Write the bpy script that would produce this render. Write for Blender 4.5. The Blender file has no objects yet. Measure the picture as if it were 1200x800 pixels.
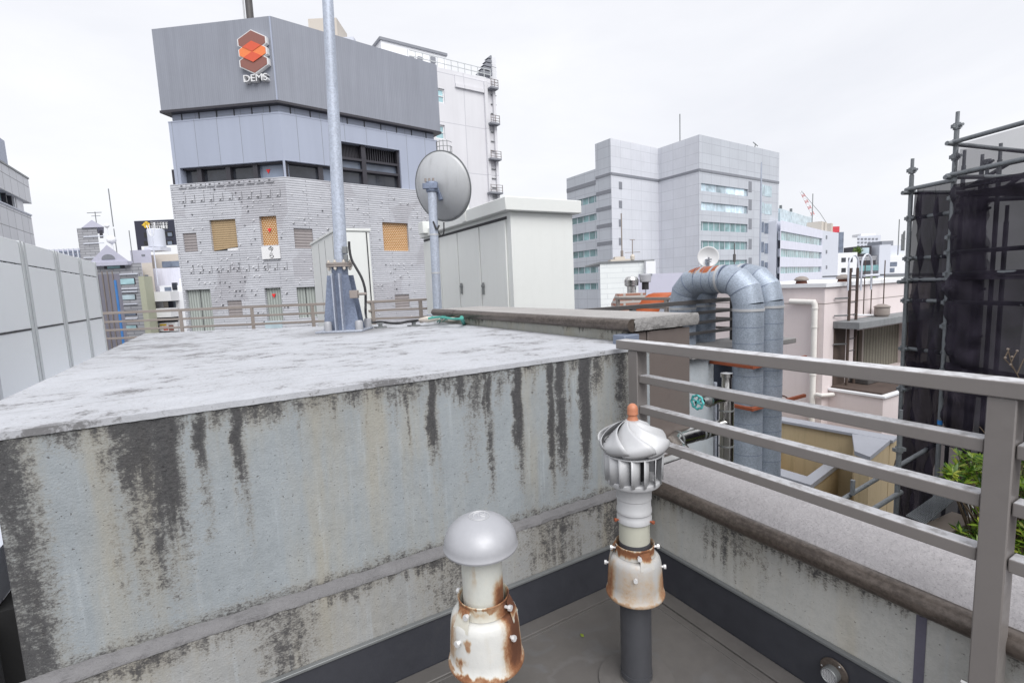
import bpy, bmesh, math, random
from mathutils import Vector, Matrix
random.seed(7)
R = math.radians
scene = bpy.context.scene
COL = scene.collection

# ------------------------------------------------------------------ camera
FPX = 575.0                                   # focal length in photo pixels (photo 1200 x 800)
CAM_H = 1.6                                   # eye height above the roof deck
_d1 = Vector(((1587-600)/FPX, -(292-400)/FPX, -1)).normalized()
_d2 = Vector(((260-600)/FPX, -(349-400)/FPX, -1))
_d2 = (_d2 - _d1*_d1.dot(_d2)).normalized()
_d3 = _d1.cross(_d2)
ROT = Matrix((_d1, _d2, _d3))                 # camera space -> world
EYE = Vector((0, 0, CAM_H))
cd = bpy.data.cameras.new('camera'); cam = bpy.data.objects.new('camera', cd); COL.objects.link(cam)
cam.matrix_world = Matrix.Translation(EYE) @ ROT.to_4x4()
cd.sensor_width = 36.0; cd.lens = 36.0*FPX/1200.0; cd.clip_start = 0.05; cd.clip_end = 6000
scene.camera = cam

# ------------------------------------------------------------------ world: bright overcast sky
SUN_EL, SUN_AZ = R(50), R(190)                # azimuth measured from +Y towards +X
w = bpy.data.worlds.new('World'); scene.world = w; w.use_nodes = True
wt = w.node_tree; wt.nodes.clear()
wo = wt.nodes.new('ShaderNodeOutputWorld'); bg = wt.nodes.new('ShaderNodeBackground')
sky = wt.nodes.new('ShaderNodeTexSky'); sky.sky_type = 'NISHITA'; sky.sun_disc = False
sky.sun_elevation = SUN_EL; sky.sun_rotation = SUN_AZ; sky.air_density = 1.0; sky.dust_density = 2.0
tc = wt.nodes.new('ShaderNodeTexCoord')
mp = wt.nodes.new('ShaderNodeMapping'); mp.inputs['Scale'].default_value = (1.0, 1.0, 2.6)
ns = wt.nodes.new('ShaderNodeTexNoise'); ns.inputs['Scale'].default_value = 1.7; ns.inputs['Detail'].default_value = 6
ns.inputs['Roughness'].default_value = .55; ns.inputs['Distortion'].default_value = .4
cr = wt.nodes.new('ShaderNodeValToRGB')
cr.color_ramp.elements[0].position = .30; cr.color_ramp.elements[0].color = (6.75, 6.87, 7.3, 1)
cr.color_ramp.elements[1].position = .72; cr.color_ramp.elements[1].color = (7.9, 7.96, 8.25, 1)
mx = wt.nodes.new('ShaderNodeMix'); mx.data_type = 'RGBA'; mx.inputs[0].default_value = .95
wt.links.new(tc.outputs['Generated'], mp.inputs['Vector']); wt.links.new(mp.outputs[0], ns.inputs['Vector'])
wt.links.new(ns.outputs['Fac'], cr.inputs[0]); wt.links.new(sky.outputs[0], mx.inputs[6]); wt.links.new(cr.outputs[0], mx.inputs[7])
wt.links.new(mx.outputs[2], bg.inputs['Color']); bg.inputs['Strength'].default_value = .1
wt.links.new(bg.outputs[0], wo.inputs['Surface'])

sl = bpy.data.lights.new('sun', 'SUN'); sl.energy = 2.3; sl.angle = R(48); sl.color = (1, .985, .96)
sun = bpy.data.objects.new('sun', sl); COL.objects.link(sun)
_sd = Vector((math.sin(SUN_AZ)*math.cos(SUN_EL), math.cos(SUN_AZ)*math.cos(SUN_EL), math.sin(SUN_EL)))
sun.rotation_euler = (-_sd).to_track_quat('-Z', 'Y').to_euler()

vs = scene.view_settings
vs.view_transform = 'Standard'; vs.look = 'None'; vs.gamma = 1; vs.exposure = 0.40; vs.use_curve_mapping = False
scene.cycles.max_bounces = 8; scene.cycles.transparent_max_bounces = 24
scene.cycles.use_denoising = True

# ------------------------------------------------------------------ finding real-world places
def ray(px, py): return ROT @ Vector(((px-600)/FPX, -(py-400)/FPX, -1.0))
def PZ(px, py, z): v = ray(px, py); return v*((z-CAM_H)/v.z) + EYE
def PX(px, py, x): v = ray(px, py); return v*(x/v.x) + EYE
def PY(px, py, y): v = ray(px, py); return v*(y/v.y) + EYE
def PD(px, py, t): return ray(px, py)*t + EYE
def proj(p):
    q = ROT.transposed() @ (Vector(p)-EYE); return (600+FPX*q.x/-q.z, 400-FPX*q.y/-q.z)
def zat(xy, row):                              # height of the point above ground spot xy seen at this row
    lo, hi = -60.0, 120.0
    if proj((xy[0], xy[1], 1.6))[1] > 0 and math.hypot(xy[0], xy[1]) < 3: hi = 1.58
    for _ in range(60):
        m = (lo+hi)/2
        if proj((xy[0], xy[1], m))[1] > row: lo = m
        else: hi = m
    return lo
def col(px, py, z, row, t0=2.0, t1=400.0):      # ground spot in the direction px,py whose height z is seen at row
    f = lambda t: proj((PD(px, py, t).x, PD(px, py, t).y, z))[1]-row
    s0 = f(t0)
    for _ in range(70):
        m = (t0+t1)/2
        if (f(m) > 0) == (s0 > 0): t0 = m
        else: t1 = m
    return PD(px, py, t0).to_2d()

# ------------------------------------------------------------------ mesh building
class MB:
    def __init__(s): s.v = []; s.f = []; s.m = []
    def add(s, verts, faces, m=0):
        o = len(s.v); s.v += [tuple(p) for p in verts]
        for f in faces: s.f.append([i+o for i in f]); s.m.append(m)
        return s
    def box(s, x0, x1, y0, y1, z0, z1, m=0):
        if x0 > x1: x0, x1 = x1, x0
        if y0 > y1: y0, y1 = y1, y0
        if z0 > z1: z0, z1 = z1, z0
        return s.hexa([(x0,y0,z0),(x1,y0,z0),(x1,y1,z0),(x0,y1,z0),(x0,y0,z1),(x1,y0,z1),(x1,y1,z1),(x0,y1,z1)], m)
    def hexa(s, p, m=0):
        return s.add(p, [(3,2,1,0),(4,5,6,7),(0,1,5,4),(1,2,6,5),(2,3,7,6),(3,0,4,7)], m)
    def prism(s, poly, z0, z1, m=0, top=None):   # poly: counter-clockwise xy list
        n = len(poly); t = m if top is None else top
        s.add([(p[0],p[1],z0) for p in poly]+[(p[0],p[1],z1) for p in poly],
              [[(i), (i+1)%n, n+(i+1)%n, n+i] for i in range(n)], m)
        s.add([(p[0],p[1],z1) for p in poly], [list(range(n))], t)
        s.add([(p[0],p[1],z0) for p in poly], [list(range(n))[::-1]], m); return s
    def extrude(s, poly3, vec, m=0):             # any planar polygon pushed along vec
        n = len(poly3); a = [Vector(p) for p in poly3]; b = [p+Vector(vec) for p in a]
        s.add(a, [list(range(n))[::-1]], m); s.add(b, [list(range(n))], m)
        s.add(a+b, [[i, (i+1)%n, n+(i+1)%n, n+i] for i in range(n)], m); return s
    def lathe(s, prof, n=32, c=(0,0,0), m=0, caps=True, M=None):
        vs_ = []
        for r, z in prof:
            for i in range(n):
                a = 2*math.pi*i/n; p = Vector((r*math.cos(a), r*math.sin(a), z))
                if M is not None: p = M @ p
                vs_.append(p+Vector(c))
        fs = [[j*n+i, j*n+(i+1)%n, (j+1)*n+(i+1)%n, (j+1)*n+i] for j in range(len(prof)-1) for i in range(n)]
        if caps: fs += [list(range(n))[::-1], [(len(prof)-1)*n+i for i in range(n)]]
        return s.add(vs_, fs, m)
    def tube(s, pts, r, n=12, m=0, caps=True):   # sweep a circle along points; r number or list
        P = [Vector(p) for p in pts]; k = len(P); rr = r if isinstance(r, (list, tuple)) else [r]*k
        T = []
        for i in range(k):
            a = (P[i]-P[i-1]).normalized() if i else None; b = (P[i+1]-P[i]).normalized() if i < k-1 else None
            T.append((a, b))
        t0 = T[0][1]; u = t0.orthogonal().normalized(); vs_ = []
        for i in range(k):
            a, b = T[i]; t = b if a is None else a if b is None else (a+b).normalized()
            u = (u - t*u.dot(t)).normalized(); v = t.cross(u)
            sc = 1.0
            ring = []
            for j in range(n):
                q = 2*math.pi*j/n; off = u*math.cos(q)*rr[i]+v*math.sin(q)*rr[i]
                if a is not None and b is not None:      # mitre stretch
                    h = (b-a)
                    if h.length > 1e-4:
                        h.normalize(); cs = max(.4, a.dot(t)); off += h*off.dot(h)*(1/cs-1)
                ring.append(P[i]+off)
            vs_ += ring
        fs = [[i*n+j, i*n+(j+1)%n, (i+1)*n+(j+1)%n, (i+1)*n+j] for i in range(k-1) for j in range(n)]
        if caps: fs += [list(range(n))[::-1], [(k-1)*n+j for j in range(n)]]
        return s.add(vs_, fs, m)
    def bar(s, a, b, w_, h, m=0, up=(0,0,1)):    # rectangular bar from a to b, w_ sideways, h along up
        a = Vector(a); b = Vector(b); t = (b-a).normalized(); sd = t.cross(Vector(up)).normalized()*w_/2; u = sd.cross(t).normalized()*h/2
        return s.hexa([a-sd-u, a+sd-u, b+sd-u, b-sd-u, a-sd+u, a+sd+u, b+sd+u, b-sd+u], m)
    def fbox(s, F, s0, s1, z0, z1, d0, d1, m=0):
        p = [F.pt(s0,z0,d1),F.pt(s1,z0,d1),F.pt(s1,z0,d0),F.pt(s0,z0,d0),F.pt(s0,z1,d1),F.pt(s1,z1,d1),F.pt(s1,z1,d0),F.pt(s0,z1,d0)]
        return s.hexa(p, m)
    def wall(s, F, s0, s1, z0, z1, holes=(), rev=.12, d=0, m=0, mr=None):  # wall face with recessed openings
        mr = m if mr is None else mr
        S = sorted({s0, s1, *[h[0] for h in holes], *[h[1] for h in holes]}); Z = sorted({z0, z1, *[h[2] for h in holes], *[h[3] for h in holes]})
        S = [q for q in S if s0-1e-6 <= q <= s1+1e-6]; Z = [q for q in Z if z0-1e-6 <= q <= z1+1e-6]
        for i in range(len(S)-1):
            for j in range(len(Z)-1):
                cs, cz = (S[i]+S[i+1])/2, (Z[j]+Z[j+1])/2
                if any(h[0] < cs < h[1] and h[2] < cz < h[3] for h in holes): continue
                s.add([F.pt(S[i],Z[j],d),F.pt(S[i+1],Z[j],d),F.pt(S[i+1],Z[j+1],d),F.pt(S[i],Z[j+1],d)], [(0,1,2,3)], m)
        for a, b, c, e in holes:
            q = [(a,c),(b,c),(b,e),(a,e)]
            for i in range(4):
                (u0,v0),(u1,v1) = q[i], q[(i+1)%4]
                s.add([F.pt(u0,v0,d),F.pt(u0,v0,d-rev),F.pt(u1,v1,d-rev),F.pt(u1,v1,d)], [(0,1,2,3)], mr)
        return s
    def build(s, name, mats, parent=None, loc=None, sharp=32, bevel=0, solid=0, bseg=2):
        me = bpy.data.meshes.new(name); me.from_pydata(s.v, [], s.f)
        mats = mats if isinstance(mats, (list, tuple)) else [mats]
        for m in mats: me.materials.append(m)
        me.polygons.foreach_set('material_index', s.m); me.update()
        uv = me.uv_layers.new(name='UVMap').data
        for p in me.polygons:
            n = p.normal
            for li in p.loop_indices:
                c = me.vertices[me.loops[li].vertex_index].co
                if abs(n.z) > .75: uv[li].uv = (c.x, c.y)
                else:
                    h = math.hypot(n.x, n.y) or 1; uv[li].uv = ((-n.y*c.x+n.x*c.y)/h, c.z)
        for p in me.polygons: p.use_smooth = True
        me.set_sharp_from_angle(angle=R(sharp))
        o = bpy.data.objects.new(name, me); COL.objects.link(o)
        if loc is not None: o.location = loc
        if parent is not None: o.parent = parent
        if solid:
            md = o.modifiers.new('solid', 'SOLIDIFY'); md.thickness = solid; md.offset = 0
        if bevel:
            md = o.modifiers.new('bevel', 'BEVEL'); md.width = bevel; md.segments = bseg; md.limit_method = 'ANGLE'; md.angle_limit = R(40)
            md.harden_normals = False
        return o

class Facade:                                   # a vertical plane from A (left, seen from outside) to B (right)
    def __init__(s, A, B):
        s.A = Vector((A[0], A[1])); s.B = Vector((B[0], B[1])); s.d = (s.B-s.A).normalized(); s.L = (s.B-s.A).length
        s.n = Vector((s.d.y, -s.d.x))
    def pt(s, u, z, d=0): q = s.A+s.d*u+s.n*d; return Vector((q.x, q.y, z))
    def hit(s, px, py, d=0):
        v = ray(px, py); n3 = Vector((s.n.x, s.n.y, 0)); a = s.pt(0, 0, d)
        t = n3.dot(a-EYE)/n3.dot(v); p = EYE+v*t
        return (p.to_2d()-s.A).dot(s.d), p.z
    def rect(s, x0, y0, x1, y1, d=0):
        a = s.hit(x0, y0, d); b = s.hit(x1, y1, d); c = s.hit(x0, y1, d); e = s.hit(x1, y0, d)
        return ((a[0]+c[0])/2, (b[0]+e[0])/2, (c[1]+b[1])/2, (a[1]+e[1])/2)

def tag(o, label=None, cat=None, group=None, kind=None):
    if label: o['label'] = label
    if cat: o['category'] = cat
    if group: o['group'] = group
    if kind: o['kind'] = kind
    return o
def thing(name, label, cat, loc=(0,0,0), group=None, rz=0):
    o = bpy.data.objects.new(name, None); COL.objects.link(o); o.empty_display_size = .2
    o.location = loc; o.rotation_euler = (0, 0, rz)
    return tag(o, label, cat, group)
def copy_tree(o, parent=None):
    c = o.copy(); COL.objects.link(c)
    if parent is not None: c.parent = parent
    for ch in list(o.children): copy_tree(ch, c)
    return c
def text_mesh(body, size, M, depth, name, mat, parent, align='CENTER'):
    cu = bpy.data.curves.new('lettering', 'FONT'); cu.body = body; cu.size = size; cu.extrude = depth; cu.align_x = align; cu.align_y = 'CENTER'
    t = bpy.data.objects.new('lettering', cu); COL.objects.link(t)
    dg = bpy.context.evaluated_depsgraph_get(); dg.update()
    me = bpy.data.meshes.new_from_object(t.evaluated_get(dg)); bpy.data.objects.remove(t); bpy.data.curves.remove(cu)
    me.transform(M); me.materials.clear(); me.materials.append(mat)
    o = bpy.data.objects.new(name, me); COL.objects.link(o); o.parent = parent
    return o
def frame_on(F, u, z, d):                        # matrix: x along facade, y up, z outwards
    p = F.pt(u, z, d); return Matrix(((F.d.x, 0, F.n.x, p.x), (F.d.y, 0, F.n.y, p.y), (0, 1, 0, p.z), (0, 0, 0, 1)))
# ------------------------------------------------------------------ procedural materials
class V:
    def __init__(s, g, k): s.g = g; s.k = k
    def _b(s, op, o, rev=False): return s.g.math(op, o, s) if rev else s.g.math(op, s, o)
    def __add__(s, o): return s._b('ADD', o)
    def __radd__(s, o): return s._b('ADD', o, True)
    def __sub__(s, o): return s._b('SUBTRACT', o)
    def __rsub__(s, o): return s._b('SUBTRACT', o, True)
    def __mul__(s, o): return s._b('MULTIPLY', o)
    def __rmul__(s, o): return s._b('MULTIPLY', o, True)
    def __truediv__(s, o): return s._b('DIVIDE', o)
class G:
    def __init__(g, name):
        g.mat = bpy.data.materials.new(name); g.mat.use_nodes = True; g.nt = g.mat.node_tree; g.nt.nodes.clear()
        g.o = g.nt.nodes.new('ShaderNodeOutputMaterial'); g.tc = g.nt.nodes.new('ShaderNodeTexCoord')
        g.P = V(g, g.tc.outputs['Object']); g.UV = V(g, g.tc.outputs['UV'])
    def set(g, sock, v):
        if isinstance(v, V): g.nt.links.new(v.k, sock)
        elif isinstance(v, tuple) and len(v) == 3 and sock.type == 'RGBA': sock.default_value = (*v, 1)
        else: sock.default_value = v
    def node(g, t): return g.nt.nodes.new('ShaderNode'+t)
    def math(g, op, a, b=None, c=None):
        n = g.node('Math'); n.operation = op
        for i, q in enumerate((a, b, c)):
            if q is not None: g.set(n.inputs[i], q)
        return V(g, n.outputs[0])
    def mx(g, a, b): return g.math('MAXIMUM', a, b)
    def mn(g, a, b): return g.math('MINIMUM', a, b)
    def ab(g, a): return g.math('ABSOLUTE', a)
    def sat(g, a):
        n = g.node('Clamp'); g.set(n.inputs[0], a); return V(g, n.outputs[0])
    def sep(g, v):
        n = g.node('SeparateXYZ'); g.set(n.inputs[0], v); return [V(g, q) for q in n.outputs]
    def comb(g, x, y, z):
        n = g.node('CombineXYZ')
        for i, q in enumerate((x, y, z)): g.set(n.inputs[i], q)
        return V(g, n.outputs[0])
    def sc(g, v, x, y, z):
        n = g.node('Mapping'); g.set(n.inputs[0], v); n.inputs['Scale'].default_value = (x, y, z); return V(g, n.outputs[0])
    def noise(g, v, scale=5, det=4, rough=.55, dist=0):
        n = g.node('TexNoise'); g.set(n.inputs['Vector'], v); g.set(n.inputs['Scale'], scale); n.inputs['Detail'].default_value = det
        n.inputs['Roughness'].default_value = rough; n.inputs['Distortion'].default_value = dist; return V(g, n.outputs['Fac'])
    def vor(g, v, scale=5, out='Distance', rnd=1):
        n = g.node('TexVoronoi'); g.set(n.inputs['Vector'], v); n.inputs['Scale'].default_value = scale; n.inputs['Randomness'].default_value = rnd
        return V(g, n.outputs[out])
    def ss(g, a, b, x):
        n = g.node('MapRange'); n.interpolation_type = 'SMOOTHSTEP'; g.set(n.inputs[0], x); g.set(n.inputs[1], a); g.set(n.inputs[2], b); return V(g, n.outputs[0])
    def lin(g, x, a, b, c, d):
        n = g.node('MapRange'); g.set(n.inputs[0], x)
        for i, q in enumerate((a, b, c, d)): g.set(n.inputs[i+1], q)
        return V(g, n.outputs[0])
    def mix(g, f, a, b):
        n = g.node('Mix'); n.data_type = 'RGBA'; g.set(n.inputs[0], f); g.set(n.inputs[6], a); g.set(n.inputs[7], b); return V(g, n.outputs[2])
    def mul(g, colr, f):                          # colour times a number
        n = g.node('VectorMath'); n.operation = 'SCALE'; g.set(n.inputs[0], colr); g.set(n.inputs['Scale'], f); return V(g, n.outputs[0])
    def nz(g):
        n = g.node('NewGeometry'); return g.sep(V(g, n.outputs['Normal']))[2]
    def bump(g, h, strength=.3, dist=.01, prev=None):
        n = g.node('Bump'); n.inputs['Strength'].default_value = strength; n.inputs['Distance'].default_value = dist; g.set(n.inputs['Height'], h)
        if prev is not None: g.set(n.inputs['Normal'], prev)
        return V(g, n.outputs[0])
    def brick(g, v, bw, rh, mortar=.01, off=.5, c1=(1,1,1), c2=(.8,.8,.8), cm=(0,0,0)):
        n = g.node('TexBrick'); g.set(n.inputs['Vector'], v); n.offset = off; n.inputs['Scale'].default_value = 1; n.inputs['Brick Width'].default_value = bw
        n.inputs['Row Height'].default_value = rh; n.inputs['Mortar Size'].default_value = mortar; n.inputs['Mortar Smooth'].default_value = .1
        n.inputs['Color1'].default_value = (*c1,1); n.inputs['Color2'].default_value = (*c2,1); n.inputs['Mortar'].default_value = (*cm,1); n.inputs['Bias'].default_value = 0
        return V(g, n.outputs['Color']), V(g, n.outputs['Fac'])
    def surf(g, colr, rough=.6, metal=0, normal=None, spec=.5, alpha=None, coat=0, trans=0):
        b = g.node('BsdfPrincipled')
        g.set(b.inputs['Base Color'], colr); g.set(b.inputs['Roughness'], rough); g.set(b.inputs['Metallic'], metal); b.inputs['Specular IOR Level'].default_value = spec
        if normal is not None: g.set(b.inputs['Normal'], normal)
        if coat: b.inputs['Coat Weight'].default_value = coat
        if trans: b.inputs['Transmission Weight'].default_value = trans
        if alpha is not None: g.set(b.inputs['Alpha'], alpha)
        g.nt.links.new(b.outputs[0], g.o.inputs[0]); return g.mat

def paint(name, c, rough=.5, metal=0, var=.12, scale=1.5, grime=.15, gcol=None, bump=.05, bs=60, spec=.5, dust=0, streak=.0):
    g = G(name); gcol = gcol or tuple(q*.45 for q in c)
    a = g.noise(g.P, scale, 5, .6); b = g.noise(g.P, scale*9, 4, .7)
    f = g.lin(a*.6+b*.4, .3, .7, 1-var, 1+var)
    k = g.mul(c, f)
    k = g.mix(g.ss(.52, .78, a*.5+b*.5)*grime*2.2, k, gcol)
    if streak:
        s_ = g.noise(g.sc(g.P, 9, 9, .7), 1.0, 5, .7); k = g.mix(g.ss(.5, .75, s_)*streak, k, gcol)
    if dust:
        k = g.mix(g.ss(.6, .95, g.nz())*g.lin(b, .38, .55, .35, 1)*dust, k, (.60,.60,.62))  # pale dust on upward faces, its tone also carries their sky reflection
    r = g.lin(b, .3, .7, rough-.08, rough+.1)
    return g.surf(k, r, metal, g.bump(g.noise(g.P, bs, 3), bump, .004), spec)

M = {}
# --- stained concrete of the big roof block
def concrete(name, streaks, ztop, base=(.295,.322,.342), warm=(.335,.318,.27), axis=0, edge=None, ledge_z=None, strength=1.0, topband=.06):
    g = G(name); x, y, z = g.sep(g.P); s = x if axis == 0 else y
    sv = g.comb(s, 0, z)
    big = g.noise(g.sc(g.P, 1, 1, .5), 2.2, 4, .6); fine = g.noise(g.P, 26, 6, .7); mid = g.noise(g.P, 7, 5, .65)
    vert = g.noise(g.sc(sv, 7, 1, .55), 1, 5, .6); hair = g.noise(g.sc(sv, 34, 1, 2.2), 1, 4, .6)
    k = g.mix(g.ss(.44, .66, vert*.6+big*.4)*.8, base, warm)
    k = g.mix(g.ss(.53, .75, hair)*.34, k, (.47,.515,.55))
    grit = g.noise(g.sc(g.P, 1, 1, 1.7), 95, 4, .8)
    k = g.mul(k, g.lin(fine*.35+mid*.35+grit*.3, .3, .7, .78, 1.20))
    pits = g.ss(.66, .74, g.noise(g.sc(g.P, 1, 1, 1.5), 85, 3, .6))
    k = g.mix(pits*.8, k, (.10,.09,.08))
    wob = (g.noise(g.comb(0, z*2.2, 0), 1.6, 3)-.5)*.05+(mid-.5)*.045+(fine-.5)*.03
    tot = None
    for (x0, wd, zb, kk) in streaks:
        m = g.ss(wd*1.35, 0, g.ab(s+wob-x0))*g.ss(zb-.10, zb+.62*(ztop-zb), z+(hair-.5)*.30)*kk
        tot = m if tot is None else g.mx(tot, m)
    if topband:
        tb = g.ss(ztop-topband*2.0, ztop, z+(hair-.5)*.16+(big-.5)*.25)*.62; tot = tb if tot is None else g.mx(tot, tb)
    if edge is not None:
        e0, e1 = edge; tot = g.mx(tot, g.ss(e1, e0, s+(mid-.5)*.10)*.85)
    if ledge_z is not None:
        tot = g.mx(tot, g.ss(ledge_z+.09, ledge_z, z+(mid-.5)*.12)*.62)
    grit = g.noise(g.sc(g.P, 1, 1, 1.7), 95, 4, .8)
    t = tot*1.22+(fine-.5)*1.4+(mid-.5)*1.0+(hair-.5)*.7+(grit-.5)*1.9
    dk = g.ss(.48, 1.0, t)*.88*strength
    half = g.ss(.20, .70, t)*.42
    k = g.mix(half, k, (.215,.19,.15)); k = g.mix(dk, k, g.mix(g.ss(.35,.65,grit), (.020,.020,.024), (.062,.060,.064)))
    h = fine*.6+g.noise(g.P, 140, 3, .6)*.4-pits*.6
    return g.surf(k, g.lin(dk, 0, 1, .85, .75), 0, g.bump(h, .6, .007), .3)

def roof_white():
    g = G('worn_white_roof_paint'); x, y, z = g.sep(g.P)
    a = g.noise(g.P, 1.3, 6, .65, .3); b = g.noise(g.P, 11, 6, .75); c = g.noise(g.sc(g.P, 1.0, 1.5, 1), 2.6, 7, .74, .5)
    sp = g.noise(g.P, 70, 3, .7)
    k = g.mul((.47,.482,.515), g.lin(b*.5+sp*.5, .3, .7, .76, 1.16))
    k = g.mix(g.ss(.45, .60, c*.6+b*.4)*.6, k, (.33,.33,.345))
    k = g.mix(g.ss(.522, .585, c*.5+b*.25+sp*.25)*.8, k, (.125,.122,.125))
    k = g.mix(g.ss(.56, .64, sp*.7+a*.3)*.65, k, (.25,.25,.26))
    el = g.ss(.35, -.6, x+(a-.5)*1.2)*g.ss(3.0, 5.0, y)
    k = g.mix(el*g.ss(.42, .6, b*.5+c*.5)*.75, k, (.20,.20,.205))
    mr_ = g.math('SQRT', (x-.95)*(x-.95)+(y-4.62)*(y-4.62))+(c-.5)*.5; k = g.mix(g.ss(.55,.22,mr_)*.55, k, (.16,.155,.155))
    jx = g.ss(.012, .003, g.ab(g.math('FRACT', y*.62+.1)-.5)*1.6+(b-.5)*.02)
    k = g.mix(jx*.35, k, (.25,.25,.26))
    return g.surf(k, .8, 0, g.bump(b*.5+sp*.5, .35, .006), .3)

def membrane():
    g = G('roof_membrane'); x, y, z = g.sep(g.P)
    a = g.noise(g.P, 1.6, 5, .6, .8); b = g.noise(g.P, 14, 5, .7); c = g.noise(g.sc(g.P, 1, 1.3, 1), 4.5, 5, .6, 1.6)
    k = g.mul(g.mix(g.ss(.35,.65,a), (.118,.111,.107), (.140,.131,.126)), g.lin(b, .3, .7, .9, 1.1))
    st = g.ss(.52, .64, c)*g.ss(.75, .15, g.math('SQRT', (x-1.05)*(x-1.05)+(y-1.3)*(y-1.3))); k = g.mix(st*.55, k, (.175,.185,.205))
    k = g.mix(g.ss(.60, .70, c*.5+a*.5)*.6, k, (.085,.08,.075)); k = g.mix(g.ss(.60,.85,y*.5+a*.25+(c-.5)*.3-.06)*.5, k, (.10,.094,.088))
    # old puddle rings near the turbine pipe
    dx = x-1.12; dy = y-1.42; rr = g.math('SQRT', dx*dx+dy*dy)+(c-.5)*.14
    k = g.mix(g.ss(.16,.13,rr)*.45, k, (.105,.098,.095)); k = g.mix(g.ss(.022,.0,g.ab(rr-.145))*.08, k, (.30,.30,.32))
    spk = g.ss(.80, .84, g.noise(g.P, 60, 2)); k = g.mix(spk*.7, k, (.05,.045,.04))
    k = g.mix(g.ss(.84,.86, g.noise(g.P, 33, 1))*.6, k, (.33,.33,.33))
    return g.surf(k, g.lin(a, .3, .7, .28, .50), 0, g.bump(b*.6+g.noise(g.P, 90, 2)*.4, .12, .004), .5)

def coping_stone(name='coping_coating', c=(.36,.345,.355)):
    g = G(name); a = g.noise(g.P, 2.5, 5, .6); b = g.noise(g.P, 55, 4, .6); d = g.noise(g.P, 24, 5, .7)
    k = g.mul(c, g.lin(a, .3, .7, .88, 1.1)); k = g.mul(k, g.lin(d, .3, .7, .92, 1.08))
    k = g.mix(g.ss(.62, .68, g.noise(g.P, 105, 3, .6))*.6, k, (.15,.14,.145)); k = g.mix(g.ss(.64,.76, d*.6+a*.4)*.5, k, (.22,.21,.20))
    return g.surf(k, .72, 0, g.bump(b*.9+d*.3, .65, .014), .45)

def galvanised(name, c=(.40,.44,.49), sp=55, streak=0, rough=.5, metal=.35):
    g = G(name); cell = g.vor(g.P, sp*2.6, 'Color'); r_, g_, b_ = g.sep(cell); a = g.noise(g.P, 3, 4)
    k = g.mul(c, g.lin(r_, 0, 1, .86, 1.14)); k = g.mul(k, g.lin(a, .3, .7, .9, 1.1))
    if streak:
        s_ = g.noise(g.sc(g.P, 7, 7, .6), 1.2, 5, .65); k = g.mix(g.ss(.52,.72,s_)*streak, k, tuple(q*.45 for q in c))
    return g.surf(k, g.lin(r_, 0, 1, rough-.12, rough+.12), metal, g.bump(r_, .06, .002), .5)

def rusty_white(name, spots, base=(.62,.62,.605), zlo=0, seed=0, drip=True):
    """painted sheet metal; spots = (angle centre, angle width, z centre, z half-height, strength)"""
    g = G(name); x, y, z = g.sep(g.P); ang = g.math('ARCTAN2', y, x)
    v = g.sc(g.P, 1, 1, .55); a = g.noise(v, 14+seed, 5, .65); b = g.noise(g.P, 55, 5, .7); c = g.noise(g.sc(g.P, 30, 30, 3.5), 1, 4, .6)
    k = g.mul(base, g.lin(b*.4+a*.6, .3, .7, .88, 1.06))
    k = g.mix(g.ss(.5,.72,c)*.35, k, (.50,.46,.38))
    tot = None
    for (ac, aw, zc, zh, kk) in spots:
        da = g.ab(g.math('WRAP', ang-ac, math.pi, -math.pi)); m = g.ss(aw, aw*.2, da+(a-.5)*.9)*g.ss(zh, zh*.25, g.ab(z-zc)+(c-.5)*.06)*kk
        tot = m if tot is None else g.mx(tot, m)
    t = tot*.75+(a*.5+b*.5-.5)*.9
    k = g.mix(g.ss(.0,.50,t)*.75, k, (.40,.26,.12)); k = g.mix(g.ss(.24,.72,t)*.92, k, (.24,.085,.028)); k = g.mix(g.ss(.52,.95,t)*.85, k, (.075,.026,.014))
    return g.surf(k, g.lin(g.ss(.2,.5,t), 0, 1, .38, .85), 0, g.bump(b+g.ss(.3,.5,t)*.6, .3, .003), .5)

def louvre_tile():
    g = G('ribbed_grey_tile'); v = g.UV; x, y, z = g.sep(v)
    colr, fac = g.brick(v, 2.7, .094, .010, .37, (.55,.56,.60), (.49,.50,.54), (.25,.255,.28))
    a = g.noise(v, .8, 4); b = g.noise(v, 6, 4, .7)
    k = g.mul(colr, g.lin(a*.5+b*.5, .3, .7, .86, 1.14))
    patch = g.ss(.64,.67, g.vor(g.sc(v, .45, .6, 1), 1.0, 'Distance', .9)); k = g.mix(patch*.25, k, (.24,.22,.24))
    row = g.math('FRACT', y*10.638)
    return g.surf(k, .55, 0, g.bump(g.ss(0,.35,row)*g.ss(1,.8,row)-fac, .5, .02), .4)

def panels(name, c, bw, rh, mortar=.03, off=0, var=.06, rough=.45, joint=(.2,.2,.22), bump=.25, spec=.5):
    g = G(name); colr, fac = g.brick(g.UV, bw, rh, mortar, off, (1+var,)*3, (1-var,)*3, (1,)*3)
    a = g.noise(g.UV, .25, 4); b = g.noise(g.sc(g.UV, 2, .25, 1), 1, 5)
    n = g.node('Mix'); n.data_type = 'RGBA'; n.blend_type = 'MULTIPLY'; n.inputs[0].default_value = 1; g.set(n.inputs[6], colr); g.set(n.inputs[7], c)
    k = g.mul(V(g, n.outputs[2]), g.lin(a*.5+b*.5, .3, .7, .93, 1.06)); k = g.mix(fac, k, joint)
    return g.surf(k, rough, 0, g.bump(1-fac, bump, .02), spec)

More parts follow.
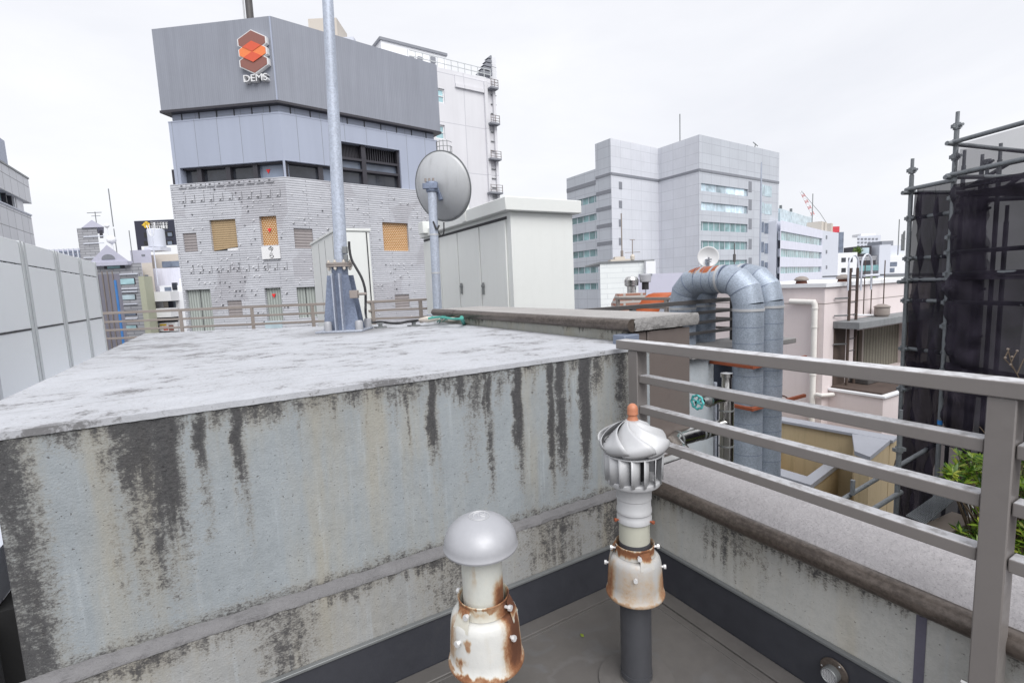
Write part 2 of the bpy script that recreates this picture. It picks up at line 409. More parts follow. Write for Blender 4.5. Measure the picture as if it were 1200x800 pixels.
def corrug(name, c, pitch=.2, vertical=True, rough=.5, bs=.6):
    g = G(name); x, y, z = g.sep(g.UV); t = x if vertical else y
    w_ = g.math('SINE', t*(2*math.pi/pitch)); a = g.noise(g.UV, .5, 5); b = g.noise(g.sc(g.UV, 5, .3, 1), 1, 4)
    k = g.mul(c, g.lin(a*.4+b*.6, .3, .7, .9, 1.1)*g.lin(w_, -1, 1, .97, 1.03))
    return g.surf(k, rough, 0, g.bump(w_, bs, .012), .5)

def glass(name, c=(.025,.028,.035), rough=.06, var=.5, spec=.6):
    g = G(name); a = g.noise(g.UV, .7, 3); return g.surf(g.mul(c, g.lin(a, .3, .7, 1-var, 1+var)), rough, 0, None, spec)

def fabric(name, c, pitch=.12):
    g = G(name); x, y, z = g.sep(g.UV); n_ = g.noise(g.sc(g.UV, 1, .2, 1), 4, 4); w_ = g.math('SINE', x*(2*math.pi/pitch)+n_*5)
    return g.surf(g.mul(c, g.lin(w_, -1, 1, .72, 1.15)), .8, 0, g.bump(w_, .5, .02), .2)

def net(name, alpha, c=(.022,.019,.026)):
    g = G(name); x, y, z = g.sep(g.P); a = g.noise(g.P, 1.6, 4); b = g.noise(g.sc(g.P, 1, 1, .4), 9, 3)
    k = g.mul(c, g.lin(b, .3, .7, .7, 1.5))  # lighter and darker tone stands in for shading of the folds
    d_ = g.node('BsdfDiffuse'); g.set(d_.inputs[0], k); t_ = g.node('BsdfTransparent'); m_ = g.node('MixShader')
    g.set(m_.inputs[0], g.sat(alpha+(a-.5)*.12)); g.nt.links.new(t_.outputs[0], m_.inputs[1]); g.nt.links.new(d_.outputs[0], m_.inputs[2]); g.nt.links.new(m_.outputs[0], g.o.inputs[0])
    return g.mat

def leafmat(name, c1, c2):
    g = G(name); n = g.node('NewGeometry'); rnd = V(g, n.outputs['Random Per Island']); a = g.noise(g.P, 3, 2)
    k = g.mix(g.ss(.1,.95,rnd*.7+a*.3), c1, c2)
    b = g.node('BsdfPrincipled'); g.set(b.inputs['Base Color'], k); b.inputs['Roughness'].default_value = .38; b.inputs['Specular IOR Level'].default_value = .5
    tr = g.node('BsdfTranslucent'); g.set(tr.inputs[0], g.mul(k, 1.3)); m_ = g.node('MixShader'); m_.inputs[0].default_value = .28
    g.nt.links.new(b.outputs[0], m_.inputs[1]); g.nt.links.new(tr.outputs[0], m_.inputs[2]); g.nt.links.new(m_.outputs[0], g.o.inputs[0]); return g.mat

def duct_mat(name, rust):
    g = G(name); x, y, z = g.sep(g.P); cell = g.vor(g.P, 95, 'Color'); r_, g_, b_ = g.sep(cell); a = g.noise(g.P, 2.5, 4); b = g.noise(g.P, 9, 5, .7)
    k = g.mul((.345,.395,.47), g.lin(r_, 0, 1, .84, 1.16)); k = g.mul(k, g.lin(a, .3, .7, .88, 1.12))
    rf = 0.0
    if rust:
        top = g.ss(rust[2]-.02, rust[2]+.06, z); seg = g.mx(g.mx(g.ss(.12,.05,g.ab(y-rust[0][0])), g.ss(.10,.05,g.ab(y-rust[0][1]))), g.ss(.06,.03,g.ab(y-rust[0][2])))
        t = top*seg+(b-.5)*1.9+(a-.5)*.9-.12; rf = g.ss(.45,.66,t)
        k = g.mix(g.ss(.3,.5,t)*.6, k, (.55,.38,.20)); k = g.mix(rf, k, g.mix(b, (.22,.05,.018), (.40,.11,.035)))
    met = (1-rf)*.35 if rust else .35
    return g.surf(k, .5, met, g.bump(r_, .05, .002), .5)

M['wall'] = concrete('stained_concrete',
    [(-.275,.125,.92,1.0),(-.205,.055,.74,1.2),(-.225,.06,.56,.95),(-.26,.14,.36,.72),(-.35,.05,.50,.45),(-.53,.05,.40,.40),(-.108,.028,1.0,.9),(-.10,.03,.5,.42),(.0,.03,.90,1.0),(.012,.028,.48,.5),
     (.719,.03,.78,1.05),(.735,.03,.4,.42),(.85,.04,1.10,.9),(.92,.06,1.02,.78),(.90,.07,.5,.40),(.965,.018,.92,.9),(.985,.03,.95,.9),(.99,.03,.44,.66),(1.05,.05,1.06,.6),(1.138,.038,.62,1.2),(1.145,.036,.40,.78),
     (1.325,.032,.48,1.02),(1.385,.055,.48,.95),(1.44,.02,.8,.6),(1.533,.052,.46,1.25),(1.535,.048,.40,1.0),(1.62,.07,1.05,.72),(1.79,.07,.55,.74),(.20,.012,1.0,.5),(.33,.04,1.12,.6),(.45,.012,.9,.45),(.56,.03,1.1,.6),(.62,.012,.8,.5),(1.23,.02,1.0,.6)], 1.225, edge=(-.595,-.44), ledge_z=.48)
M['ledge'] = concrete('stained_ledge_concrete', [(.1,.2,.1,.6),(.75,.2,.1,.55),(1.3,.3,.1,.62),(1.7,.25,.1,.7)], .47, base=(.32,.325,.325), warm=(.33,.31,.26), topband=.06)
M['ledge_top'] = coping_stone('ledge_top_mortar', (.165,.162,.168))
M['parapet'] = concrete('parapet_concrete', [(1.3,.3,.3,.55),(.2,.1,.3,.3)], .50, base=(.47,.47,.45), warm=(.46,.43,.36), axis=1, topband=.05)
M['far_parapet'] = concrete('far_parapet_concrete', [(2.3,.2,1.2,.4)], 1.33, base=(.42,.42,.38), warm=(.44,.41,.32), axis=1, topband=.03)
M['roof'] = roof_white(); M['deck'] = membrane(); M['coping'] = coping_stone()
M['coping_dark'] = coping_stone('dark_coping_mortar', (.27,.262,.258)); M['coping_top'] = coping_stone('weathered_coping_top', (.36,.345,.335))
M['flash'] = paint('dark_flashing_sheet', (.040,.042,.052), .5, 0, .15, 2, .25, (.075,.07,.06), .06, 40)
M['trim'] = paint('grey_metal_trim', (.20,.21,.215), .4, .3, .1, 3, .1)
M['rail'] = paint('brown_rail_paint', (.235,.216,.207), .36, .1, .05, 2.5, .10, (.12,.105,.10), .02, 80, .5, dust=1.0)
M['rail_far'] = paint('taupe_rail_paint', (.27,.235,.215), .45, 0, .08, 2, .1)
M['rail_dark'] = paint('weathered_dark_rail', (.085,.08,.08), .5, .1, .2, 4, .25, (.16,.14,.12))
def bronze():
    g = G('bronze_tube'); x, y, z = g.sep(g.P); a = g.noise(g.sc(g.P, 6, 1.2, 6), 2, 5, .7); b = g.noise(g.P, 60, 4, .7); k = g.mix(g.ss(.40,.65,a*.6+b*.4), (.15,.125,.108), (.06,.048,.041))
    k = g.mix(g.ss(.64,.74,b)*.35, k, (.25,.24,.23)); return g.surf(k, g.lin(b,.3,.7,.26,.48), .45, g.bump(b, .12, .002), .5)
M['bronze'] = bronze()
M['panel_brown'] = paint('brown_sheet_panel', (.165,.14,.13), .38, .15, .08, 1.8, .12, None, .02)
M['blue_strip'] = paint('blue_grey_strip', (.17,.20,.265), .5, .1, .1)
M['pvc'] = paint('dark_grey_pvc', (.062,.064,.073), .42, 0, .1, 4, .15, (.12,.11,.10), .02)
M['alu'] = paint('dull_aluminium', (.50,.505,.52), .45, .15, .08, 5, .15, (.34,.33,.32), .03)
M['alu_dark'] = paint('shadow_toned_inner', (.04,.04,.045), .6, 0)  # near-black tone paints the shade seen between the turbine blades
M['alu_cap'] = paint('silver_painted_cap', (.37,.375,.40), .42, .15, .05, 6, .10, (.42,.42,.43), .02)
M['sleeve'] = paint('translucent_sleeve', (.47,.47,.40), .35, 0, .06)
M['terracotta'] = paint('terracotta_plastic', (.48,.19,.105), .45, 0, .08)
M['bolt'] = paint('white_bolt', (.70,.70,.71), .3, .25, .05)
M['steel_pipe'] = (lambda: (lambda g: g.surf(g.mul((.62,.61,.59), g.lin(g.noise(g.P, 7, 4), .3, .7, .75, 1.1)), g.lin(g.noise(g.P, 18, 3), .3, .7, .10, .28), 1.0, g.bump(g.noise(g.P, 9, 3), .12, .01)))(G('polished_steel_cladding')))()
M['valve'] = paint('turquoise_paint', (.10,.47,.47), .45, 0, .15, 20, .2, (.35,.40,.38))
M['galv'] = galvanised('galvanised_steel', (.40,.43,.50), 60); M['galv_pole'] = galvanised('galvanised_pole', (.43,.47,.55), 34, .3, .5)
M['galv_dark'] = galvanised('weathered_galvanised_gusset', (.20,.235,.32), 34, .6, .5)
M['dish'] = paint('dish_back', (.47,.48,.495), .42, .1, .05, 2, .10, (.30,.30,.31), .02, streak=.55)
M['cab'] = paint('off_white_cabinet', (.71,.725,.71), .42, 0, .03, 1.2, .06, (.45,.45,.41), .02, 30, .5, streak=.10)
M['cab_lid'] = paint('off_white_lid', (.70,.715,.70), .42, 0, .03, 1.2, .05, (.45,.45,.42), .02)
M['unit'] = paint('pale_unit_panel', (.82,.845,.86), .4, 0, .03, 1.5, .05, (.45,.46,.45), .02)
M['unit_frame'] = paint('pale_unit_post', (.54,.565,.575), .4, 0, .04); M['unit_label'] = paint('unit_label_grey', (.38,.40,.42), .5)
M['seam'] = paint('dark_joint', (.05,.05,.055), .7); M['black'] = paint('matt_black', (.018,.018,.02), .6); M['rubber'] = paint('black_cable', (.025,.025,.027), .45)
M['gap_shade'] = paint('gap_shade_black', (.012,.012,.013), .9, 0, .3)  # near black, the deep shade of the gaps put into the colour
M['rust'] = paint('red_rust', (.27,.07,.03), .85, 0, .3, 14, .4, (.11,.035,.02), .3)
M['rust_dark'] = paint('dark_rust', (.10,.035,.022), .85, 0, .3, 20, .4, (.04,.02,.015), .3)
M['orange'] = paint('faded_orange_hood', (.44,.10,.03), .55, 0, .12, 3, .2, (.40,.10,.03))
M['rope'] = paint('teal_rope', (.07,.33,.28), .7)
M['tile'] = louvre_tile(); M['peg'] = paint('pale_fixing', (.70,.70,.72), .4); M['peg_dark'] = paint('dark_fixing', (.10,.10,.11), .5)
M['billboard'] = corrug('grey_ribbed_cladding', (.25,.265,.31), .085, True, .5, .10); M['mid_panel'] = panels('blue_grey_panel', (.36,.395,.49), 1.0, 9, .012, 0, .02, .45, (.22,.24,.28), .1)
M['dark_frame'] = paint('dark_window_frame', (.035,.033,.042), .45); M['glass'] = glass('dark_glass', (.040,.044,.056)); M['glass_blue'] = glass('blue_grey_glass', (.16,.19,.25), .08, .35)
M['teal_light'] = glass('pale_glass', (.42,.52,.57), .10, .3)
def banded(name, c, bw):
    g = G(name); colr, fac = g.brick(g.UV, bw, 30, .10, 0, (1.25,)*3, (.6,)*3, (1,)*3); a = g.noise(g.UV, .5, 3)
    n = g.node('Mix'); n.data_type = 'RGBA'; n.blend_type = 'MULTIPLY'; n.inputs[0].default_value = 1; g.set(n.inputs[6], colr); g.set(n.inputs[7], c)
    return g.surf(g.mix(fac, g.mul(V(g, n.outputs[2]), g.lin(a, .3, .7, .6, 1.4)), (.55,.58,.64)), g.lin(fac, 0, 1, .12, .5))
M['teal'] = glass('teal_glass', (.16,.31,.33), .10, .45); M['teal_band'] = banded('teal_glass_with_mullions', (.22,.36,.375), 1.9); M['pale_band'] = banded('pale_glass_with_mullions', (.55,.68,.76), 3.4); M['sky_glass'] = glass('pale_window_film', (.34,.52,.56), .2, .3)
M['blind'] = corrug('tan_blind', (.36,.26,.15), .09, False, .7); M['curtain'] = fabric('pale_curtain', (.36,.39,.37)); M['curtain_dark'] = fabric('dim_curtain', (.21,.20,.165), .16)
def lattice():
    g = G('amber_lattice'); c_, f_ = g.brick(g.UV, .11, .075, .022, .5, (.78,.62,.44), (.62,.50,.36), (.40,.19,.05)); return g.surf(c_, .5)
M['lattice'] = lattice(); M['vent_lou'] = corrug('brown_grey_louvre', (.27,.245,.245), .12, False)
M['logo_brown'] = paint('logo_brown', (.25,.105,.085), .5, 0, .03); M['logo_orange'] = paint('logo_orange', (.80,.22,.07), .5, 0, .03); M['logo_red'] = paint('logo_red', (.66,.105,.05), .5, 0, .03)
M['white'] = paint('white_paint', (.74,.74,.75), .5, 0, .04); M['red'] = paint('red_marker', (.75,.03,.03), .5, 0, .03)
M['tower_white'] = panels('white_tower_wall', (.67,.668,.70), 3.0, 3.2, .03, 0, .015, .6, (.52,.52,.56), .1)
M['grey_panel'] = panels('grey_stone_panel', (.70,.71,.74), 1.3, 1.1, .022, 0, .035, .5, (.22,.22,.24))
M['off_light'] = panels('pale_facade_panel', (.62,.635,.685), 3.1, 1.95, .05, 0, .025, .45, (.50,.515,.56)); M['off_grey'] = panels('grey_facade_panel', (.48,.505,.55), 3.1, 1.95, .05, 0, .03, .45, (.36,.375,.42))
M['band_dark'] = paint('dark_band', (.22,.23,.26), .5); M['off_rib'] = corrug('pale_ribbed_facade', (.68,.69,.79), .9, True)
M['pale_far'] = paint('pale_far_wall', (.62,.645,.72), .6, 0, .05, .05); M['white_far'] = paint('white_far_wall', (.80,.81,.84), .6, 0, .04, .1, .1)
M['cream'] = paint('cream_wall', (.58,.53,.47), .7, 0, .06, .2, .15); M['grey_far'] = panels('grey_tile_wall', (.34,.345,.37), 1.2, .3, .04, .5, .06, .6, (.20,.20,.22)); M['lilac'] = paint('pale_lilac_wall', (.50,.50,.60), .6, 0, .04, .2)
M['yellow_wall'] = paint('pale_green_yellow_wall', (.42,.43,.33), .7, 0, .05); M['sheet_grey'] = corrug('grey_dust_sheet', (.24,.235,.285), .9, True, .7); M['blue_edge'] = paint('blue_sheet_edge', (.08,.25,.60), .6)
M['navy'] = paint('navy_black_wall', (.028,.030,.052), .5, 0, .06, .1); M['yellow'] = paint('yellow_sign', (.75,.50,.05), .5); M['white_tile'] = panels('white_ribbed_tile', (.76,.79,.79), 2.2, .36, .03, .5, .02, .5, (.66,.69,.70))
M['pink'] = paint('pink_render', (.755,.675,.675), .75, 0, .03, .8, .08, (.40,.33,.31), .08, 30, .3, streak=.10); M['pipe_cream'] = paint('cream_drainpipe', (.74,.72,.69), .4)
M['sill_concrete'] = paint('stained_concrete_awning', (.22,.23,.24), .8, 0, .2, 3, .5, (.05,.05,.05), .2, streak=.6)
M['ochre'] = paint('ochre_render', (.55,.44,.27), .75, 0, .06, 1.5, .15, (.20,.15,.08), .1, streak=.25); M['blue_coping'] = paint('blue_grey_coping', (.36,.375,.42), .6, 0, .12, 2.5, .3, (.14,.14,.14))
M['rust_floor'] = paint('rusty_flat_roof', (.085,.06,.05), .8, 0, .35, 2.5, .4, (.04,.03,.025))
M['scaf'] = galvanised('scaffold_tube', (.20,.215,.23), 40, .5, .5); M['scaf_blue'] = paint('blue_tape', (.03,.20,.55), .5)
M['net'] = net('dark_mesh_sheet', .86, (.030,.026,.036)); M['net_thin'] = net('thin_dark_mesh_sheet', .42, (.040,.036,.048))
M['brick_dark'] = panels('dark_brown_brick', (.075,.055,.05), .24, .08, .012, .5, .2, .7, (.03,.026,.025)); M['brick_red'] = panels('red_brick', (.36,.17,.12), .42, .12, .03, .5, .15, .8, (.46,.44,.42))
M['wood'] = paint('brown_branch', (.13,.095,.065), .8, 0, .2, 8); M['leaf'] = leafmat('leaf_green', (.035,.10,.012), (.20,.30,.035)); M['leaf_new'] = leafmat('leaf_yellow_green', (.18,.26,.03), (.40,.42,.07))
M['plank'] = paint('beige_board', (.26,.215,.185), .7, 0, .1); M['asphalt'] = paint('city_ground', (.16,.16,.162), .9, 0, .2, .3); M['shaft'] = concrete('grey_shaft_wall', [(4.5,.3,-.6,.45),(5.2,.2,-.3,.3)], .95, base=(.46,.50,.54), warm=(.47,.50,.52), topband=.04)
M['shade_blue'] = paint('dark_blue_shade_fill', (.05,.06,.085), .5, .1, .1)  # dark blue standing in for shaded depth, on a box and a strip
M['duct'] = duct_mat('rust_topped_duct', ((4.30,4.03,3.76), 0, 1.84)); M['duct_plain'] = duct_mat('galvanised_duct', None)
M['joint_fill'] = paint('purple_grey_joint', (.115,.11,.15), .6, 0, .2, 6, .3)
M['net_mid'] = net('half_open_mesh_sheet', .80, (.036,.032,.044))
# ================================================================== SETTING
g_ = MB().add([(-2500,-2500,-22),(2500,-2500,-22),(2500,2500,-22),(-2500,2500,-22)], [(0,1,2,3)]); tag(g_.build('ground', M['asphalt']), kind='structure')
DX0, DX1, WY, WT = -.69, 1.84, 1.922, 1.247     # deck edges, block face, block top
dk = MB().box(DX0, DX1-.004, -3.2, WY-.004, -.3, 0)
tag(dk.build('roof_deck', M['deck']), kind='structure')
sm = MB()                                        # welded seams of the membrane, slightly raised
for (x0, x1, y0, y1) in ((-.7, 1.83, 1.772, 1.792), (1.70, 1.716, -2, 1.772), (.62, .634, -2, 1.772)): sm.box(x0, x1, y0, y1, -.01, .0035)
tag(sm.build('roof_seam', M['deck'], bevel=.002), kind='structure')

# ------------------------------------------------------------------ big concrete block with its white flat roof
blk = thing('concrete_roof_block', 'long stained concrete roof block with a worn white flat top and a projecting base ledge', 'concrete wall', (0,0,0))
poly = [(-.612, WY), (1.995, WY), (1.995, 4.80), (.67, 5.74), (-.612, 6.62)]
wv = MB()
nx = 60
wv.prism(poly, -6, WT-.024); wv.build('wall', M['wall'], blk, bevel=.006)
re2 = random.Random(17); MB().prism([(-.66+i*2.65/110, WY-.006+re2.uniform(-.0035,.0035)) for i in range(111)]+[(1.990, 4.82), (.67, 5.80), (-.765, 6.72), (-.765, WY+.35)], WT-.022, WT).build('roof_slab', M['roof'], blk, bevel=.005, sharp=50)
MB().box(-.685, DX1+.05, WY-.045, WY-.003, -.3, .465).build('ledge', M['ledge'], blk, bevel=.008)
lt = MB(); rl = random.Random(3)                 # rough mortar along the top of the ledge
N_ = 90
top = [(-.69+i*(DX1+.05+.69)/N_) for i in range(N_+1)]
vt = []
for x in top: e = rl.uniform(-.004, .004); vt += [(x, WY-.050+e, .465), (x, WY-.047+e, .479+rl.uniform(-.003,.003)), (x, WY-.004, .492+rl.uniform(-.003,.004))]
lt.add(vt, [(i*3+k, (i+1)*3+k, (i+1)*3+k+1, i*3+k+1) for i in range(N_) for k in (0,1)])
lt.build('ledge_top', M['ledge_top'], blk, sharp=60)
MB().box(-.685, DX1-.02, WY-.062, WY-.049, .0, .212).build('flashing', M['flash'], blk, bevel=.003)
MB().box(-.685, DX1-.02, WY-.069, WY-.0485, .214, .226).build('flashing_trim', M['trim'], blk, bevel=.002)
MB().box(-.64, 1.82, WY-.14, WY-.063, .001, .012).build('cove_strip', M['deck'], blk, bevel=.004)

# ------------------------------------------------------------------ low parapet under the railing
par = thing('parapet', 'low concrete parapet with pebbly grey coping, bronze edge tube and dark flashing', 'parapet', (0,0,0))
PX0, CT = DX1, .592
MB().box(PX0, 2.20, -3.2, 2.046, -.3, .512).build('parapet_wall', M['parapet'], par, bevel=.006)
pt = MB(); N_ = 120; vt = []
for i in range(N_+1):
    y = -3.2+i*(2.044+3.2)/N_
    vt += [(1.835, y, CT-.012), (1.86, y, CT-.001), (2.20, y, CT+.010), (2.248, y, CT+.006), (2.252, y, .50), (1.835, y, .50)]
pt.add(vt, [[i*6+k, i*6+(k+1)%6, (i+1)*6+(k+1)%6, (i+1)*6+k] for i in range(N_) for k in range(6)]+[[0,5,4,3,2,1]])
pt.build('coping', M['coping'], par, sharp=40)
tb = MB(); tb.tube([(1.808, -3.2, .553), (1.808, .16, .553)], .0385, 28); tb.tube([(1.808, .164, .553), (1.808, 1.835, .553)], .0385, 28)
tb.build('edge_tube', M['bronze'], par)
MB().box(1.824, 1.838, -3.2, WY-.064, 0, .212).build('flashing', M['flash'], par, bevel=.003)
MB().box(1.818, 1.8385, -3.2, WY-.07, .214, .226).build('flashing_trim', M['trim'], par, bevel=.002)
MB().box(1.74, 1.823, -3.2, WY-.142, .001, .012).build('cove_strip', M['deck'], par, bevel=.004)
MB().box(1.8375, 1.8385, .602, .630, .228, .511).build('filled_joint', M['joint_fill'], par); MB().tube([(1.834, .617, .497), (1.8395, .617, .497)], .007, 10).build('weep_hole', M['black'], par)
MB().box(2.02, 2.199, -3.2, 4.9, -22, -.302).build('building_face', M['parapet'], par)
# higher stretch of parapet further along the same edge
hp = thing('raised_parapet', 'raised parapet beyond the railing with thick weathered coping and brown sheet end panel', 'parapet', (0,0,0))
MB().box(2.0, 2.47, 2.10, 4.95, .2, 1.318).build('wall', M['far_parapet'], hp, bevel=.005)
MB().box(2.115, 2.475, 2.052, 2.098, .585, 1.300).build('end_panel', M['panel_brown'], hp, bevel=.004)
MB().box(1.885, 1.998, 2.00, 2.097, .40, 1.300).build('corner_strip', M['blue_strip'], hp, bevel=.006)
MB().box(2.002, 2.112, 2.06, 2.0985, .40, 1.300).build('corner_panel', M['panel_brown'], hp, bevel=.004)
MB().box(1.985, 2.535, 2.036, 5.0, 1.320, 1.381).build('coping_slab', M['coping_top'], hp, bevel=.006)
e_ = MB(); N_ = 40; vt = []; re_ = random.Random(9)
for i in range(N_+1):
    x = 1.99+i*(.54)/N_
    for k, z in enumerate((1.312, 1.33, 1.352, 1.372, 1.384)): vt.append((x, 2.030+re_.uniform(-.006,.006)-(0 if 0 < k < 4 else -.006), z))
e_.add(vt, [(i*5+k, (i+1)*5+k, (i+1)*5+k+1, i*5+k+1) for i in range(N_) for k in range(4)])
e_.box(1.99, 2.53, 2.037, 2.06, 1.312, 1.3835); e_.build('coping_end', M['coping_dark'], hp, sharp=70)
t2 = MB(); t2.tube([(1.978, 2.034, 1.347), (1.978, 4.45, 1.347)], .037, 24); t2.tube([(1.978, 4.46, 1.347), (1.978, 5.03, 1.347)], .038, 24); t2.build('edge_tube', M['bronze'], hp)

# ------------------------------------------------------------------ near railing
rx0, rx1 = 1.732, 1.768
rail = thing('metal_railing', 'brown painted metal railing with four horizontal bars bolted inside the low parapet', 'railing', (1.75, .44, 0))
L_ = lambda mb: mb
def rb(mb, name, **k):
    o = mb.build(name, M['rail'], rail, bevel=.0035, **k); o.data.transform(Matrix.Translation((-1.75, -.44, 0))); return o
tr_ = MB().box(1.708, 1.786, -2.4, 1.878, 1.258, 1.302); rb(tr_, 'top_rail')
for zt, y1 in ((1.143, 1.735), (.989, 1.735), (.834, 1.735)):
    rb(MB().box(1.724, 1.778, .466, y1, zt-.044, zt-.006), 'cross_rail'); rb(MB().box(1.724, 1.778, -1.4, .403, zt-.044, zt-.006), 'cross_rail')
for y0, y1, zb in ((.405, .464, .26), (1.737, 1.80, .26), (-1.5, -1.44, .26)):
    p_ = rb(MB().box(1.716, 1.7835, y0, y1, zb, 1.256), 'post')
    if y0 == .405:
        for zz in (.40, .33):
            b_ = MB(); b2_ = MB(); b2_.tube([(1.75, y1-.002, zz), (1.75, y1+.022, zz)], .008, 6)
            o = b2_.build('bolt', M['steel_pipe'], p_); o.data.transform(Matrix.Translation((-1.75, -.44, 0))); b_.tube([(1.75, y0-.03, zz), (1.75, y0+.002, zz)], .008, 6); b_.tube([(1.75, y0-.014, zz), (1.75, y0-.004, zz)], .014, 12)
            o = b_.build('bolt', M['steel_pipe'], p_); o.data.transform(Matrix.Translation((-1.75, -.44, 0)))
for zz in (.34, .42):
    b_ = MB().box(1.76, 1.832, .42, .45, zz-.014, zz+.014); o = b_.build('bracket', M['rail'], rail); o.data.transform(Matrix.Translation((-1.75, -.44, 0)))

# ------------------------------------------------------------------ vent caps on the deck
def ring(mb, r, z, t, n=40): mb.tube([(r*math.cos(2*math.pi*i/n), r*math.sin(2*math.pi*i/n), z) for i in range(n)]+[(r, 0, z), (r*math.cos(.157), r*math.sin(.157), z)], t, 8, caps=False)
def hexbolt(a, r0, z, L=.016, r=.0085):
    d = Vector((math.cos(a), math.sin(a), .05)); p = Vector((r0*math.cos(a), r0*math.sin(a), z)); b = MB()
    b.tube([p-d*.012, p+d*L*.5], r*.55, 8); b.tube([p+d*L*.45, p+d*L], r, 6); return b
def skirt_set(root, z0, mat_sk, mat_col, az, tw):
    """collar cone clamped over the pipe: z0 = lower rim"""
    s_ = MB()
    s_.lathe([(.106, z0+.006), (.111, z0), (.1125, z0+.004), (.1105, z0+.011), (.1065, z0+.014), (.1045, z0+.05), (.1005, z0+.11), (.0985, z0+.132), (.095, z0+.147), (.087, z0+.157), (.074, z0+.163)], 48, caps=False)
    sk = s_.build('skirt', mat_sk, root, sharp=50, solid=.002)
    c_ = MB(); c_.lathe([(.076, z0+.164), (.0745, z0+.171), (.0735, z0+.196), (.0755, z0+.205), (.0735, z0+.207), (.069, z0+.200), (.069, z0+.165)], 48, caps=False)
    for k in range(3):                           # folded ears between collar and skirt
        a = az+k*2.094+.5; d = Vector((math.cos(a), math.sin(a), 0)); t = Vector((-d.y, d.x, 0))
        c_.add([d*.074+t*.020+Vector((0,0,z0+.196)), d*.074-t*.020+Vector((0,0,z0+.196)), d*.0955-t*.030+Vector((0,0,z0+.140)), d*.0955+t*.030+Vector((0,0,z0+.140)), d*.089+t*.010+Vector((0,0,z0+.176)), d*.089-t*.010+Vector((0,0,z0+.176))],
               [(0,4,5,1), (4,3,2,5), (0,3,4), (1,5,2)])
    c_.build('collar', mat_col, root, sharp=40)
    for k in range(4): hexbolt(az+k*math.pi/2, .101, z0+.112).build('bolt', M['bolt'], sk)
    for k in range(4): hexbolt(az+k*math.pi/2+.18, .079, z0+.185).build('bolt', M['bolt'], sk)
TX, TY = 1.294, 1.337
to_cam = lambda x, y: math.atan2(-y, -x)         # direction from a thing towards the camera
tc_ = to_cam(TX, TY)
tv = thing('turbine_vent', 'silver turbine vent with terracotta knob on a dark pipe in the deck corner', 'roof vent', (TX, TY, 0))
pp = MB(); pp.lathe([(.0602, 0), (.0602, .60)], 40); pp.lathe([(.0625, .02), (.0625, .055)], 40); pp.build('pipe', M['pvc'], tv)
MB().lathe([(.150, .004), (.150, .009), (.085, .012), (.066, .02), (.062, .034)], 48, caps=False).build('pipe_flange', M['deck'], tv)
M['rust_t'] = rusty_white('rust_streaked_zinc', [(tc_-1.25, .75, .43, .15, .85), (tc_+1.35, .65, .42, .12, .72), (tc_, 4, .385, .02, .55), (tc_-.2, .9, .45, .14, .35), (tc_+.5, .5, .44, .12, .4)], (.44,.44,.44), seed=2)
M['rust_tc'] = rusty_white('rusted_zinc_collar', [(tc_, 4, .575, .03, .95)], (.50,.49,.47), seed=3)
skirt_set(tv, .385, M['rust_t'], M['rust_tc'], tc_+.02, 0)
MB().lathe([(.0585, .57), (.0585, .70)], 40).build('sleeve', M['sleeve'], tv)
n_ = MB(); n_.lathe([(.0625, .680), (.066, .683), (.066, .70), (.0635, .704), (.0635, .716), (.0665, .720), (.0665, .732), (.064, .737), (.064, .772), (.0665, .775), (.0665, .80), (.072, .812), (.072, .832)], 44)
nk = n_.build('neck', M['alu'], tv)
for a in (tc_-1.1, tc_+1.1): hexbolt(a, .068, .692, .014, .007).build('screw', M['rust'], nk)
MB().lathe([(.0662, .742), (.0662, .768)], 6, caps=False).build('maker_plate', M['white'], nk) if False else None
base = MB(); base.lathe([(.060, .828), (.098, .832), (.1015, .838), (.1015, .850), (.096, .853), (.06, .853)], 48); base.build('base_ring', M['alu'], tv)
MB().lathe([(.052, .85), (.052, .96)], 24).build('inner_tube', M['alu_dark'], tv)
NBL = 15
for k in range(NBL):                             # upright blades, each turned like a louvre
    a = 2*math.pi*k/NBL+.1; b = MB(); n6 = 6; vt = []
    for i in range(n6+1):
        u = i/n6; aa = a+u*.37; rr = .109-.026*u
        rt = rr+.004
        vt += [(rr*math.cos(aa), rr*math.sin(aa), .846), (rt*math.cos(aa), rt*math.sin(aa), .955)]
    b.add(vt, [(2*i, 2*i+2, 2*i+3, 2*i+1) for i in range(n6)]); b.build('blade', M['alu'], tv, solid=.0016)
MB().lathe([(.05, .950), (.108, .950), (.112, .953), (.112, .957), (.05, .958)], 48).build('top_plate', M['alu'], tv)
NT = 8
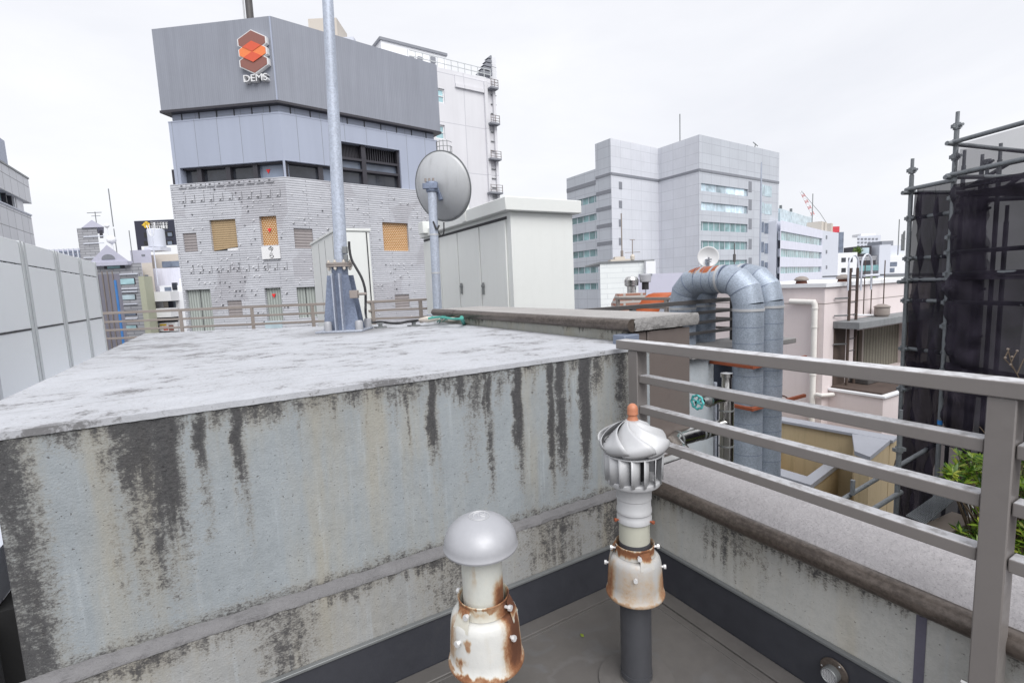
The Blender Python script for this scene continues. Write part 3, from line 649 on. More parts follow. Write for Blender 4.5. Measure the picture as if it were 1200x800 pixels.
for k in range(NT):                              # overlapping spiral petals of the hood
    a = 2*math.pi*k/NT; b = MB(); nu, nv = 14, 7; vt = []
    for i in range(nu+1):
        u = i/nu; w_ = min(1, u/.8); q_ = max(0, (u-.8)/.2); r = .021+.098*(w_**.95)+.004*math.sin(q_*math.pi)-.006*q_*q_; z = 1.076-.086*w_-.005*math.sin(w_*math.pi)-.030*q_
        for j in range(nv+1):
            v = j/nv; aa = a+u*1.9-.6*u*u+v*(2*math.pi/NT)*1.25
            lift = .027*(v**1.8)*math.sin(min(1,u*1.05)*math.pi*.70)+.0015
            rib = .0016*math.exp(-((v-.80)/.06)**2)
            rr = r+lift*.55+rib; vt.append((rr*math.cos(aa), rr*math.sin(aa), z+lift*.85+rib))
    b.add(vt, [(i*(nv+1)+j, (i+1)*(nv+1)+j, (i+1)*(nv+1)+j+1, i*(nv+1)+j+1) for i in range(nu) for j in range(nv)])
    pe = b.build('petal', M['alu'], tv, sharp=60, solid=.0012)
    if k % 2 == 0:
        rv = MB()
        for i in (4, 6, 8, 10):
            p = Vector(vt[i*(nv+1)+1]); q = p.normalized(); rv.lathe([(.0026, -.001), (.0022, .0025), (.0008, .0032)], 8, c=p+Vector((0,0,.001)))
        rv.build('rivet', M['alu_dark'], pe)
MB().lathe([(.0225, 1.066), (.0235, 1.072), (.0175, 1.086), (.0165, 1.094), (.0205, 1.099), (.0205, 1.103), (.0195, 1.106), (.0205, 1.118), (.0175, 1.130), (.010, 1.138), (.002, 1.1405)], 28).build('finial', M['terracotta'], tv)

EX, EY = .581, 1.225
ec = to_cam(EX, EY)
dv = thing('dome_vent', 'white dome capped vent with heavily rusted collar on a dark pipe nearest the camera', 'roof vent', (EX, EY, 0))
MB().lathe([(.0602, 0), (.0602, .69)], 40).build('pipe', M['pvc'], dv)
M['rust_d'] = rusty_white('rust_eaten_white_skirt', [(ec+1.0, .72, .60, .17, 1.25), (ec+.72, .22, .55, .09, .8), (ec-.75, .30, .545, .03, .85), (ec-.55, .16, .61, .02, .7), (ec, 4, .508, .018, .8), (ec-1.25, .4, .60, .1, .6)], (.62,.62,.60), seed=5)
M['rust_dc'] = rusty_white('rusted_white_collar', [(ec+1.15, 1.0, .69, .05, 1.2), (ec-.9, .8, .70, .03, .9), (ec, 4, .703, .012, .75), (ec-.2, .5, .688, .02, .4)], (.60,.58,.51), seed=6)
M['rust_dn'] = rusty_white('rusted_white_neck', [(ec+1.0, .75, .705, .085, 1.05), (ec, 4, .855, .024, .75), (ec-.4, .2, .79, .06, .3)], (.60,.61,.57), seed=7)
skirt_set(dv, .502, M['rust_d'], M['rust_dc'], ec+.78, 0)
MB().lathe([(.0595, .66), (.0595, .857)], 40).build('neck', M['rust_dn'], dv)
MB().lathe([(.063, .835), (.0645, .855), (.060, .859)], 40, caps=False).build('cap_seat', M['rust_dark'], dv)
DZ = .853
dm = MB(); prof = [(.062, DZ-.002), (.100, DZ-.003), (.107, DZ+.001), (.1085, DZ+.006), (.1075, DZ+.010), (.1065, DZ+.012)]
for i in range(1, 13):
    q = i/12*math.pi/2; prof.append((max(.0005, .1065*math.cos(q)), DZ+.012+.083*math.sin(q)))
dm.lathe(prof, 56); dome = dm.build('dome', M['alu_cap'], dv, sharp=28)
em = MB()
zt = lambda r: DZ+.012+.083*math.sqrt(max(0, 1-(r/.1065)**2))
def onring(r, n=36, t=.0012): em.tube([(r*math.cos(2*math.pi*i/n), r*math.sin(2*math.pi*i/n), zt(r)+.0006) for i in range(n+1)], t, 6, caps=False)
onring(.029); onring(.0255, t=.0008)
ax = ec-math.pi/2
for st in ([(-.016,-.012),(-.016,.012),(-.006,.013),(-.003,.006),(-.014,.002),(-.002,-.012)], [(.003,.012),(.003,-.008),(.009,-.013),(.016,-.008),(.016,.012)], [(-.001,-.016),(.014,-.017)]):
    em.tube([(p*math.cos(ax)-q*math.sin(ax), p*math.sin(ax)+q*math.cos(ax), zt(math.hypot(p,q))+.0004) for p, q in st], .0013, 6)
em.build('emblem', M['alu'], dome)

# round overflow grille in the flashing
dg_ = PX(978, 786, 1.822)
og = thing('overflow_grille', 'round bronze drain grille set in the dark flashing below the parapet', 'drain grille', dg_)
MX = Matrix.Rotation(-math.pi/2, 4, 'Y')
MB().lathe([(.024, 0), (.047, 0), (.049, .004), (.047, .008), (.030, .012), (.024, .012)], 40, M=MX).build('flange', M['bronze'], og)
gr = MB(); gr.lathe([(.026, .008), (.0285, .012), (.0285, .040), (.0265, .043), (.0245, .040), (.0245, .012)], 36, M=MX); gr.lathe([(.0245, .030), (.001, .030)], 24, M=MX, m=1, caps=False)
gr.build('outlet', [M['trim'], M['black']], og)
gg = MB()
for i in range(-4, 5):
    h = math.sqrt(max(0, .0245**2-(i*.0055)**2)); gg.tube([(-.038, i*.0055, -h), (-.038, i*.0055, h)], .0011, 6); gg.tube([(-.039, -h, i*.0055), (-.039, h, i*.0055)], .0011, 6)
gg.build('grating', M['alu'], og)
for a in (0, 2.09, 4.19): MB().lathe([(.004, 0), (.004, .009), (.002, .011)], 8, M=MX, c=(0, .040*math.cos(a), .040*math.sin(a))).build('screw', M['alu'], og)
lf = PZ(682, 744, .004)
l_ = MB(); l_.add([(0,-.013,0),(.007,-.004,.004),(.006,.006,.003),(0,.013,.001),(-.006,.005,.003),(-.008,-.005,.002),(0,0,.006)], [(0,1,6),(1,2,6),(2,3,6),(3,4,6),(4,5,6),(5,0,6)])
tag(l_.build('fallen_leaf', M['leaf_new'], loc=lf), 'small yellow green leaf lying on the grey deck left of the turbine pipe', 'leaf')
# ================================================================== ON AND AROUND THE NEIGHBOURING ROOFS
side = ROT @ Vector((1, 0, 0)); side = Vector((side.x, side.y, 0)).normalized()       # to the right as the photographer stands
fwd = Vector((-side.y, side.x, 0))
def V3(x, y, z): return Vector((x, y, z))
# ------------------------------------------------------------------ galvanised mast
mb_ = PZ(404, 388, WT); MX_, MY_ = mb_.x, mb_.y
mast = thing('antenna_mast', 'tall galvanised mast on a gusseted steel foot bolted to the white flat roof', 'mast', (MX_, MY_, WT))
zf_ = .585
ql = Matrix(((side.x, fwd.x, 0, 0), (side.y, fwd.y, 0, 0), (0, 0, 1, 0), (0, 0, 0, 1)))  # local frame turned to the roof user
def mloc(mb): mb.v = [tuple(ql @ Vector(p)) for p in mb.v]; return mb
mloc(MB().box(-.21, .21, -.16, .20, .002, .018)).build('base_plate', M['galv'], mast, bevel=.003)
core = MB().lathe([(.072, .018), (.072, zf_)], 28); core.build('foot_tube', M['galv_dark'], mast)
for (x0, x1) in ((-.165, -.095), (.165, .095)):
    for y_ in (-.07, .07):
        g1 = MB(); g1.extrude([(x0, y_, .018), (0, y_, .018), (0, y_, zf_-.075), (x1, y_, zf_-.075)], (0, .012, 0)); mloc(g1).build('gusset', M['galv_dark'], mast, bevel=.002)
for x_ in (-.035, .03):
    g1 = MB(); g1.box(x_-.006, x_+.006, -.13, -.06, .018, zf_-.06); mloc(g1).build('gusset', M['galv'], mast, bevel=.002)
fl = MB(); fl.lathe([(.115, zf_), (.115, zf_+.016)], 32); fl.lathe([(.115, zf_+.020), (.115, zf_+.036)], 32); fl.build('flange', M['rail_far'], mast)
for k in range(8):
    a = k*math.pi/4+.2; c_ = V3(.098*math.cos(a), .098*math.sin(a), 0); b = MB(); b.tube([c_+V3(0,0,zf_-.03), c_+V3(0,0,zf_+.062)], .007, 8); b.tube([c_+V3(0,0,zf_-.022), c_+V3(0,0,zf_-.003)], .014, 6); b.tube([c_+V3(0,0,zf_+.038), c_+V3(0,0,zf_+.05)], .014, 6)
    b.build('bolt', M['cream'], mast)
for x_, y_ in ((-.105, -.12), (.175, -.12), (-.17, .16), (.17, .16)):
    b = MB(); b.lathe([(.034, .018), (.034, .085), (.028, .10), (.010, .104)], 16, c=(x_, y_, 0)); mloc(b).build('anchor_cap', M['alu_cap'], mast)
lean = side*.030
pl = MB(); zs = [zf_+.02, 1.3, 2.2, 3.1, 4.2, 5.6]
pl.tube([lean*z+V3(0,0,z) for z in zs], [.058, .054, .049, .044, .039, .034], 28); pl.build('pole', M['galv_pole'], mast)
jb = MB().box(.06, .10, -.075, -.035, .70, .76); jb.box(.065, .10, -.07, -.04, .64, .69); jb.tube([(.085,-.055,.60),(.085,-.055,.65)], .014, 10); mloc(jb).build('junction_box', M['trim'], mast, bevel=.003)
jb = MB().box(.115, .185, -.14, -.085, .30, .37); jb.tube([(.18, -.11, .335), (.26, -.11, .335)], .012, 10); mloc(jb).build('junction_box', M['rail_far'], mast, bevel=.004)
cb_pts = [(409,283),(409.5,292),(412,304),(418,315),(424,326),(428,340),(428.5,355),(428.5,366),(430,374),(436,377.5),(446,377),(456,378.3),(468,378.6),(478,376.5),(490,375.2),(502,374.6)]
cpts = []
c0 = V3(MX_, MY_, 0)+side*.30-fwd*.12
for i, (px, py) in enumerate(cb_pts):
    if i < 8:
        k = min(1, i/5); n3 = -fwd; a = V3(MX_, MY_, 0)-fwd*.06+(c0-V3(MX_, MY_, 0)+fwd*.06)*0
        v = ray(px, py); t = n3.dot(a-EYE)/n3.dot(v); cpts.append(EYE+v*t)
    else: cpts.append(PZ(px, py, WT+.055 if py < 377.4 else WT+.045))
def smooth_pts(P, n=5):
    out = []
    for i in range(len(P)-1):
        p0 = P[max(0,i-1)]; p1 = P[i]; p2 = P[i+1]; p3 = P[min(len(P)-1,i+2)]
        for k in range(n):
            t = k/n; out.append(.5*((2*p1)+(p2-p0)*t+(2*p0-5*p1+4*p2-p3)*t*t+(3*p1-p0-3*p2+p3)*t**3))
    return out+[P[-1]]
tag(MB().tube(smooth_pts(cpts), .0115, 10).build('power_cable', M['rubber']), 'black cable dropping from the mast and running along the white roof', 'cable')
for px, py, w_ in ((446, 384, 'nearest the mast foot'), (485, 382, 'nearest the raised coping')):
    p = PZ(px, py, WT+.001); s_ = MB().box(-.05, .05, -.05, .05, 0, .012); s_.tube([(0,0,.01),(0,0,.045)], .02, 10); s_.box(-.03, .03, -.02, .02, .038, .05)
    tag(s_.build('cable_support', M['trim'], loc=p), 'small grey cable support block on the white roof '+w_, 'cable support', 'supports under the black cable')
# rope and pipe fittings where the cable meets the raised coping
rp = thing('pipe_fitting', 'beige pipe fitting with teal rope tied round it at the end of the black cable', 'pipe fitting', PZ(545, 376, WT))
o0 = PZ(545, 376, WT)
def relp(px, py, z): return PZ(px, py, z)-o0
b = MB(); b.tube([relp(492,374.8,WT+.06), relp(500,374.3,WT+.065), relp(512,373.5,WT+.06), relp(530,374,WT+.05), relp(538,373,WT+.05)], [.016,.03,.016,.02,.016], 12); b.build('conduit', M['cream'], rp)
b = MB(); rr_ = random.Random(5)
for k in range(7): 
    x0 = rr_.uniform(500, 520); b.tube([relp(x0, 376+rr_.uniform(-1,2), WT+.02), relp(x0+6, 371+rr_.uniform(-1,1), WT+.09), relp(x0+14, 374+rr_.uniform(-1,2), WT+.03)], .006, 6)
b.tube(smooth_pts([relp(502,373,WT+.08), relp(515,371.5,WT+.09), relp(530,373.5,WT+.08), relp(541,374,WT+.08), relp(543,379,WT+.01)]), .010, 8)
b.tube([relp(541,372,WT+.09), relp(544,380,WT+.0)], .018, 8); b.build('rope', M['rope'], rp)

# ------------------------------------------------------------------ satellite dish
dp = PD(512.5, 357, 6.6); dtop = PD(513, 222, 6.6)
dish = thing('satellite_dish', 'grey satellite dish seen from behind on a galvanised post beside the large white cabinet', 'satellite dish', (dp.x, dp.y, WT))
hz = dtop.z-WT
pole = MB(); pole.tube([(0,0,0), V3(0,0,hz+.05)+side*.02], .058, 24); pole.lathe([(.15, 0), (.15, .014)], 20); po = pole.build('post', M['galv_pole'], dish)
for z in (.55, 1.05): MB().lathe([(.062, z), (.062, z+.022)], 24, c=side*.01*z).build('band', M['alu'], po)
axis = (fwd*math.cos(R(30))+side*math.sin(R(30))).normalized(); axis = (axis*math.cos(R(12))+V3(0,0,math.sin(R(12)))).normalized()
Mq = axis.to_track_quat('Z', 'Y').to_matrix()
ctr = PD(518.5, 219, 6.66)-V3(dp.x, dp.y, WT); RD = .452
ds = MB(); prof = [(max(.001, RD*i/14), .17*(i/14)**2-.17) for i in range(15)]
ds.lathe(prof, 56, c=ctr, M=Mq, caps=False); dso = ds.build('reflector', M['dish'], dish, sharp=60, solid=.006)
rm = MB(); rm.lathe([(RD-.002,-.006),(RD+.012,-.006),(RD+.014,.006),(RD-.002,.008)], 56, c=ctr, M=Mq, caps=False); rm.build('rim', M['trim'], dso)
mt = MB(); mc = V3(0,0,hz)
mt.lathe([(.075, hz-.07), (.085, hz-.05), (.085, hz+.05), (.07, hz+.065)], 8, c=side*.02); mt.bar(mc+side*.02, mc+side*.05+fwd*.16, .12, .14); mt.bar(mc+side*.12+fwd*.08-V3(0,0,.16), mc+side*.06+fwd*.10+V3(0,0,.08), .05, .05)
mt.bar(mc-side*.09-fwd*.06, mc+side*.10-fwd*.06, .05, .07); mt.build('mount', M['galv_dark'], dish, bevel=.006)
b = MB()
for k in range(3): b.tube([mc+side*(-.05+.05*k)-fwd*.05+V3(0,0,.06), mc+side*(-.05+.05*k)-fwd*.05+V3(0,0,.10)], .014, 6)
b.build('bolt', M['rail_far'], dish)
fd = MB(); fd.tube([ctr+Mq@V3(0,-RD*.95,0)+V3(0,0,0), ctr+axis*.5+V3(0,0,-.05)], .012, 8); fd.tube([ctr+axis*.46, ctr+axis*.58], .03, 12); fd.build('feed_arm', M['trim'], dish)
cbm = MB(); cbm.tube(smooth_pts([mc+side*.05+V3(0,0,-.5), mc+side*.09+V3(0,0,-.62), mc+side*.14+V3(0,0,-.60), mc+side*.15+V3(0,0,-.46)]), .009, 8); cbm.tube(smooth_pts([mc+side*.02-fwd*.06+V3(0,0,-.45), mc+side*.06-fwd*.06+V3(0,0,-.55), mc+side*.09-fwd*.03+V3(0,0,-.5)]), .012, 8); cbm.build('cable', M['rubber'], dish)
lb = ctr+Mq@V3(-.0,-.0,-.17); st_ = MB()
hitp = PD(535, 246, 6.60)-V3(dp.x, dp.y, WT); st_.bar(hitp-side*.03, hitp+side*.04, .03, .03); st_.build('sticker', M['white'], dish) if False else None

# ------------------------------------------------------------------ cabinets on the next roof
CX = 3.5
y0 = PX(598, 300, CX).y; y1 = PX(497.5, 320, CX).y; zt_ = PX(598, 247, CX).z; x1_ = PY(672, 300, y0).x
bc = thing('equipment_cabinet', 'large off white roof cabinet with doors and an overhanging flat lid behind the dish', 'cabinet', (CX, y0, .3))
def cb(mb, name, mat, par, **k):
    o = mb.build(name, mat, par, **k); o.data.transform(Matrix.Translation((-CX, -y0, -.3))); return o
cb(MB().box(CX+.03, x1_, y0, y1, .3, zt_), 'body', M['cab'], bc, bevel=.006)
F_ = Facade((CX, y1), (CX, y0))
sm_ = [F_.hit(px, 320)[0] for px in (497.5, 516.5, 537.6, 563.2, 594.5)]
for i in range(4):
    d_ = cb(MB().fbox(F_, sm_[i]+.02, sm_[i+1]-.02, .50, zt_-.10, -.028, -.002), 'door', M['cab'], bc, bevel=.006)
    hs = F_.hit((0, 0, 0, 0)[0]+[520, 541.5, 567, 590][i], 338)
    if i in (1, 2): cb(MB().fbox(F_, hs[0]-.02, hs[0]+.02, hs[1]-.09, hs[1]+.09, -.002, .025).fbox(F_, hs[0]-.035, hs[0]+.035, hs[1]+.02, hs[1]+.06, .0, .03), 'handle', M['trim'], d_, bevel=.004)
    if i == 0:
        hs = F_.hit(510.5, 302); cb(MB().fbox(F_, hs[0]-.05, hs[0]+.04, hs[1]-.12, hs[1]+.12, -.002, .012), 'handle', M['black'], d_, bevel=.004)
        hs = F_.hit(507.5, 334); cb(MB().fbox(F_, hs[0]-.12, hs[0]+.12, hs[1]-.12, hs[1]+.12, -.003, .004), 'notice', M['white'], d_)
cb(MB().fbox(F_, sm_[0], sm_[4], zt_-.09, zt_-.05, -.03, -.024), 'door_head_shadow_strip', M['seam'], bc)  # dark strip on the body draws the shadow line above the doors
cb(MB().box(CX+.028, CX+.05, y0-.004, y0+.05, .5, zt_-.05), 'corner_post', M['cab_lid'], bc, bevel=.004)
LZ = .185
ld = MB(); ld.box(CX-.10, x1_+.10, y0-.10, y1-.9, zt_, zt_+LZ); ld.box(CX-.04, x1_+.06, y1-.9, y1+.02, zt_-.02, zt_+LZ-.06)
cb(ld, 'lid', M['cab_lid'], bc, bevel=.012)
lz = F_.hit(501, 268); cb(MB().fbox(F_, lz[0]-.12, lz[0]+.12, lz[1]-.10, lz[1]+.12, .0, .14), 'lamp_housing', M['cab_lid'], bc, bevel=.01)
h5 = F_.hit(551, 251); cb(MB().fbox(F_, h5[0]-.05, h5[0]+.05, h5[1]-.12, h5[1]+.16, .03, .12), 'lid_bracket', M['cab_lid'], bc, bevel=.008)
cb(MB().box(CX+.1, x1_-.05, y0+.05, y1-.1, .0, .298), 'plinth', M['sill_concrete'], bc)

KX = 2.05
k0 = PX(398, 320, KX).y; k1 = PX(367.5, 320, KX).y; kz = PX(398, 268, KX).z; kx1 = PY(436, 320, k0).x
kb = thing('electrical_cabinet', 'narrow upright off white electrical cabinet standing behind the foot of the mast', 'cabinet', (KX, k0, .3))
def kbd(mb, name, mat, par, **k):
    o = mb.build(name, mat, par, **k); o.data.transform(Matrix.Translation((-KX, -k0, -.3))); return o
kbd(MB().box(KX, kx1, k0, k1, .3, kz), 'body', M['cab'], kb, bevel=.006)
kbd(MB().box(KX-.03, kx1+.03, k0-.03, k1+.03, kz, kz+.05), 'lid', M['cab_lid'], kb, bevel=.006)
Fk = Facade((KX, k1), (KX, k0))
for px in (376, 383.5, 393): s_ = Fk.hit(px, 320)[0]; kbd(MB().fbox(Fk, s_-.008, s_+.008, .5, kz-.06, -.002, .003), 'door_joint', M['seam'], kb)
Fk2 = Facade((KX, k0), (kx1, k0)); s_ = Fk2.hit(433.5, 330)[0]
kbd(MB().fbox(Fk2, s_-.012, s_+.012, .4, kz-.02, -.002, .004), 'edge_gasket', M['seam'], kb)
kbd(MB().fbox(Fk2, .05, s_-.03, .45, kz-.03, .0, .012), 'door', M['cab'], kb, bevel=.004)

# row of outdoor units on the left
AX = -1.75
ys = [3.45, 4.63, 5.82, 7.01, 8.22, 9.42, 10.52]
lab = ['outdoor unit with white louvred top, nearest in the row beside the white roof', 'outdoor unit second from the near end of the row of pale units', 'outdoor unit midway along the row, four from the near end', 'outdoor unit next to last at the far end of the row', 'outdoor unit at the far end of the row, next to the gable roofed building']
tag(MB().box(-3.6, -.88, 2.6, 11.2, .42, .62).build('equipment_platform', M['pale_far']), 'pale concrete slab carrying the row of outdoor units', 'platform')
for i in range(6):
    a, bq = ys[i], ys[i+1]; oc = V3(AX, a, .62)
    if i == 0: text = 'outdoor unit cut off by the left edge of the photo, first of the row'
    else: text = lab[i-1]
    u = thing('outdoor_unit', 'pale '+text, 'outdoor unit', oc, 'outdoor units lined up beside the white roof')
    W_ = bq-a; H_ = 1.62
    MB().box(-1.0, -.025, .07, W_-.07, .10, H_-.02).build('casing', M['unit'], u, bevel=.008)
    F0 = Facade((0, W_-.10), (0, .10)); Wd = W_-.20
    lo_ = MB().fbox(F0, 0, Wd, .12, .735, -.024, .0).build('lower_panel', M['unit'], u, bevel=.006)
    up_ = MB().fbox(F0, 0, Wd, .75, 1.40, -.024, .002).build('middle_panel', M['unit'], u, bevel=.006)
    tp = MB().fbox(F0, 0, Wd, 1.412, H_, -.024, -.004)
    for k in range(3): tp.fbox(F0, 0, Wd, 1.43+k*.063, 1.472+k*.063, -.004, .006)
    tp.build('top_louvre', M['unit'], u, bevel=.004)
    for q in (.02, W_-.085):
        MB().box(-.05, .03, q, q+.065, 0, H_+.03).build('post', M['unit_frame'], u, bevel=.004)
    MB().box(-1.0, .02, .09, W_-.09, H_, H_+.025).build('top_cover', M['unit'], u, bevel=.006)
    sc_ = MB()
    for z in (.743, 1.406):
        for k in range(4): sc_.fbox(F0, .08+k*(Wd-.16)/3-.014, .08+k*(Wd-.16)/3+.014, z-.008, z+.014, -.005, .009)
    sc_.build('screw', M['black'], u)
    MB().fbox(F0, Wd*.86, Wd*.95, .20, .46, .0005, .004).build('rating_label', M['unit_label'], lo_)
    MB().fbox(F0, Wd*.72, Wd*.78, 1.12, 1.16, .0025, .006).fbox(F0, Wd*.70, Wd*.80, 1.20, 1.33, .0025, .005).build('maker_badge', M['unit_label'], up_)
    MB().fbox(F0, 0, Wd, .737, .748, -.03, -.012).build('panel_joint', M['seam'], u)
# walls added and coloured near black to keep the gap dark
dw = thing('gap_shade_wall', 'near black wall added to keep the gap left of the concrete block dark', 'wall', (-2, 2.4, -6))
MB().box(-3.6, -.9, 2.45, 2.6, -6, .41).build('wall', M['gap_shade'], dw).data.transform(Matrix.Translation((2,-2.4,6)))
MB().box(-3.9, -3.6, -3.2, 11, -6, .41).build('side_wall', M['gap_shade'], dw).data.transform(Matrix.Translation((2,-2.4,6)))  # unseen side wall added so the gap stays dark
MB().box(-.885, -.80, 2.6, 7, -6, .41).build('wall', M['gap_shade'], dw).data.transform(Matrix.Translation((2,-2.4,6)))
MB().box(-.90, -.70, -3.2, 1.86, -6, -.31).build('wall', M['gap_shade'], dw).data.transform(Matrix.Translation((2,-2.4,6)))

# ------------------------------------------------------------------ railings further back
def railing(A, B, ztop, zs, posts, zb, name, label, mat, t=.045, group=None):
    A = Vector((*A[:2], 0)); B = Vector((*B[:2], 0)); r = thing(name, label, 'railing', A+V3(0,0,zb), group); D = B-A
    MB().bar(V3(0,0,ztop-zb), D+V3(0,0,ztop-zb), t*1.1, t).build('top_rail', mat, r, bevel=.004)
    for z in zs: MB().bar(V3(0,0,z-zb), D+V3(0,0,z-zb), t*.8, t*.8).build('cross_rail', mat, r, bevel=.004)
    d = D.normalized()
    for k in posts: MB().box(-t*.6, t*.6, -t*.6, t*.6, 0, ztop-zb-t*.5).build('post', mat, r, loc=D*k, bevel=.004)
    return r
a_, b_ = PD(116, 366, 10), PD(505, 353.5, 10)
posts = [(PD(px, 365, 10)-a_).to_2d().length/(b_-a_).to_2d().length for px in (119, 211, 295, 366, 437, 493)]
railing(a_, b_, 1.39, (1.21, 1.04, .87), posts, .25, 'roof_railing', 'taupe metal railing running along the far side of the white roof', M['rail_far'], .052)
DY = 4.30
xa, xb = PY(676, 349, DY).x, PY(862, 349, DY).x
zr = [PY(820, q, DY).z for q in (353.5, 366.5, 378, 390)]
railing((xa, DY), (xb, DY), zr[0], zr[1:], [0.02, .30, .98], .2, 'duct_railing', 'weathered dark railing crossing in front of the left legs of the ducts', M['rail_dark'], .05)
railing((xb, DY+.06), (xb+.0, DY+2.4), zr[0], zr[1:], [.5, .98], .2, 'pale_return_railing', 'taupe railing seen between the legs of the rusty topped duct', M['rail_far'], .045)
gp = MB().box(xa+1.2, xb, DY+.5, DY+2.2, -.5, zr[2]-.03); tag(gp.build('dark_interior_box', M['shade_blue'], bevel=.01), 'dark blue grey box added for the shaded interior behind the weathered railing', 'metal box')  # added box, its dark colour stands for the shaded interior beyond

# ------------------------------------------------------------------ bent ducts
UX = 5.3
def duct(X, mat, label, ylo, yhi, ztop, r, rust):
    d = thing('ventilation_duct', label, 'duct', (0, 0, 0), 'bent galvanised ventilation ducts')
    rb_ = r*1.75; zc = ztop-r-rb_
    def bend(y, sgn, n=4):
        return [(X, y+sgn*rb_*(1-math.cos(q)), zc+rb_*math.sin(q)) for q in [i*math.pi/2/n for i in range(n+1)]]
    def gore(y, sgn): return [(X, ylo if sgn > 0 else yhi, zc)]
    n = 3; P1 = [(X, ylo+rb_*(1-math.cos(q)), zc+rb_*math.sin(q)) for q in [0]+[(i+.5)*math.pi/2/n for i in range(n)]+[math.pi/2]]
    P1 = [(X, ylo, zc-.02)]+[(X, ylo+rb_*(1-math.cos(q))*1.0, zc+rb_*math.sin(q)) for q in [i*math.pi/2/n for i in range(1, n)]]+[(X, ylo+rb_, zc+rb_)]
    P2 = [(X, yhi, zc-.02)]+[(X, yhi-rb_*(1-math.cos(q)), zc+rb_*math.sin(q)) for q in [i*math.pi/2/n for i in range(1, n)]]+[(X, yhi-rb_, zc+rb_)]
    MT = [mat, M['galv_dark'], M['alu']]
    for P in (P1, P2):
        js = MB().tube(P, r*1.003, 40)
        for i in range(1, len(P)-1):
            a = Vector(P[i-1]); b = Vector(P[i]); c = Vector(P[i+1]); t = ((b-a).normalized()+(c-b).normalized()).normalized()
            js.tube([b-t*.004, b+t*.004], r*1.03, 40, m=1)
        js.build('elbow', MT, d, sharp=14)
    for y in (ylo, yhi):
        js = MB().tube([(X, y, -9), (X, y, zc)], r, 40); js.tube([(X, y, zc-.085), (X, y, zc-.055)], r*1.045, 40, m=2)
        z = zc-.27
        while z > -2.6: js.tube([(X, y, z), (X, y, z+.005)], r*1.012, 40, m=1); z -= .19
        js.build('riser', MT, d, sharp=14)
    js = MB().tube([(X, ylo+rb_, zc+rb_), (X, yhi-rb_, zc+rb_)], r*.998, 40)
    m_ = (yhi-ylo-2*rb_); k = 0
    for k in range(4): yy = ylo+rb_+m_*(k/3); js.tube([(X, yy-.003, zc+rb_), (X, yy+.003, zc+rb_)], r*1.012, 40, m=1)
    js.tube([(X, ylo+rb_+.03, zc+rb_), (X, ylo+rb_+.06, zc+rb_)], r*1.035, 40, m=2); js.build('cross_run', MT, d, sharp=14)
    return d, zc
ylo, yhi = PX(877, 350, UX).y, PX(800, 350, UX).y
zt1 = PX(842, 311, UX).z; R1 = 15.6/575*PX(877, 400, UX).length*.97
M['duct'] = duct_mat('rust_topped_galvanised_duct', ((ylo+.40+.30, ylo+.40+.12, ylo+.40-.02), 0, zt1-.10))
d1, zc1 = duct(UX, M['duct'], 'galvanised bent duct with rust patches on its top run, the nearer of the pair', ylo, yhi, zt1, R1, True)
d2, zc2 = duct(UX+R1*2+.10, M['duct_plain'], 'clean galvanised bent duct standing behind the rusty topped one', ylo+.03, yhi+.03, zt1+.01, R1, False)
br = MB()
for zz in (PX(877, 425, UX).z, PX(877, 472, UX).z):
    s_ = R1+.03
    br = thing('duct_bracket', 'rusty red angle bracket holding the ducts, '+('just under the top rail line' if zz > .8 else 'lower of the two'), 'bracket', (UX, ylo, zz), 'rusty brackets on the ducts')
    MB().box(-s_-.05, R1*4+.16, -s_-.035, -s_, -.02, .02).box(-s_-.05, -s_-.015, -s_, .34, -.02, .02).build('angle_bar', M['rust'], br, bevel=.004)
    bl = MB(); 
    for q in (0, R1*2+.10): bl.tube([(q+s_*math.cos(t_), s_*math.sin(t_), 0) for t_ in [math.pi*i/12+math.pi for i in range(13)]], .008, 6)
    bl.build('u_bolt', M['rust_dark'], br)
sh = thing('duct_shaft', 'grey concrete shaft wall standing behind the duct risers', 'wall', (0, 0, 0))
sy = ylo+.36; sx0 = PY(806, 470, sy).x; sx1 = PY(913, 470, sy).x; sz = PY(880, 408, sy).z
MB().box(sx0, sx1, sy, sy+.5, -12, sz).build('wall', M['shaft'], sh, bevel=.01)
q0, q1 = PY(836, 470, sy).x, PY(868, 470, sy).x
MB().box(q0, q1, sy-.012, sy-.003, -12, sz-.02).build('recess_shade_strip', M['shade_blue'], sh)  # dark strip on the flat wall paints the shade of a recess
MB().box(sx0-.06, sx1+.18, sy-.12, sy+.6, sz+.002, sz+.07).build('cap', M['coping_dark'], sh, bevel=.01)

# ------------------------------------------------------------------ polished pipe with valve at the end of the parapet
VX, VY = 2.80, 2.02
vp = PY(851, 500, VY); VX = vp.x; r_ = .047
cp = thing('steel_pipe', 'polished steel clad pipe with a turquoise valve wheel rising past the coping', 'pipe', (VX, VY, -1))
zt2 = PY(851, 437, VY).z
def cpb(mb, name, mat, par=None, **k):
    o = mb.build(name, mat, par or cp, **k); o.data.transform(Matrix.Translation((-VX, -VY, 1))); return o
cpb(MB().tube([(VX, VY, -1), (VX, VY, zt2-.13)], r_, 28), 'riser', M['steel_pipe'])
cpb(MB().lathe([(r_*1.03, zt2-.15), (r_*1.45, zt2-.14), (r_*1.45, zt2-.12), (r_*.8, zt2-.115), (r_*.62, zt2-.10), (r_*.62, zt2-.03), (r_*.8, zt2-.026), (r_*.8, zt2), (.002, zt2+.004)], 24, c=(VX, VY, 0)), 'cap', M['steel_pipe'])
zv = PY(830, 468, VY).z
cpb(MB().tube([(VX-.02, VY, zv), (VX-.16, VY, zv)], r_*.86, 24).tube([(VX-.16, VY, zv), (VX-.185, VY, zv)], r_*1.02, 24), 'valve_branch', M['steel_pipe'])
cone = MB()
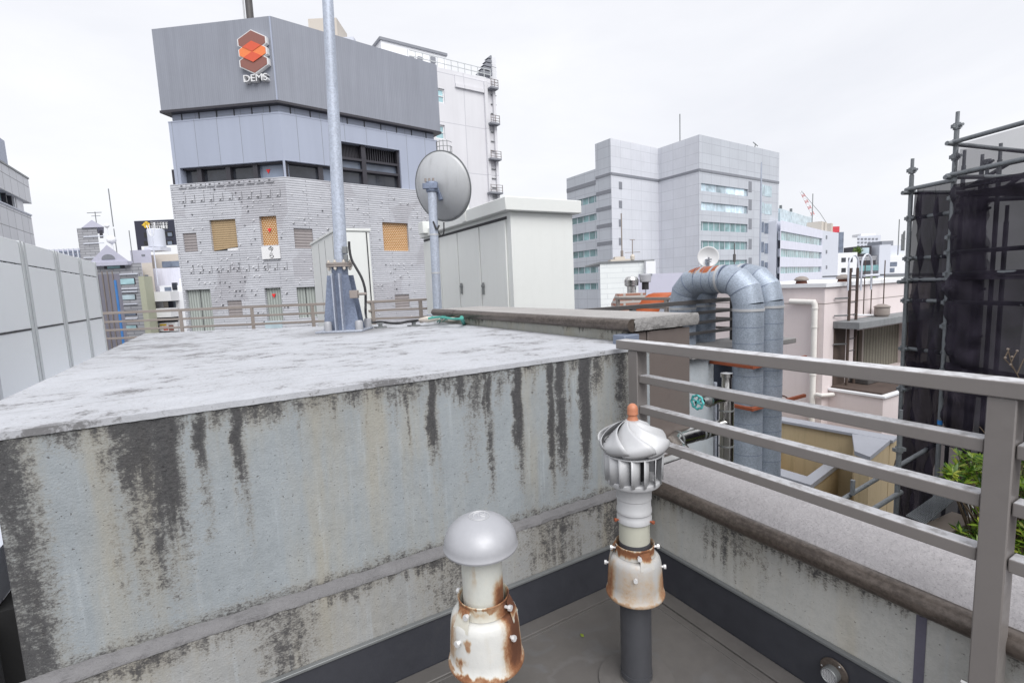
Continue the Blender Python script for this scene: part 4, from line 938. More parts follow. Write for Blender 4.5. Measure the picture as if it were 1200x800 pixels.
for k in range(18):
    a = 2*math.pi*k/18; q = V3(0, math.cos(a), math.sin(a)); cone.bar(V3(VX-.19, VY, zv)+q*.018, V3(VX-.175, VY, zv)+q*.046, .004, .006, up=(1,0,0))
cone.lathe([(.012, 0), (.02, .03), (.046, .05)], 20, c=(VX-.225, VY, zv), M=Matrix.Rotation(math.pi/2, 4, 'Y'), caps=False); cpb(cone, 'bonnet', M['trim'])
wh = MB(); wx = VX-.285; wr = .042
wh.tube([(wx, VY+(wr+.003*math.cos(8*t))*math.cos(t), zv+(wr+.003*math.cos(8*t))*math.sin(t)) for t in [2*math.pi*i/48 for i in range(49)]], .0075, 8, caps=False)
for k in range(4): a = k*math.pi/2+.4; wh.tube([(wx, VY, zv), (wx, VY+wr*math.cos(a), zv+wr*math.sin(a))], .0055, 8)
wh.tube([(wx-.012, VY, zv), (wx+.012, VY, zv)], .013, 12); cpb(wh, 'valve_wheel', M['valve'])
cpb(MB().tube([(wx-.016, VY, zv), (VX-.19, VY, zv)], .006, 8), 'valve_stem', M['black'])
zh = PY(815, 506, VY).z-.012
hx0 = PY(786, 524, VY).x
cpb(MB().tube([(VX-.01, VY, zh), (hx0+.05, VY, zh), (hx0+.015, VY-.012, zh-.008), (hx0, VY-.05, zh-.02), (hx0-.02, VY-.10, zh-.03)], r_, 28), 'branch', M['steel_pipe'], sharp=20)
for q in (hx0+.06, hx0+.30, (VX+hx0)/2): cpb(MB().tube([(q, VY, zh), (q+.012, VY, zh)], r_*1.06, 28), 'clamp_band', M['trim'])
for z in (zh+.10, zh-.14): cpb(MB().tube([(VX, VY, z), (VX, VY, z+.010)], r_*1.05, 28), 'clamp_band', M['trim'])

lo = MB(); lo.tube([(hx0-.02, VY-.10, zh-.03), (hx0-.10, VY-.16, zh-.045), (hx0-.30, VY-.155, zh-.045)], r_*.98, 28); cpb(lo, 'low_run', M['steel_pipe'], sharp=20)
cpb(MB().tube([(VX+.10, VY+.16, -3), (VX+.10, VY+.16, zh+.25)], .012, 10), 'side_conduit', M['galv'])
# ================================================================== BUILDINGS BEYOND
BASE = -22
def tower(xy, ztop, mat, name_wall='wall', par=None, z0=BASE, bevel=0, top=None):
    return MB().prism([tuple(p) for p in xy], z0, ztop).build(name_wall, mat, par, bevel=bevel)
def ccw(poly):
    a = sum(poly[i][0]*poly[(i+1)%len(poly)][1]-poly[(i+1)%len(poly)][0]*poly[i][1] for i in range(len(poly)))
    return poly if a > 0 else poly[::-1]
def behind(A, B, dep):                           # close a footprint behind facade A-B
    n = Facade(A, B).n; return Vector(A)-n*dep, Vector(B)-n*dep
def window(F, rc, parent, frame, glassm, rev=.12, bars=0, fw=.05, d=0, sill=None, panelib=None):
    """frame with its pane set into an opening"""
    a, b, c, e = rc
    fr = MB(); 
    for q in ((a, a+fw, c, e), (b-fw, b, c, e), (a+fw, b-fw, c, c+fw), (a+fw, b-fw, e-fw, e)): fr.fbox(F, *q, d-rev+.004, d-rev+.05)
    for i in range(bars):
        s_ = a+(b-a)*(i+1)/(bars+1); fr.fbox(F, s_-fw*.5, s_+fw*.5, c+fw, e-fw, d-rev+.004, d-rev+.045)
    o = fr.build('window', frame, parent)
    MB().fbox(F, a+fw*.4, b-fw*.4, c+fw*.4, e-fw*.4, d-rev-.02, d-rev+.012).build('pane', glassm, o)
    return o

# ------------------------------------------------------------------ grey building with the orange emblem
D1 = 20.0
c1 = PD(331.5, 170, D1).to_2d(); zT = zat(c1, 24)
l1 = col(205.5, 150, zT, 38); r1 = col(506, 150, zT, 77)
FL, FR = Facade(l1, c1), Facade(c1, r1)
b1 = thing('logo_building', 'grey building with an orange hexagon emblem, dark ribbon windows and ribbed grey tiled floors', 'building', (c1.x, c1.y, BASE))
def P1(mb, name, mat, par=None, **k):
    o = mb.build(name, mat, par or b1, **k); o.data.transform(Matrix.Translation((-c1.x, -c1.y, -BASE))); return o
zz = {k: zat(c1, r) for k, r in dict(bb=121, mp=133, wt=189, tt=209).items()}
q1_, q2_ = behind(l1, c1, 9)[0], behind(c1, r1, 9)[1]
def ring_poly(off):                              # footprint grown outwards by off
    n1, n2 = FL.n, FR.n; m = (n1+n2).normalized(); k = off/max(.3, m.dot(n1))
    return ccw([l1+n1*off-FL.d*off, c1+m*k, r1+n2*off+FR.d*off, q2_, q1_])
P1(MB().prism(ring_poly(.30), zz['bb'], zT), 'billboard_cladding', M['billboard'])
P1(MB().prism(ring_poly(.34), zz['bb']-.10, zz['bb']-.002), 'cladding_edge', M['dark_frame'])
P1(MB().prism(ring_poly(.05), zz['mp'], zz['bb']-.102), 'recess_band', M['mid_panel'])
tk = MB()
for F, n in ((FL, 6), (FR, 9)):
    for i in range(n): s_ = F.L*(i+.5)/n; tk.fbox(F, s_-.02, s_+.02, zz['mp'], zz['bb']-.11, .05, .07)
P1(tk, 'joint', M['seam'])
# mid panels with ribbon windows cut in
mw = MB(); hl = [(0.0+.12, FL.L+.02, zz['tt']-.3, zz['wt'])]
bw = FR.rect(397, 166, 467.5, 222); hr = [(-.02, FR.hit(397, 200)[0], zz['tt']-.3, zz['wt']), (bw[0], bw[1], zz['tt']-.3, FR.hit(430, 171.5)[1])]
PT = ring_poly(.16)
FLm, FRm = Facade(PT[0], PT[1]) , Facade(PT[1], PT[2])
off = .16
kk_ = .16*math.sqrt(max(0, 1-(FL.n+FR.n).normalized().dot(FL.n)**2))/(FL.n+FR.n).normalized().dot(FL.n)
mw.wall(FL, -.16, FL.L+kk_, zz['tt']-.3, zz['mp'], hl, .5, .16); mw.wall(FR, -kk_, FR.L+.16, zz['tt']-.3, zz['mp'], hr, .5, .16)
P1(mw, 'panel_wall', M['mid_panel'])
P1(MB().prism(ring_poly(-.36), BASE, zz['mp']-.002), 'core', M['dark_frame'])
P1(MB().prism(ring_poly(.17), zz['mp']-.05, zz['mp']+.0), 'band_cap', M['mid_panel'])
def ribbon(F, edges, z0, z1, nm, gm):
    for i in range(len(edges)-1):
        a, b = edges[i], edges[i+1]; fr = MB()
        fr.fbox(F, a, a+.10, z0, z1, -.2, .02); fr.fbox(F, b-.10, b, z0, z1, -.2, .02); fr.fbox(F, a+.1, b-.1, z1-.07, z1, -.2, 0)
        o = P1(fr, 'window', M['dark_frame']); P1(MB().fbox(F, a+.08, b-.08, z0, z1-.05, -.26, -.16), 'pane', gm[i % len(gm)], o)
eL = [FL.hit(px, 205)[0] for px in (202, 234, 268, 300, 331)]; eL[-1] = FL.L+.02
ribbon(FL, eL, zz['tt']-.3, zz['wt'], 'w', [M['glass'], M['glass'], M['glass'], M['glass_blue']])
eR = [0.0]+[FR.hit(px, 205)[0] for px in (376, 397)]
ribbon(FR, eR, zz['tt']-.3, zz['wt'], 'w', [M['glass'], M['glass_blue']])
zb_ = zz['tt']-.3; ztb = hr[1][3]; mid = FR.hit(426, 190)[0]; zm1 = FR.hit(430, 189)[1]; zm2 = FR.hit(430, 201)[1]
for a, b in ((bw[0], mid), (mid, bw[1])):
    fr = MB(); fr.fbox(FR, a, a+.1, zb_, ztb, -.2, .05); fr.fbox(FR, b-.1, b, zb_, ztb, -.2, .05); fr.fbox(FR, a+.1, b-.1, zm1-.05, zm1+.05, -.2, .04); fr.fbox(FR, a+.1, b-.1, zm2-.05, zm2+.05, -.2, .04)
    o = P1(fr, 'window', M['dark_frame']); P1(MB().fbox(FR, a+.08, b-.08, zb_, zm2, -.26, -.16), 'pane', M['glass'], o); P1(MB().fbox(FR, a+.08, b-.08, zm2+.03, zm1, -.26, -.16), 'pane', M['glass_blue'], o)
    sl_ = MB()
    for k in range(14): q = a+.1+(b-a-.2)*k/14; sl_.fbox(FR, q, q+.05, zm1+.05, ztb, -.42, -.22)
    P1(sl_, 'slatted_ceiling', M['dark_frame'], o)
# tiled floors
dT = .30; PTi = ring_poly(dT)
holes_L = dict(blind=FL.rect(247, 257, 277.5, 294, dT), lat=FL.rect(305, 253, 325, 287.5, dT), lou=FL.rect(215, 273, 231, 295, dT), cur=FL.rect(219.5, 339, 249, 388, dT), cur2=FL.rect(311.5, 337, 331.5-1, 376, dT), lou2=FL.rect(267, 352, 284, 371, dT))
holes_R = dict(lat=FR.rect(449, 261, 479, 294, dT), cur=FR.rect(349, 336, 371.5, 372, dT), lou=FR.rect(345, 268, 367, 291, dT), ven=FR.rect(463, 345, 480, 361, dT))
tw_ = MB(); k_ = dT/max(.3, (FL.n+FR.n).normalized().dot(FL.n))*math.sqrt(max(0, 1-(FL.n+FR.n).normalized().dot(FL.n)**2))
tw_.wall(FL, -dT, FL.L+k_, BASE, zz['tt'], list(holes_L.values()), .16, dT); tw_.wall(FR, -k_, FR.L+dT, BASE, zz['tt'], list(holes_R.values()), .16, dT)
PTs = [FL.pt(-dT, 0, dT), FL.pt(FL.L+k_, 0, dT), FR.pt(FR.L+dT, 0, dT), FR.pt(FR.L+dT, 0, -.36), FL.pt(FL.L-.05, 0, -.36), FL.pt(-dT, 0, -.36)]
tw_.add([(p.x, p.y, zz['tt']) for p in PTs], [(0, 1, 4, 5), (1, 2, 3, 4)])
for p, q in ((FL.pt(-dT, 0, dT), FL.pt(-dT, 0, -8)), (FR.pt(FR.L+dT, 0, -8), FR.pt(FR.L+dT, 0, dT))):
    tw_.add([(p.x, p.y, BASE), (p.x, p.y, zz['tt']), (q.x, q.y, zz['tt']), (q.x, q.y, BASE)], [(0, 1, 2, 3)])
rg = random.Random(12)
def inhole(F, s_, z, H): return any(h[0]-.1 < s_ < h[1]+.1 and h[2]-.1 < z < h[3]+.12 for h in H.values())
for F, H, dens in ((FL, holes_L, 1.0), (FR, holes_R, .6)):
    for zr_ in range(0, 46):
        z = zz['tt']-.12-zr_*.19
        if zr_ == 0:
            for i in range(int(F.L/.43)):
                s_ = .1+i*.43+rg.uniform(-.03,.03)
                tw_.fbox(F, s_, s_+.34, z-.06, z+.09, dT, dT+.05, 0) if F is FL else None
                tw_.fbox(F, s_+.12, s_+.2, z-.0, z+.04, dT+.05, dT+.065, 2) if F is FL else None
            continue
        clu = [rg.random() for _ in range(8)]
        for i in range(int(F.L/.23)):
            s_ = .08+i*.23+rg.uniform(-.05,.05)
            if s_ > F.L-.05 or inhole(F, s_, z, H): continue
            pr = dens*(.27 if rg.random() < .7 else .06)*(2.2 if clu[int(i/6) % 8] > .72 else .7)
            if rg.random() < pr:
                m = 1 if rg.random() < .62 else 2; e = rg.uniform(.014, .028)
                tw_.fbox(F, s_-e, s_+e, z-e*.7, z+e*.7, dT, dT+.05, m)
                if m == 2 and rg.random() < .6: tw_.fbox(F, s_-e*1.8, s_-e*.6, z-e*.8, z+e*.9, dT, dT+.06, 1)
    # loops of thin rod along two rows
    for zr_ in (.62, 3.55):
        z = zz['tt']-zr_
        for i in range(int(F.L/.42)):
            s_ = .12+i*.42
            if F is FR or inhole(F, s_, z, H) or inhole(F, s_+.3, z, H): continue
            tw_.fbox(F, s_+.21, s_+.221, z-.15, z+.15, dT, dT+.012, 2); tw_.fbox(F, s_+.02, s_+.21, z-.161, z-.15, dT, dT+.012, 2); tw_.fbox(F, s_+.07, s_+.12, z-.11, z-.08, dT, dT+.03, 2); tw_.fbox(F, s_+.10, s_+.135, z-.07, z-.035, dT, dT+.03, 1)
P1(tw_, 'tiled_wall', [M['tile'], M['peg'], M['peg_dark']])
def inset(F, rc, mat, name, d=dT, rev=.14): return P1(MB().fbox(F, rc[0]-.01, rc[1]+.01, rc[2]-.01, rc[3]+.01, d-rev-.05, d-rev), name, mat)
ow = inset(FL, holes_L['blind'], M['glass'], 'window', rev=.15); h_ = holes_L['blind']
bl = MB(); bl.add([FL.pt(h_[0], h_[2]+.03, dT-.10), FL.pt(h_[1], h_[2]+.16, dT-.10), FL.pt(h_[1], h_[3], dT-.10), FL.pt(h_[0], h_[3], dT-.10)], [(0,1,2,3)]); P1(bl, 'blind', M['blind'], ow)
P1(MB().fbox(FL, h_[0]+.6, h_[1]-.05, h_[2]+.02, h_[2]+.12, dT-.145, dT-.12), 'papers', M['white'], ow)
for F, H in ((FL, holes_L), (FR, holes_R)):
    inset(F, H['lat'], M['lattice'], 'window'); inset(F, H['lou'], M['vent_lou'], 'louvre', rev=.05)
    o = inset(F, H['cur'], M['curtain'], 'window'); h_ = H['cur']; P1(MB().fbox(F, (h_[0]+h_[1])/2-.01, (h_[0]+h_[1])/2+.01, h_[2], h_[3], dT-.14, dT-.12), 'curtain_gap', M['seam'], o)
inset(FL, holes_L['cur2'], M['curtain'], 'window'); inset(FL, holes_L['lou2'], M['vent_lou'], 'louvre', rev=.05); inset(FR, holes_R['ven'], M['vent_lou'], 'louvre', rev=.04)
for F, px, py in ((FL, 316, 270), (FL, 321, 346.5), (FL, 314.5, 201)):
    d_ = dT-.10 if py > 210 else -.15
    s_, z = F.hit(px, py, d_); P1(MB().extrude([F.pt(s_-.09, z+.08, d_), F.pt(s_, z-.09, d_), F.pt(s_+.09, z+.08, d_)], Vector((F.n.x, F.n.y, 0))*.012), 'rescue_marker', M['red'])
sr = FL.rect(308, 289, 329, 303.5, dT)
sb = P1(MB().fbox(FL, *sr, dT+.02, dT+.08), 'sign_board', M['white'])
cz = (sr[2]+sr[3])/2; cs = (sr[0]+sr[1])/2
for ch, dz_ in (('今', .13), ('ら', -.13)):
    text_mesh(ch, .26, Matrix.Translation((-c1.x, -c1.y, -BASE)) @ frame_on(FL, cs+.03, cz+dz_, dT+.085), .004, 'sign_lettering', M['black'], sb)
sr = FL.rect(311.5, 376.5, 331, 386, dT); P1(MB().fbox(FL, *sr, dT-.02, dT+.05), 'lower_panel', M['teal_light'])
# emblem: three stacked hexagons
dB = .30; e0 = FL.hit(299.5, 62.5, dB); ez = e0[1]; es = e0[0]; wd = (FL.hit(315.5, 62, dB)[0]-FL.hit(284.5, 62, dB)[0])/2
ph = [ez+(FL.hit(299.5, y, dB)[1]-ez) for y in (38.5, 50, 55, 63, 69.5, 75.5, 88)]
t0, s1_, s2_, m1, s3_, s4_, b0 = FL.hit(299, 38.5, dB)[1], None, None, ez, None, None, FL.hit(301, 88, dB)[1]
hh = (t0-b0)/6.2                                 # unit
def hexa_pts(cz_, w_, h_): return [(-w_, h_*.28), (-w_, -h_*.28), (0, -h_), (w_, -h_*.28), (w_, h_*.28), (0, h_)]
emb = P1(MB(), 'emblem', M['white']) if False else None
eb = MB(); outl = []
H1 = (t0-b0)
cz1, cz2, cz3 = t0-H1*.25, (t0+b0)/2, b0+H1*.25
for cc, w_, h_ in ((cz1, wd, H1*.25), (cz2, wd*.985, H1*.25), (cz3, wd, H1*.25)):
    eb.extrude([FL.pt(es+x, cc+y, dB+.02) for x, y in hexa_pts(cc, w_+.05, h_+.04)], Vector((FL.n.x, FL.n.y, 0))*(.16+.003*(cc == cz2)))
emb = P1(eb, 'emblem', M['white'])
def flat(pts, d0, mat, name):
    P1(MB().extrude([FL.pt(es+x, z, dB+d0) for x, z in pts], Vector((FL.n.x, FL.n.y, 0))*.012), name, mat, emb)
flat([(x, cz1+y) for x, y in hexa_pts(0, wd, H1*.25)], .185, M['logo_brown'], 'hexagon'); flat([(x, cz3+y) for x, y in hexa_pts(0, wd, H1*.25)], .185, M['logo_brown'], 'hexagon')
flat([(x, cz2+y) for x, y in hexa_pts(0, wd*.985, H1*.25)], .20, M['logo_orange'], 'hexagon')
flat([(0, cz2+H1*.25), (-wd*.70, cz2+H1*.125), (0, cz2), (wd*.70, cz2+H1*.125)], .215, M['logo_red'], 'diamond'); flat([(0, cz2), (-wd*.70, cz2-H1*.125), (0, cz2-H1*.25), (wd*.70, cz2-H1*.125)], .215, M['logo_red'], 'diamond')
ls, lz_ = FL.hit(302.5, 94, dB)
text_mesh('DEMS', .41, Matrix.Translation((-c1.x, -c1.y, -BASE)) @ frame_on(FL, ls, lz_, dB+.10) @ Matrix.Diagonal((1.02, .92, 1, 1)), .10, 'sign_lettering', M['white'], b1)
s_, z = FL.hit(326, 70, dB); P1(MB().fbox(FL, FL.L+.09, FL.L+.15, zz['bb'], zT-.02, .30, .33), 'corner_trim', M['mid_panel'])
# mast and plant on its roof
mp_ = PD(293.5, 24, 23); rm_ = thing('roof_mast', 'dark mast standing on the roof of the building with the orange emblem', 'mast', (mp_.x, mp_.y, zT-.5))
MB().tube([(0,0,0), (0,0,6)], .16, 16).build('pole', M['rail_dark'], rm_); MB().tube([(-.24,0,0), (-.24,0,6)], .035, 8).build('conduit', M['alu'], rm_)
ln = PD(393, 42, 24); ru = thing('rooftop_plant', 'pale rooftop plant housings just showing over the top of the grey building', 'roof plant', (ln.x, ln.y, zT-.8))
zq = zat(ln.to_2d(), 31)-(zT-.8)
MB().bar(side*-1.0+V3(0,0,zq*.5), side*.35+V3(0,0,zq*.5), 1.5, zq).build('housing', M['cream'], ru); MB().bar(side*.4+V3(0,0,zq*.36), side*1.05+V3(0,0,zq*.36), 1.2, zq*.72).build('housing', M['pale_far'], ru)

# ------------------------------------------------------------------ white tower behind it
r2 = PD(583, 200, 36).to_2d(); zW = zat(r2, 94); l2 = col(440, 150, zW, 60, 10, 120)
FW = Facade(l2, r2); q_ = behind(l2, r2, 14)
b2 = thing('white_tower', 'tall white building with two small windows rising behind the grey building', 'building', (r2.x, r2.y, BASE))
def P2(mb, name, mat, par=None, **k):
    o = mb.build(name, mat, par or b2, **k); o.data.transform(Matrix.Translation((-r2.x, -r2.y, -BASE))); return o
ws = [FW.rect(510, 103.5, 521, 120.5), FW.rect(510.5, 146, 521.5, 163)]
P2(MB().prism(ccw([l2-FW.n*.4, r2-FW.n*.4, q_[1], q_[0]]), BASE, zW-.01), 'core', M['tower_white'])
P2(MB().wall(FW, 0, FW.L, BASE, zW, ws, .3, 0), 'front_wall', M['tower_white'])
for rc in ws:
    o = window(FW, rc, b2, M['white'], M['sky_glass'], rev=.15, bars=0, fw=.09); 
    for x in [o]+list(o.children): x.data.transform(Matrix.Translation((-r2.x, -r2.y, -BASE)))
    P2(MB().fbox(FW, rc[0], rc[1], (rc[2]+rc[3])/2-.03, (rc[2]+rc[3])/2+.03, -.15, -.09), 'glazing_bar', M['white'], o)
e1 = FW.hit(568.5, 150)[0]; P2(MB().fbox(FW, e1, e1+.25, BASE, zW-.3, 0, .18).fbox(FW, FW.L-.2, FW.L, BASE, zW-.1, .0, .18), 'pilaster', M['tower_white'])
p5 = FW.rect(533, 93, 566, 106); P2(MB().fbox(FW, p5[0], e1, p5[2]+.25, zW-.25, .0, .06).fbox(FW, p5[0], p5[1], p5[2], p5[2]+.25, 0, .14), 'upper_panel', M['tower_white'])
for y in (106, 147, 188, 227):
    s_, z = FW.hit(577, y); o = P2(MB().fbox(FW, s_-.45, FW.L+.05, z-.08, z+.04, 0, .55), 'refuge_ledge', M['band_dark'])
    hb = MB()
    for k in range(3): hb.fbox(FW, s_-.45, FW.L+.05, z+.15+k*.18, z+.18+k*.18, .50, .54)
    for k in range(3): q = s_-.44+k*(FW.L-s_+.45)/2; hb.fbox(FW, q, q+.04, z+.05, z+.55, .50, .54)
    P2(hb, 'handrail', M['vent_lou'], o)
rg_ = MB()
for k in range(34):
    s_, z = FW.hit(577, 112+k*3.6); rg_.fbox(FW, s_-.14, s_+.3, z-.025, z+.025, .02, .08) if k % 3 == 0 else None
P2(rg_, 'wall_rung', M['trim'])
ph_ = FW.rect(447, 47, 522, 76, -3); P2(MB().fbox(FW, ph_[0], ph_[1], zW-.5, FW.hit(500, 60.5, -3)[1], -7, -3), 'penthouse', M['grey_far'] if 0 else M['white_far']); P2(MB().fbox(FW, ph_[0]-.1, ph_[1]+.1, FW.hit(500, 60.5, -3)[1]+.002, FW.hit(500, 60.5, -3)[1]+.18, -7.1, -2.9), 'penthouse_cap', M['band_dark'])
for px in (482, 492, 507): s_, z = FW.hit(px, 71, -3); P2(MB().fbox(FW, s_-.18, s_+.18, z-.2, z+.2, -3, -2.85), 'vent', M['band_dark'])
hr_ = MB(); 
for k in range(13): s_ = FW.L*(.30+.70*k/12)-.1; hr_.fbox(FW, s_-.02, s_+.02, zW, zW+.75, -.25, -.21)
for z in (.4, .75): hr_.fbox(FW, FW.L*.3, FW.L-.1, zW+z-.02, zW+z+.02, -.25, -.21)
P2(hr_, 'parapet_rail', M['unit_frame'])
for s0_, px in ((556, 0), (566, 1)): pass
a0 = FW.hit(557, 88, -1); a1 = FW.hit(574.5, 68, -1); lv = MB()
for k in range(5):
    z0_ = a0[1]+(a1[1]-a0[1])*k/5; lv.extrude([FW.pt(a0[0]+(a1[0]-a0[0])*(k/5)*.75, z0_, -1), FW.pt(a1[0]-.2, z0_, -1), FW.pt(a1[0]-.2, z0_+.22, -1), FW.pt(a0[0]+(a1[0]-a0[0])*(k/5)*.75+.25, z0_+.22, -1)], Vector((FW.n.x, FW.n.y, 0))*.5)
P2(lv, 'screen_louvre', M['band_dark']); P2(MB().fbox(FW, a1[0]-.2, a1[0]+.35, zW-.2, a1[1], -1.4, -.8), 'screen_post', M['grey_panel'])
# open cage ladder on the shoulder of the grey building
cg = PD(521, 182, 21.5); cage = thing('ladder_cage', 'small dark ladder cage showing over the top of the satellite dish', 'ladder', (cg.x, cg.y, zat(cg.to_2d(), 186)))
zc_ = zat(cg.to_2d(), 166)-zat(cg.to_2d(), 186); km = MB()
for k in range(7):
    a = math.pi*k/6; p = side*(.33*math.cos(a))-fwd*(.3*math.sin(a)); km.tube([p, p+V3(0,0,zc_*(1.0 if k > 1 else .7))], .014, 6)
for z in (.02, .35, .68, .98): km.tube([side*(.33*math.cos(math.pi*k/10))-fwd*(.3*math.sin(math.pi*k/10))+V3(0,0,zc_*z*.95) for k in range(11)], .013, 6, caps=False)
km.build('cage', M['trim'], cage)

# ------------------------------------------------------------------ big pale office block in the middle
DO = 95.0
o3 = PD(819.5, 240, DO).to_2d(); zO = zat(o3, 157.6)
o2 = col(772, 240, zO, 174, 40, 250); o1 = col(717, 250, zO, 162, 40, 250); o0_ = col(699, 250, zO, 169, 40, 250); o4 = col(912, 250, zO, 179, 40, 250)
bo = thing('office_block', 'large pale office block of square panels with bands of teal windows and a folded front', 'building', (o3.x, o3.y, BASE))
def P3(mb, name, mat, par=None, **k):
    o = mb.build(name, mat, par or bo, **k); o.data.transform(Matrix.Translation((-o3.x, -o3.y, -BASE))); return o
zwg = zat(o0_, 198); wl = col(665, 250, zwg, 209.5, 40, 300)
F0_, Fa, Fb, Fc_ = Facade(o0_, o1), Facade(o1, o2), Facade(o2, o3), Facade(o3, o4); Fw = Facade(wl, o0_)
bk1, bk2 = behind(o3, o4, 40)
f2 = fwd.to_2d(); P3(MB().prism(ccw([o0_-F0_.n*.5, o1-(F0_.n+Fa.n)*.5, o2-(Fa.n+Fb.n)*.4, o3-(Fb.n+Fc_.n)*.5, o4-Fc_.n*.5-Fc_.d*.5, o4+f2*30-side.to_2d()*3, o0_+f2*30+side.to_2d()*12]), BASE, zO-.05), 'core', M['off_grey'])
P3(MB().prism(ccw([wl-Fw.n*.5, o0_-Fw.n*.5, o0_+f2*22+side.to_2d()*9, wl+f2*22+side.to_2d()*9]), BASE, zwg-.05), 'core', M['off_grey'])
def band_rows(F, rows, x0, x1): return [F.rect(x0, a, x1, b) for a, b in rows]
def fullband(F, s0, s1, pxr, rows):              # window bands at the rows seen in column pxr
    return [(s0, s1, F.hit(pxr, b)[1], F.hit(pxr, a)[1]) for a, b in rows]
rows3 = [(214.5, 223.5), (236.5, 246), (259.5, 270), (282, 292), (305, 315), (328, 339)]
sR0 = .6; sR1 = Fc_.hit(876, 260)[0]
h3 = [(sR0, sR1, Fc_.hit(822, b)[1], Fc_.hit(822, a)[1]) for a, b in rows3]
sq = []
for a, b in ((220, 229), (241, 251), (262, 272), (285.5, 291.5)):
    for px, w_ in ((878.5, 3.0), (893, 2.4)): s_ = Fc_.hit(px, 260)[0]; sq.append((s_-.1, s_+w_*.17, Fc_.hit(px, b)[1], Fc_.hit(px, a)[1]))
P3(MB().wall(Fc_, 0, Fc_.L, BASE, zO, h3+[], .5, 0), 'front_wall', M['off_grey'])
for i, h in enumerate(h3):
    o = P3(MB().fbox(Fc_, h[0]-.02, h[1]+.02, h[2]-.02, h[3]+.02, -.42, -.30), 'window_band', M['teal_band'] if i > 1 else M['pale_band'])
for (px, w_, hgt) in ((879, 1.2, 2.2), (893.5, 1.1, 2.3), (900, 3.0, 2.3)):
    for i, y in enumerate((219, 240, 262.5, 286, 308)):
        s_, z = Fc_.hit(px, y+(px-879)*.25); P3(MB().fbox(Fc_, s_-w_/2, s_+w_/2, z-hgt/2, z+hgt/2, -.1, .05), 'window', M['band_dark'] if px < 890 else (M['teal_light'] if i < 2 else M['glass_blue']))
P3(MB().wall(F0_, 0, F0_.L, BASE, zO, (), .3, 0), 'side_wall', M['off_grey'])
P3(MB().wall(Fa, 0, Fa.L, BASE, zO, (), .3, 0), 'folded_wall', M['off_light']); P3(MB().wall(Fb, 0, Fb.L, BASE, zO, (), .3, 0), 'folded_wall', M['off_light'])
hw = [(0.3, Fw.L-.02, Fw.hit(690, b)[1], Fw.hit(690, a)[1]) for a, b in ((231, 239), (252, 259.5), (272, 281), (293, 301), (312.5, 320), (332, 339))]
P3(MB().wall(Fw, 0, Fw.L, BASE, zwg, hw, .5, 0), 'wing_wall', M['off_grey'])
for h in hw:
    o = P3(MB().fbox(Fw, h[0]-.02, h[1]+.02, h[2]-.02, h[3]+.02, -.42, -.30), 'window_band', M['teal_band'])
zb0 = zat(o3, 200.5); zb1 = zat(o3, 197.5)
for F in (F0_, Fa, Fb, Fc_): P3(MB().fbox(F, .02, F.L-.02, zb0, zb1, -.1, .12), 'dark_course', M['band_dark'])
zc0 = Fw.hit(690, 216)[1]; P3(MB().fbox(Fw, .02, Fw.L-.02, zc0-.4, zc0+.4, -.1, .10), 'dark_course', M['band_dark'])
lc = MB()
for y in (226, 245, 265, 285.5): z = F0_.hit(706, y)[1]; P3(MB().fbox(F0_, .02, F0_.L-.02, z-.35, z+.35, -.1, .08), 'dark_course', M['band_dark'])
for y in (217.5, 239.5, 261.5, 283): s_, z = Fa.hit(727, y); P3(MB().fbox(Fa, s_-.45, s_+.45, z-.7, z+.7, -.1, .06), 'window', M['band_dark'])
P3(MB().tube([tuple(Fb.pt(Fb.L*.30, zO-1, -3)), tuple(Fb.pt(Fb.L*.30, zO+6.3, -3))], .10, 8), 'lightning_rod', M['trim'])
an = MB()
for px, dz_ in ((877, 1.6), (884, 2.6)):
    s_, z = Fc_.hit(px, 170, -4); an.tube([tuple(Fc_.pt(s_-.6, zO-.3, -4)), tuple(Fc_.pt(s_+.5, zO+dz_, -4))], .12, 6); an.tube([tuple(Fc_.pt(s_-.5, zO+dz_+.2, -4)), tuple(Fc_.pt(s_+1.4, zO+dz_-.4, -4))], .10, 6)
P3(an, 'antenna', M['trim'])

# ------------------------------------------------------------------ office at the right with glass bands
DQ = 140.0
e3 = PD(963.5, 300, DQ).to_2d(); zE = zat(e3, 270); e2 = col(914, 300, zE, 258, 60, 300); e4 = col(982, 300, zE, 273, 60, 400)
Fe, Fe2 = Facade(e2, e3), Facade(e3, e4)
be = thing('ribbed_office', 'pale ribbed office building with green glass bands, right of the large block', 'building', (e3.x, e3.y, BASE))
def P4(mb, name, mat, par=None, **k):
    o = mb.build(name, mat, par or be, **k); o.data.transform(Matrix.Translation((-e3.x, -e3.y, -BASE))); return o
hb_ = [(.5, Fe.L-.5, Fe.hit(950, b)[1], Fe.hit(950, a)[1]) for a, b in ((277, 286), (294.5, 302.5), (312.5, 319), (328.5, 336))]
P4(MB().prism(ccw([e2-Fe.n*.8, e3-(Fe.n+Fe2.n)*.6, e4-Fe2.n*.8, e4-Fe.n*30, e2-Fe.n*30]), BASE, zE-.05), 'core', M['pale_far'])
P4(MB().wall(Fe, 0, Fe.L, BASE, zE, hb_, .6, 0), 'front_wall', M['off_rib']); P4(MB().wall(Fe2, 0, Fe2.L, BASE, zE, (), .6, 0), 'end_wall', M['pale_far'])
for h in hb_:
    o = P4(MB().fbox(Fe, h[0], h[1], h[2]-.02, h[3]+.02, -.5, -.35), 'window_band', M['teal_band'])
zE2 = Fe.hit(930, 249, -8)[1]; aE = Fe.hit(914, 256, -8)[0]; bE = Fe.hit(952, 256, -8)[0]
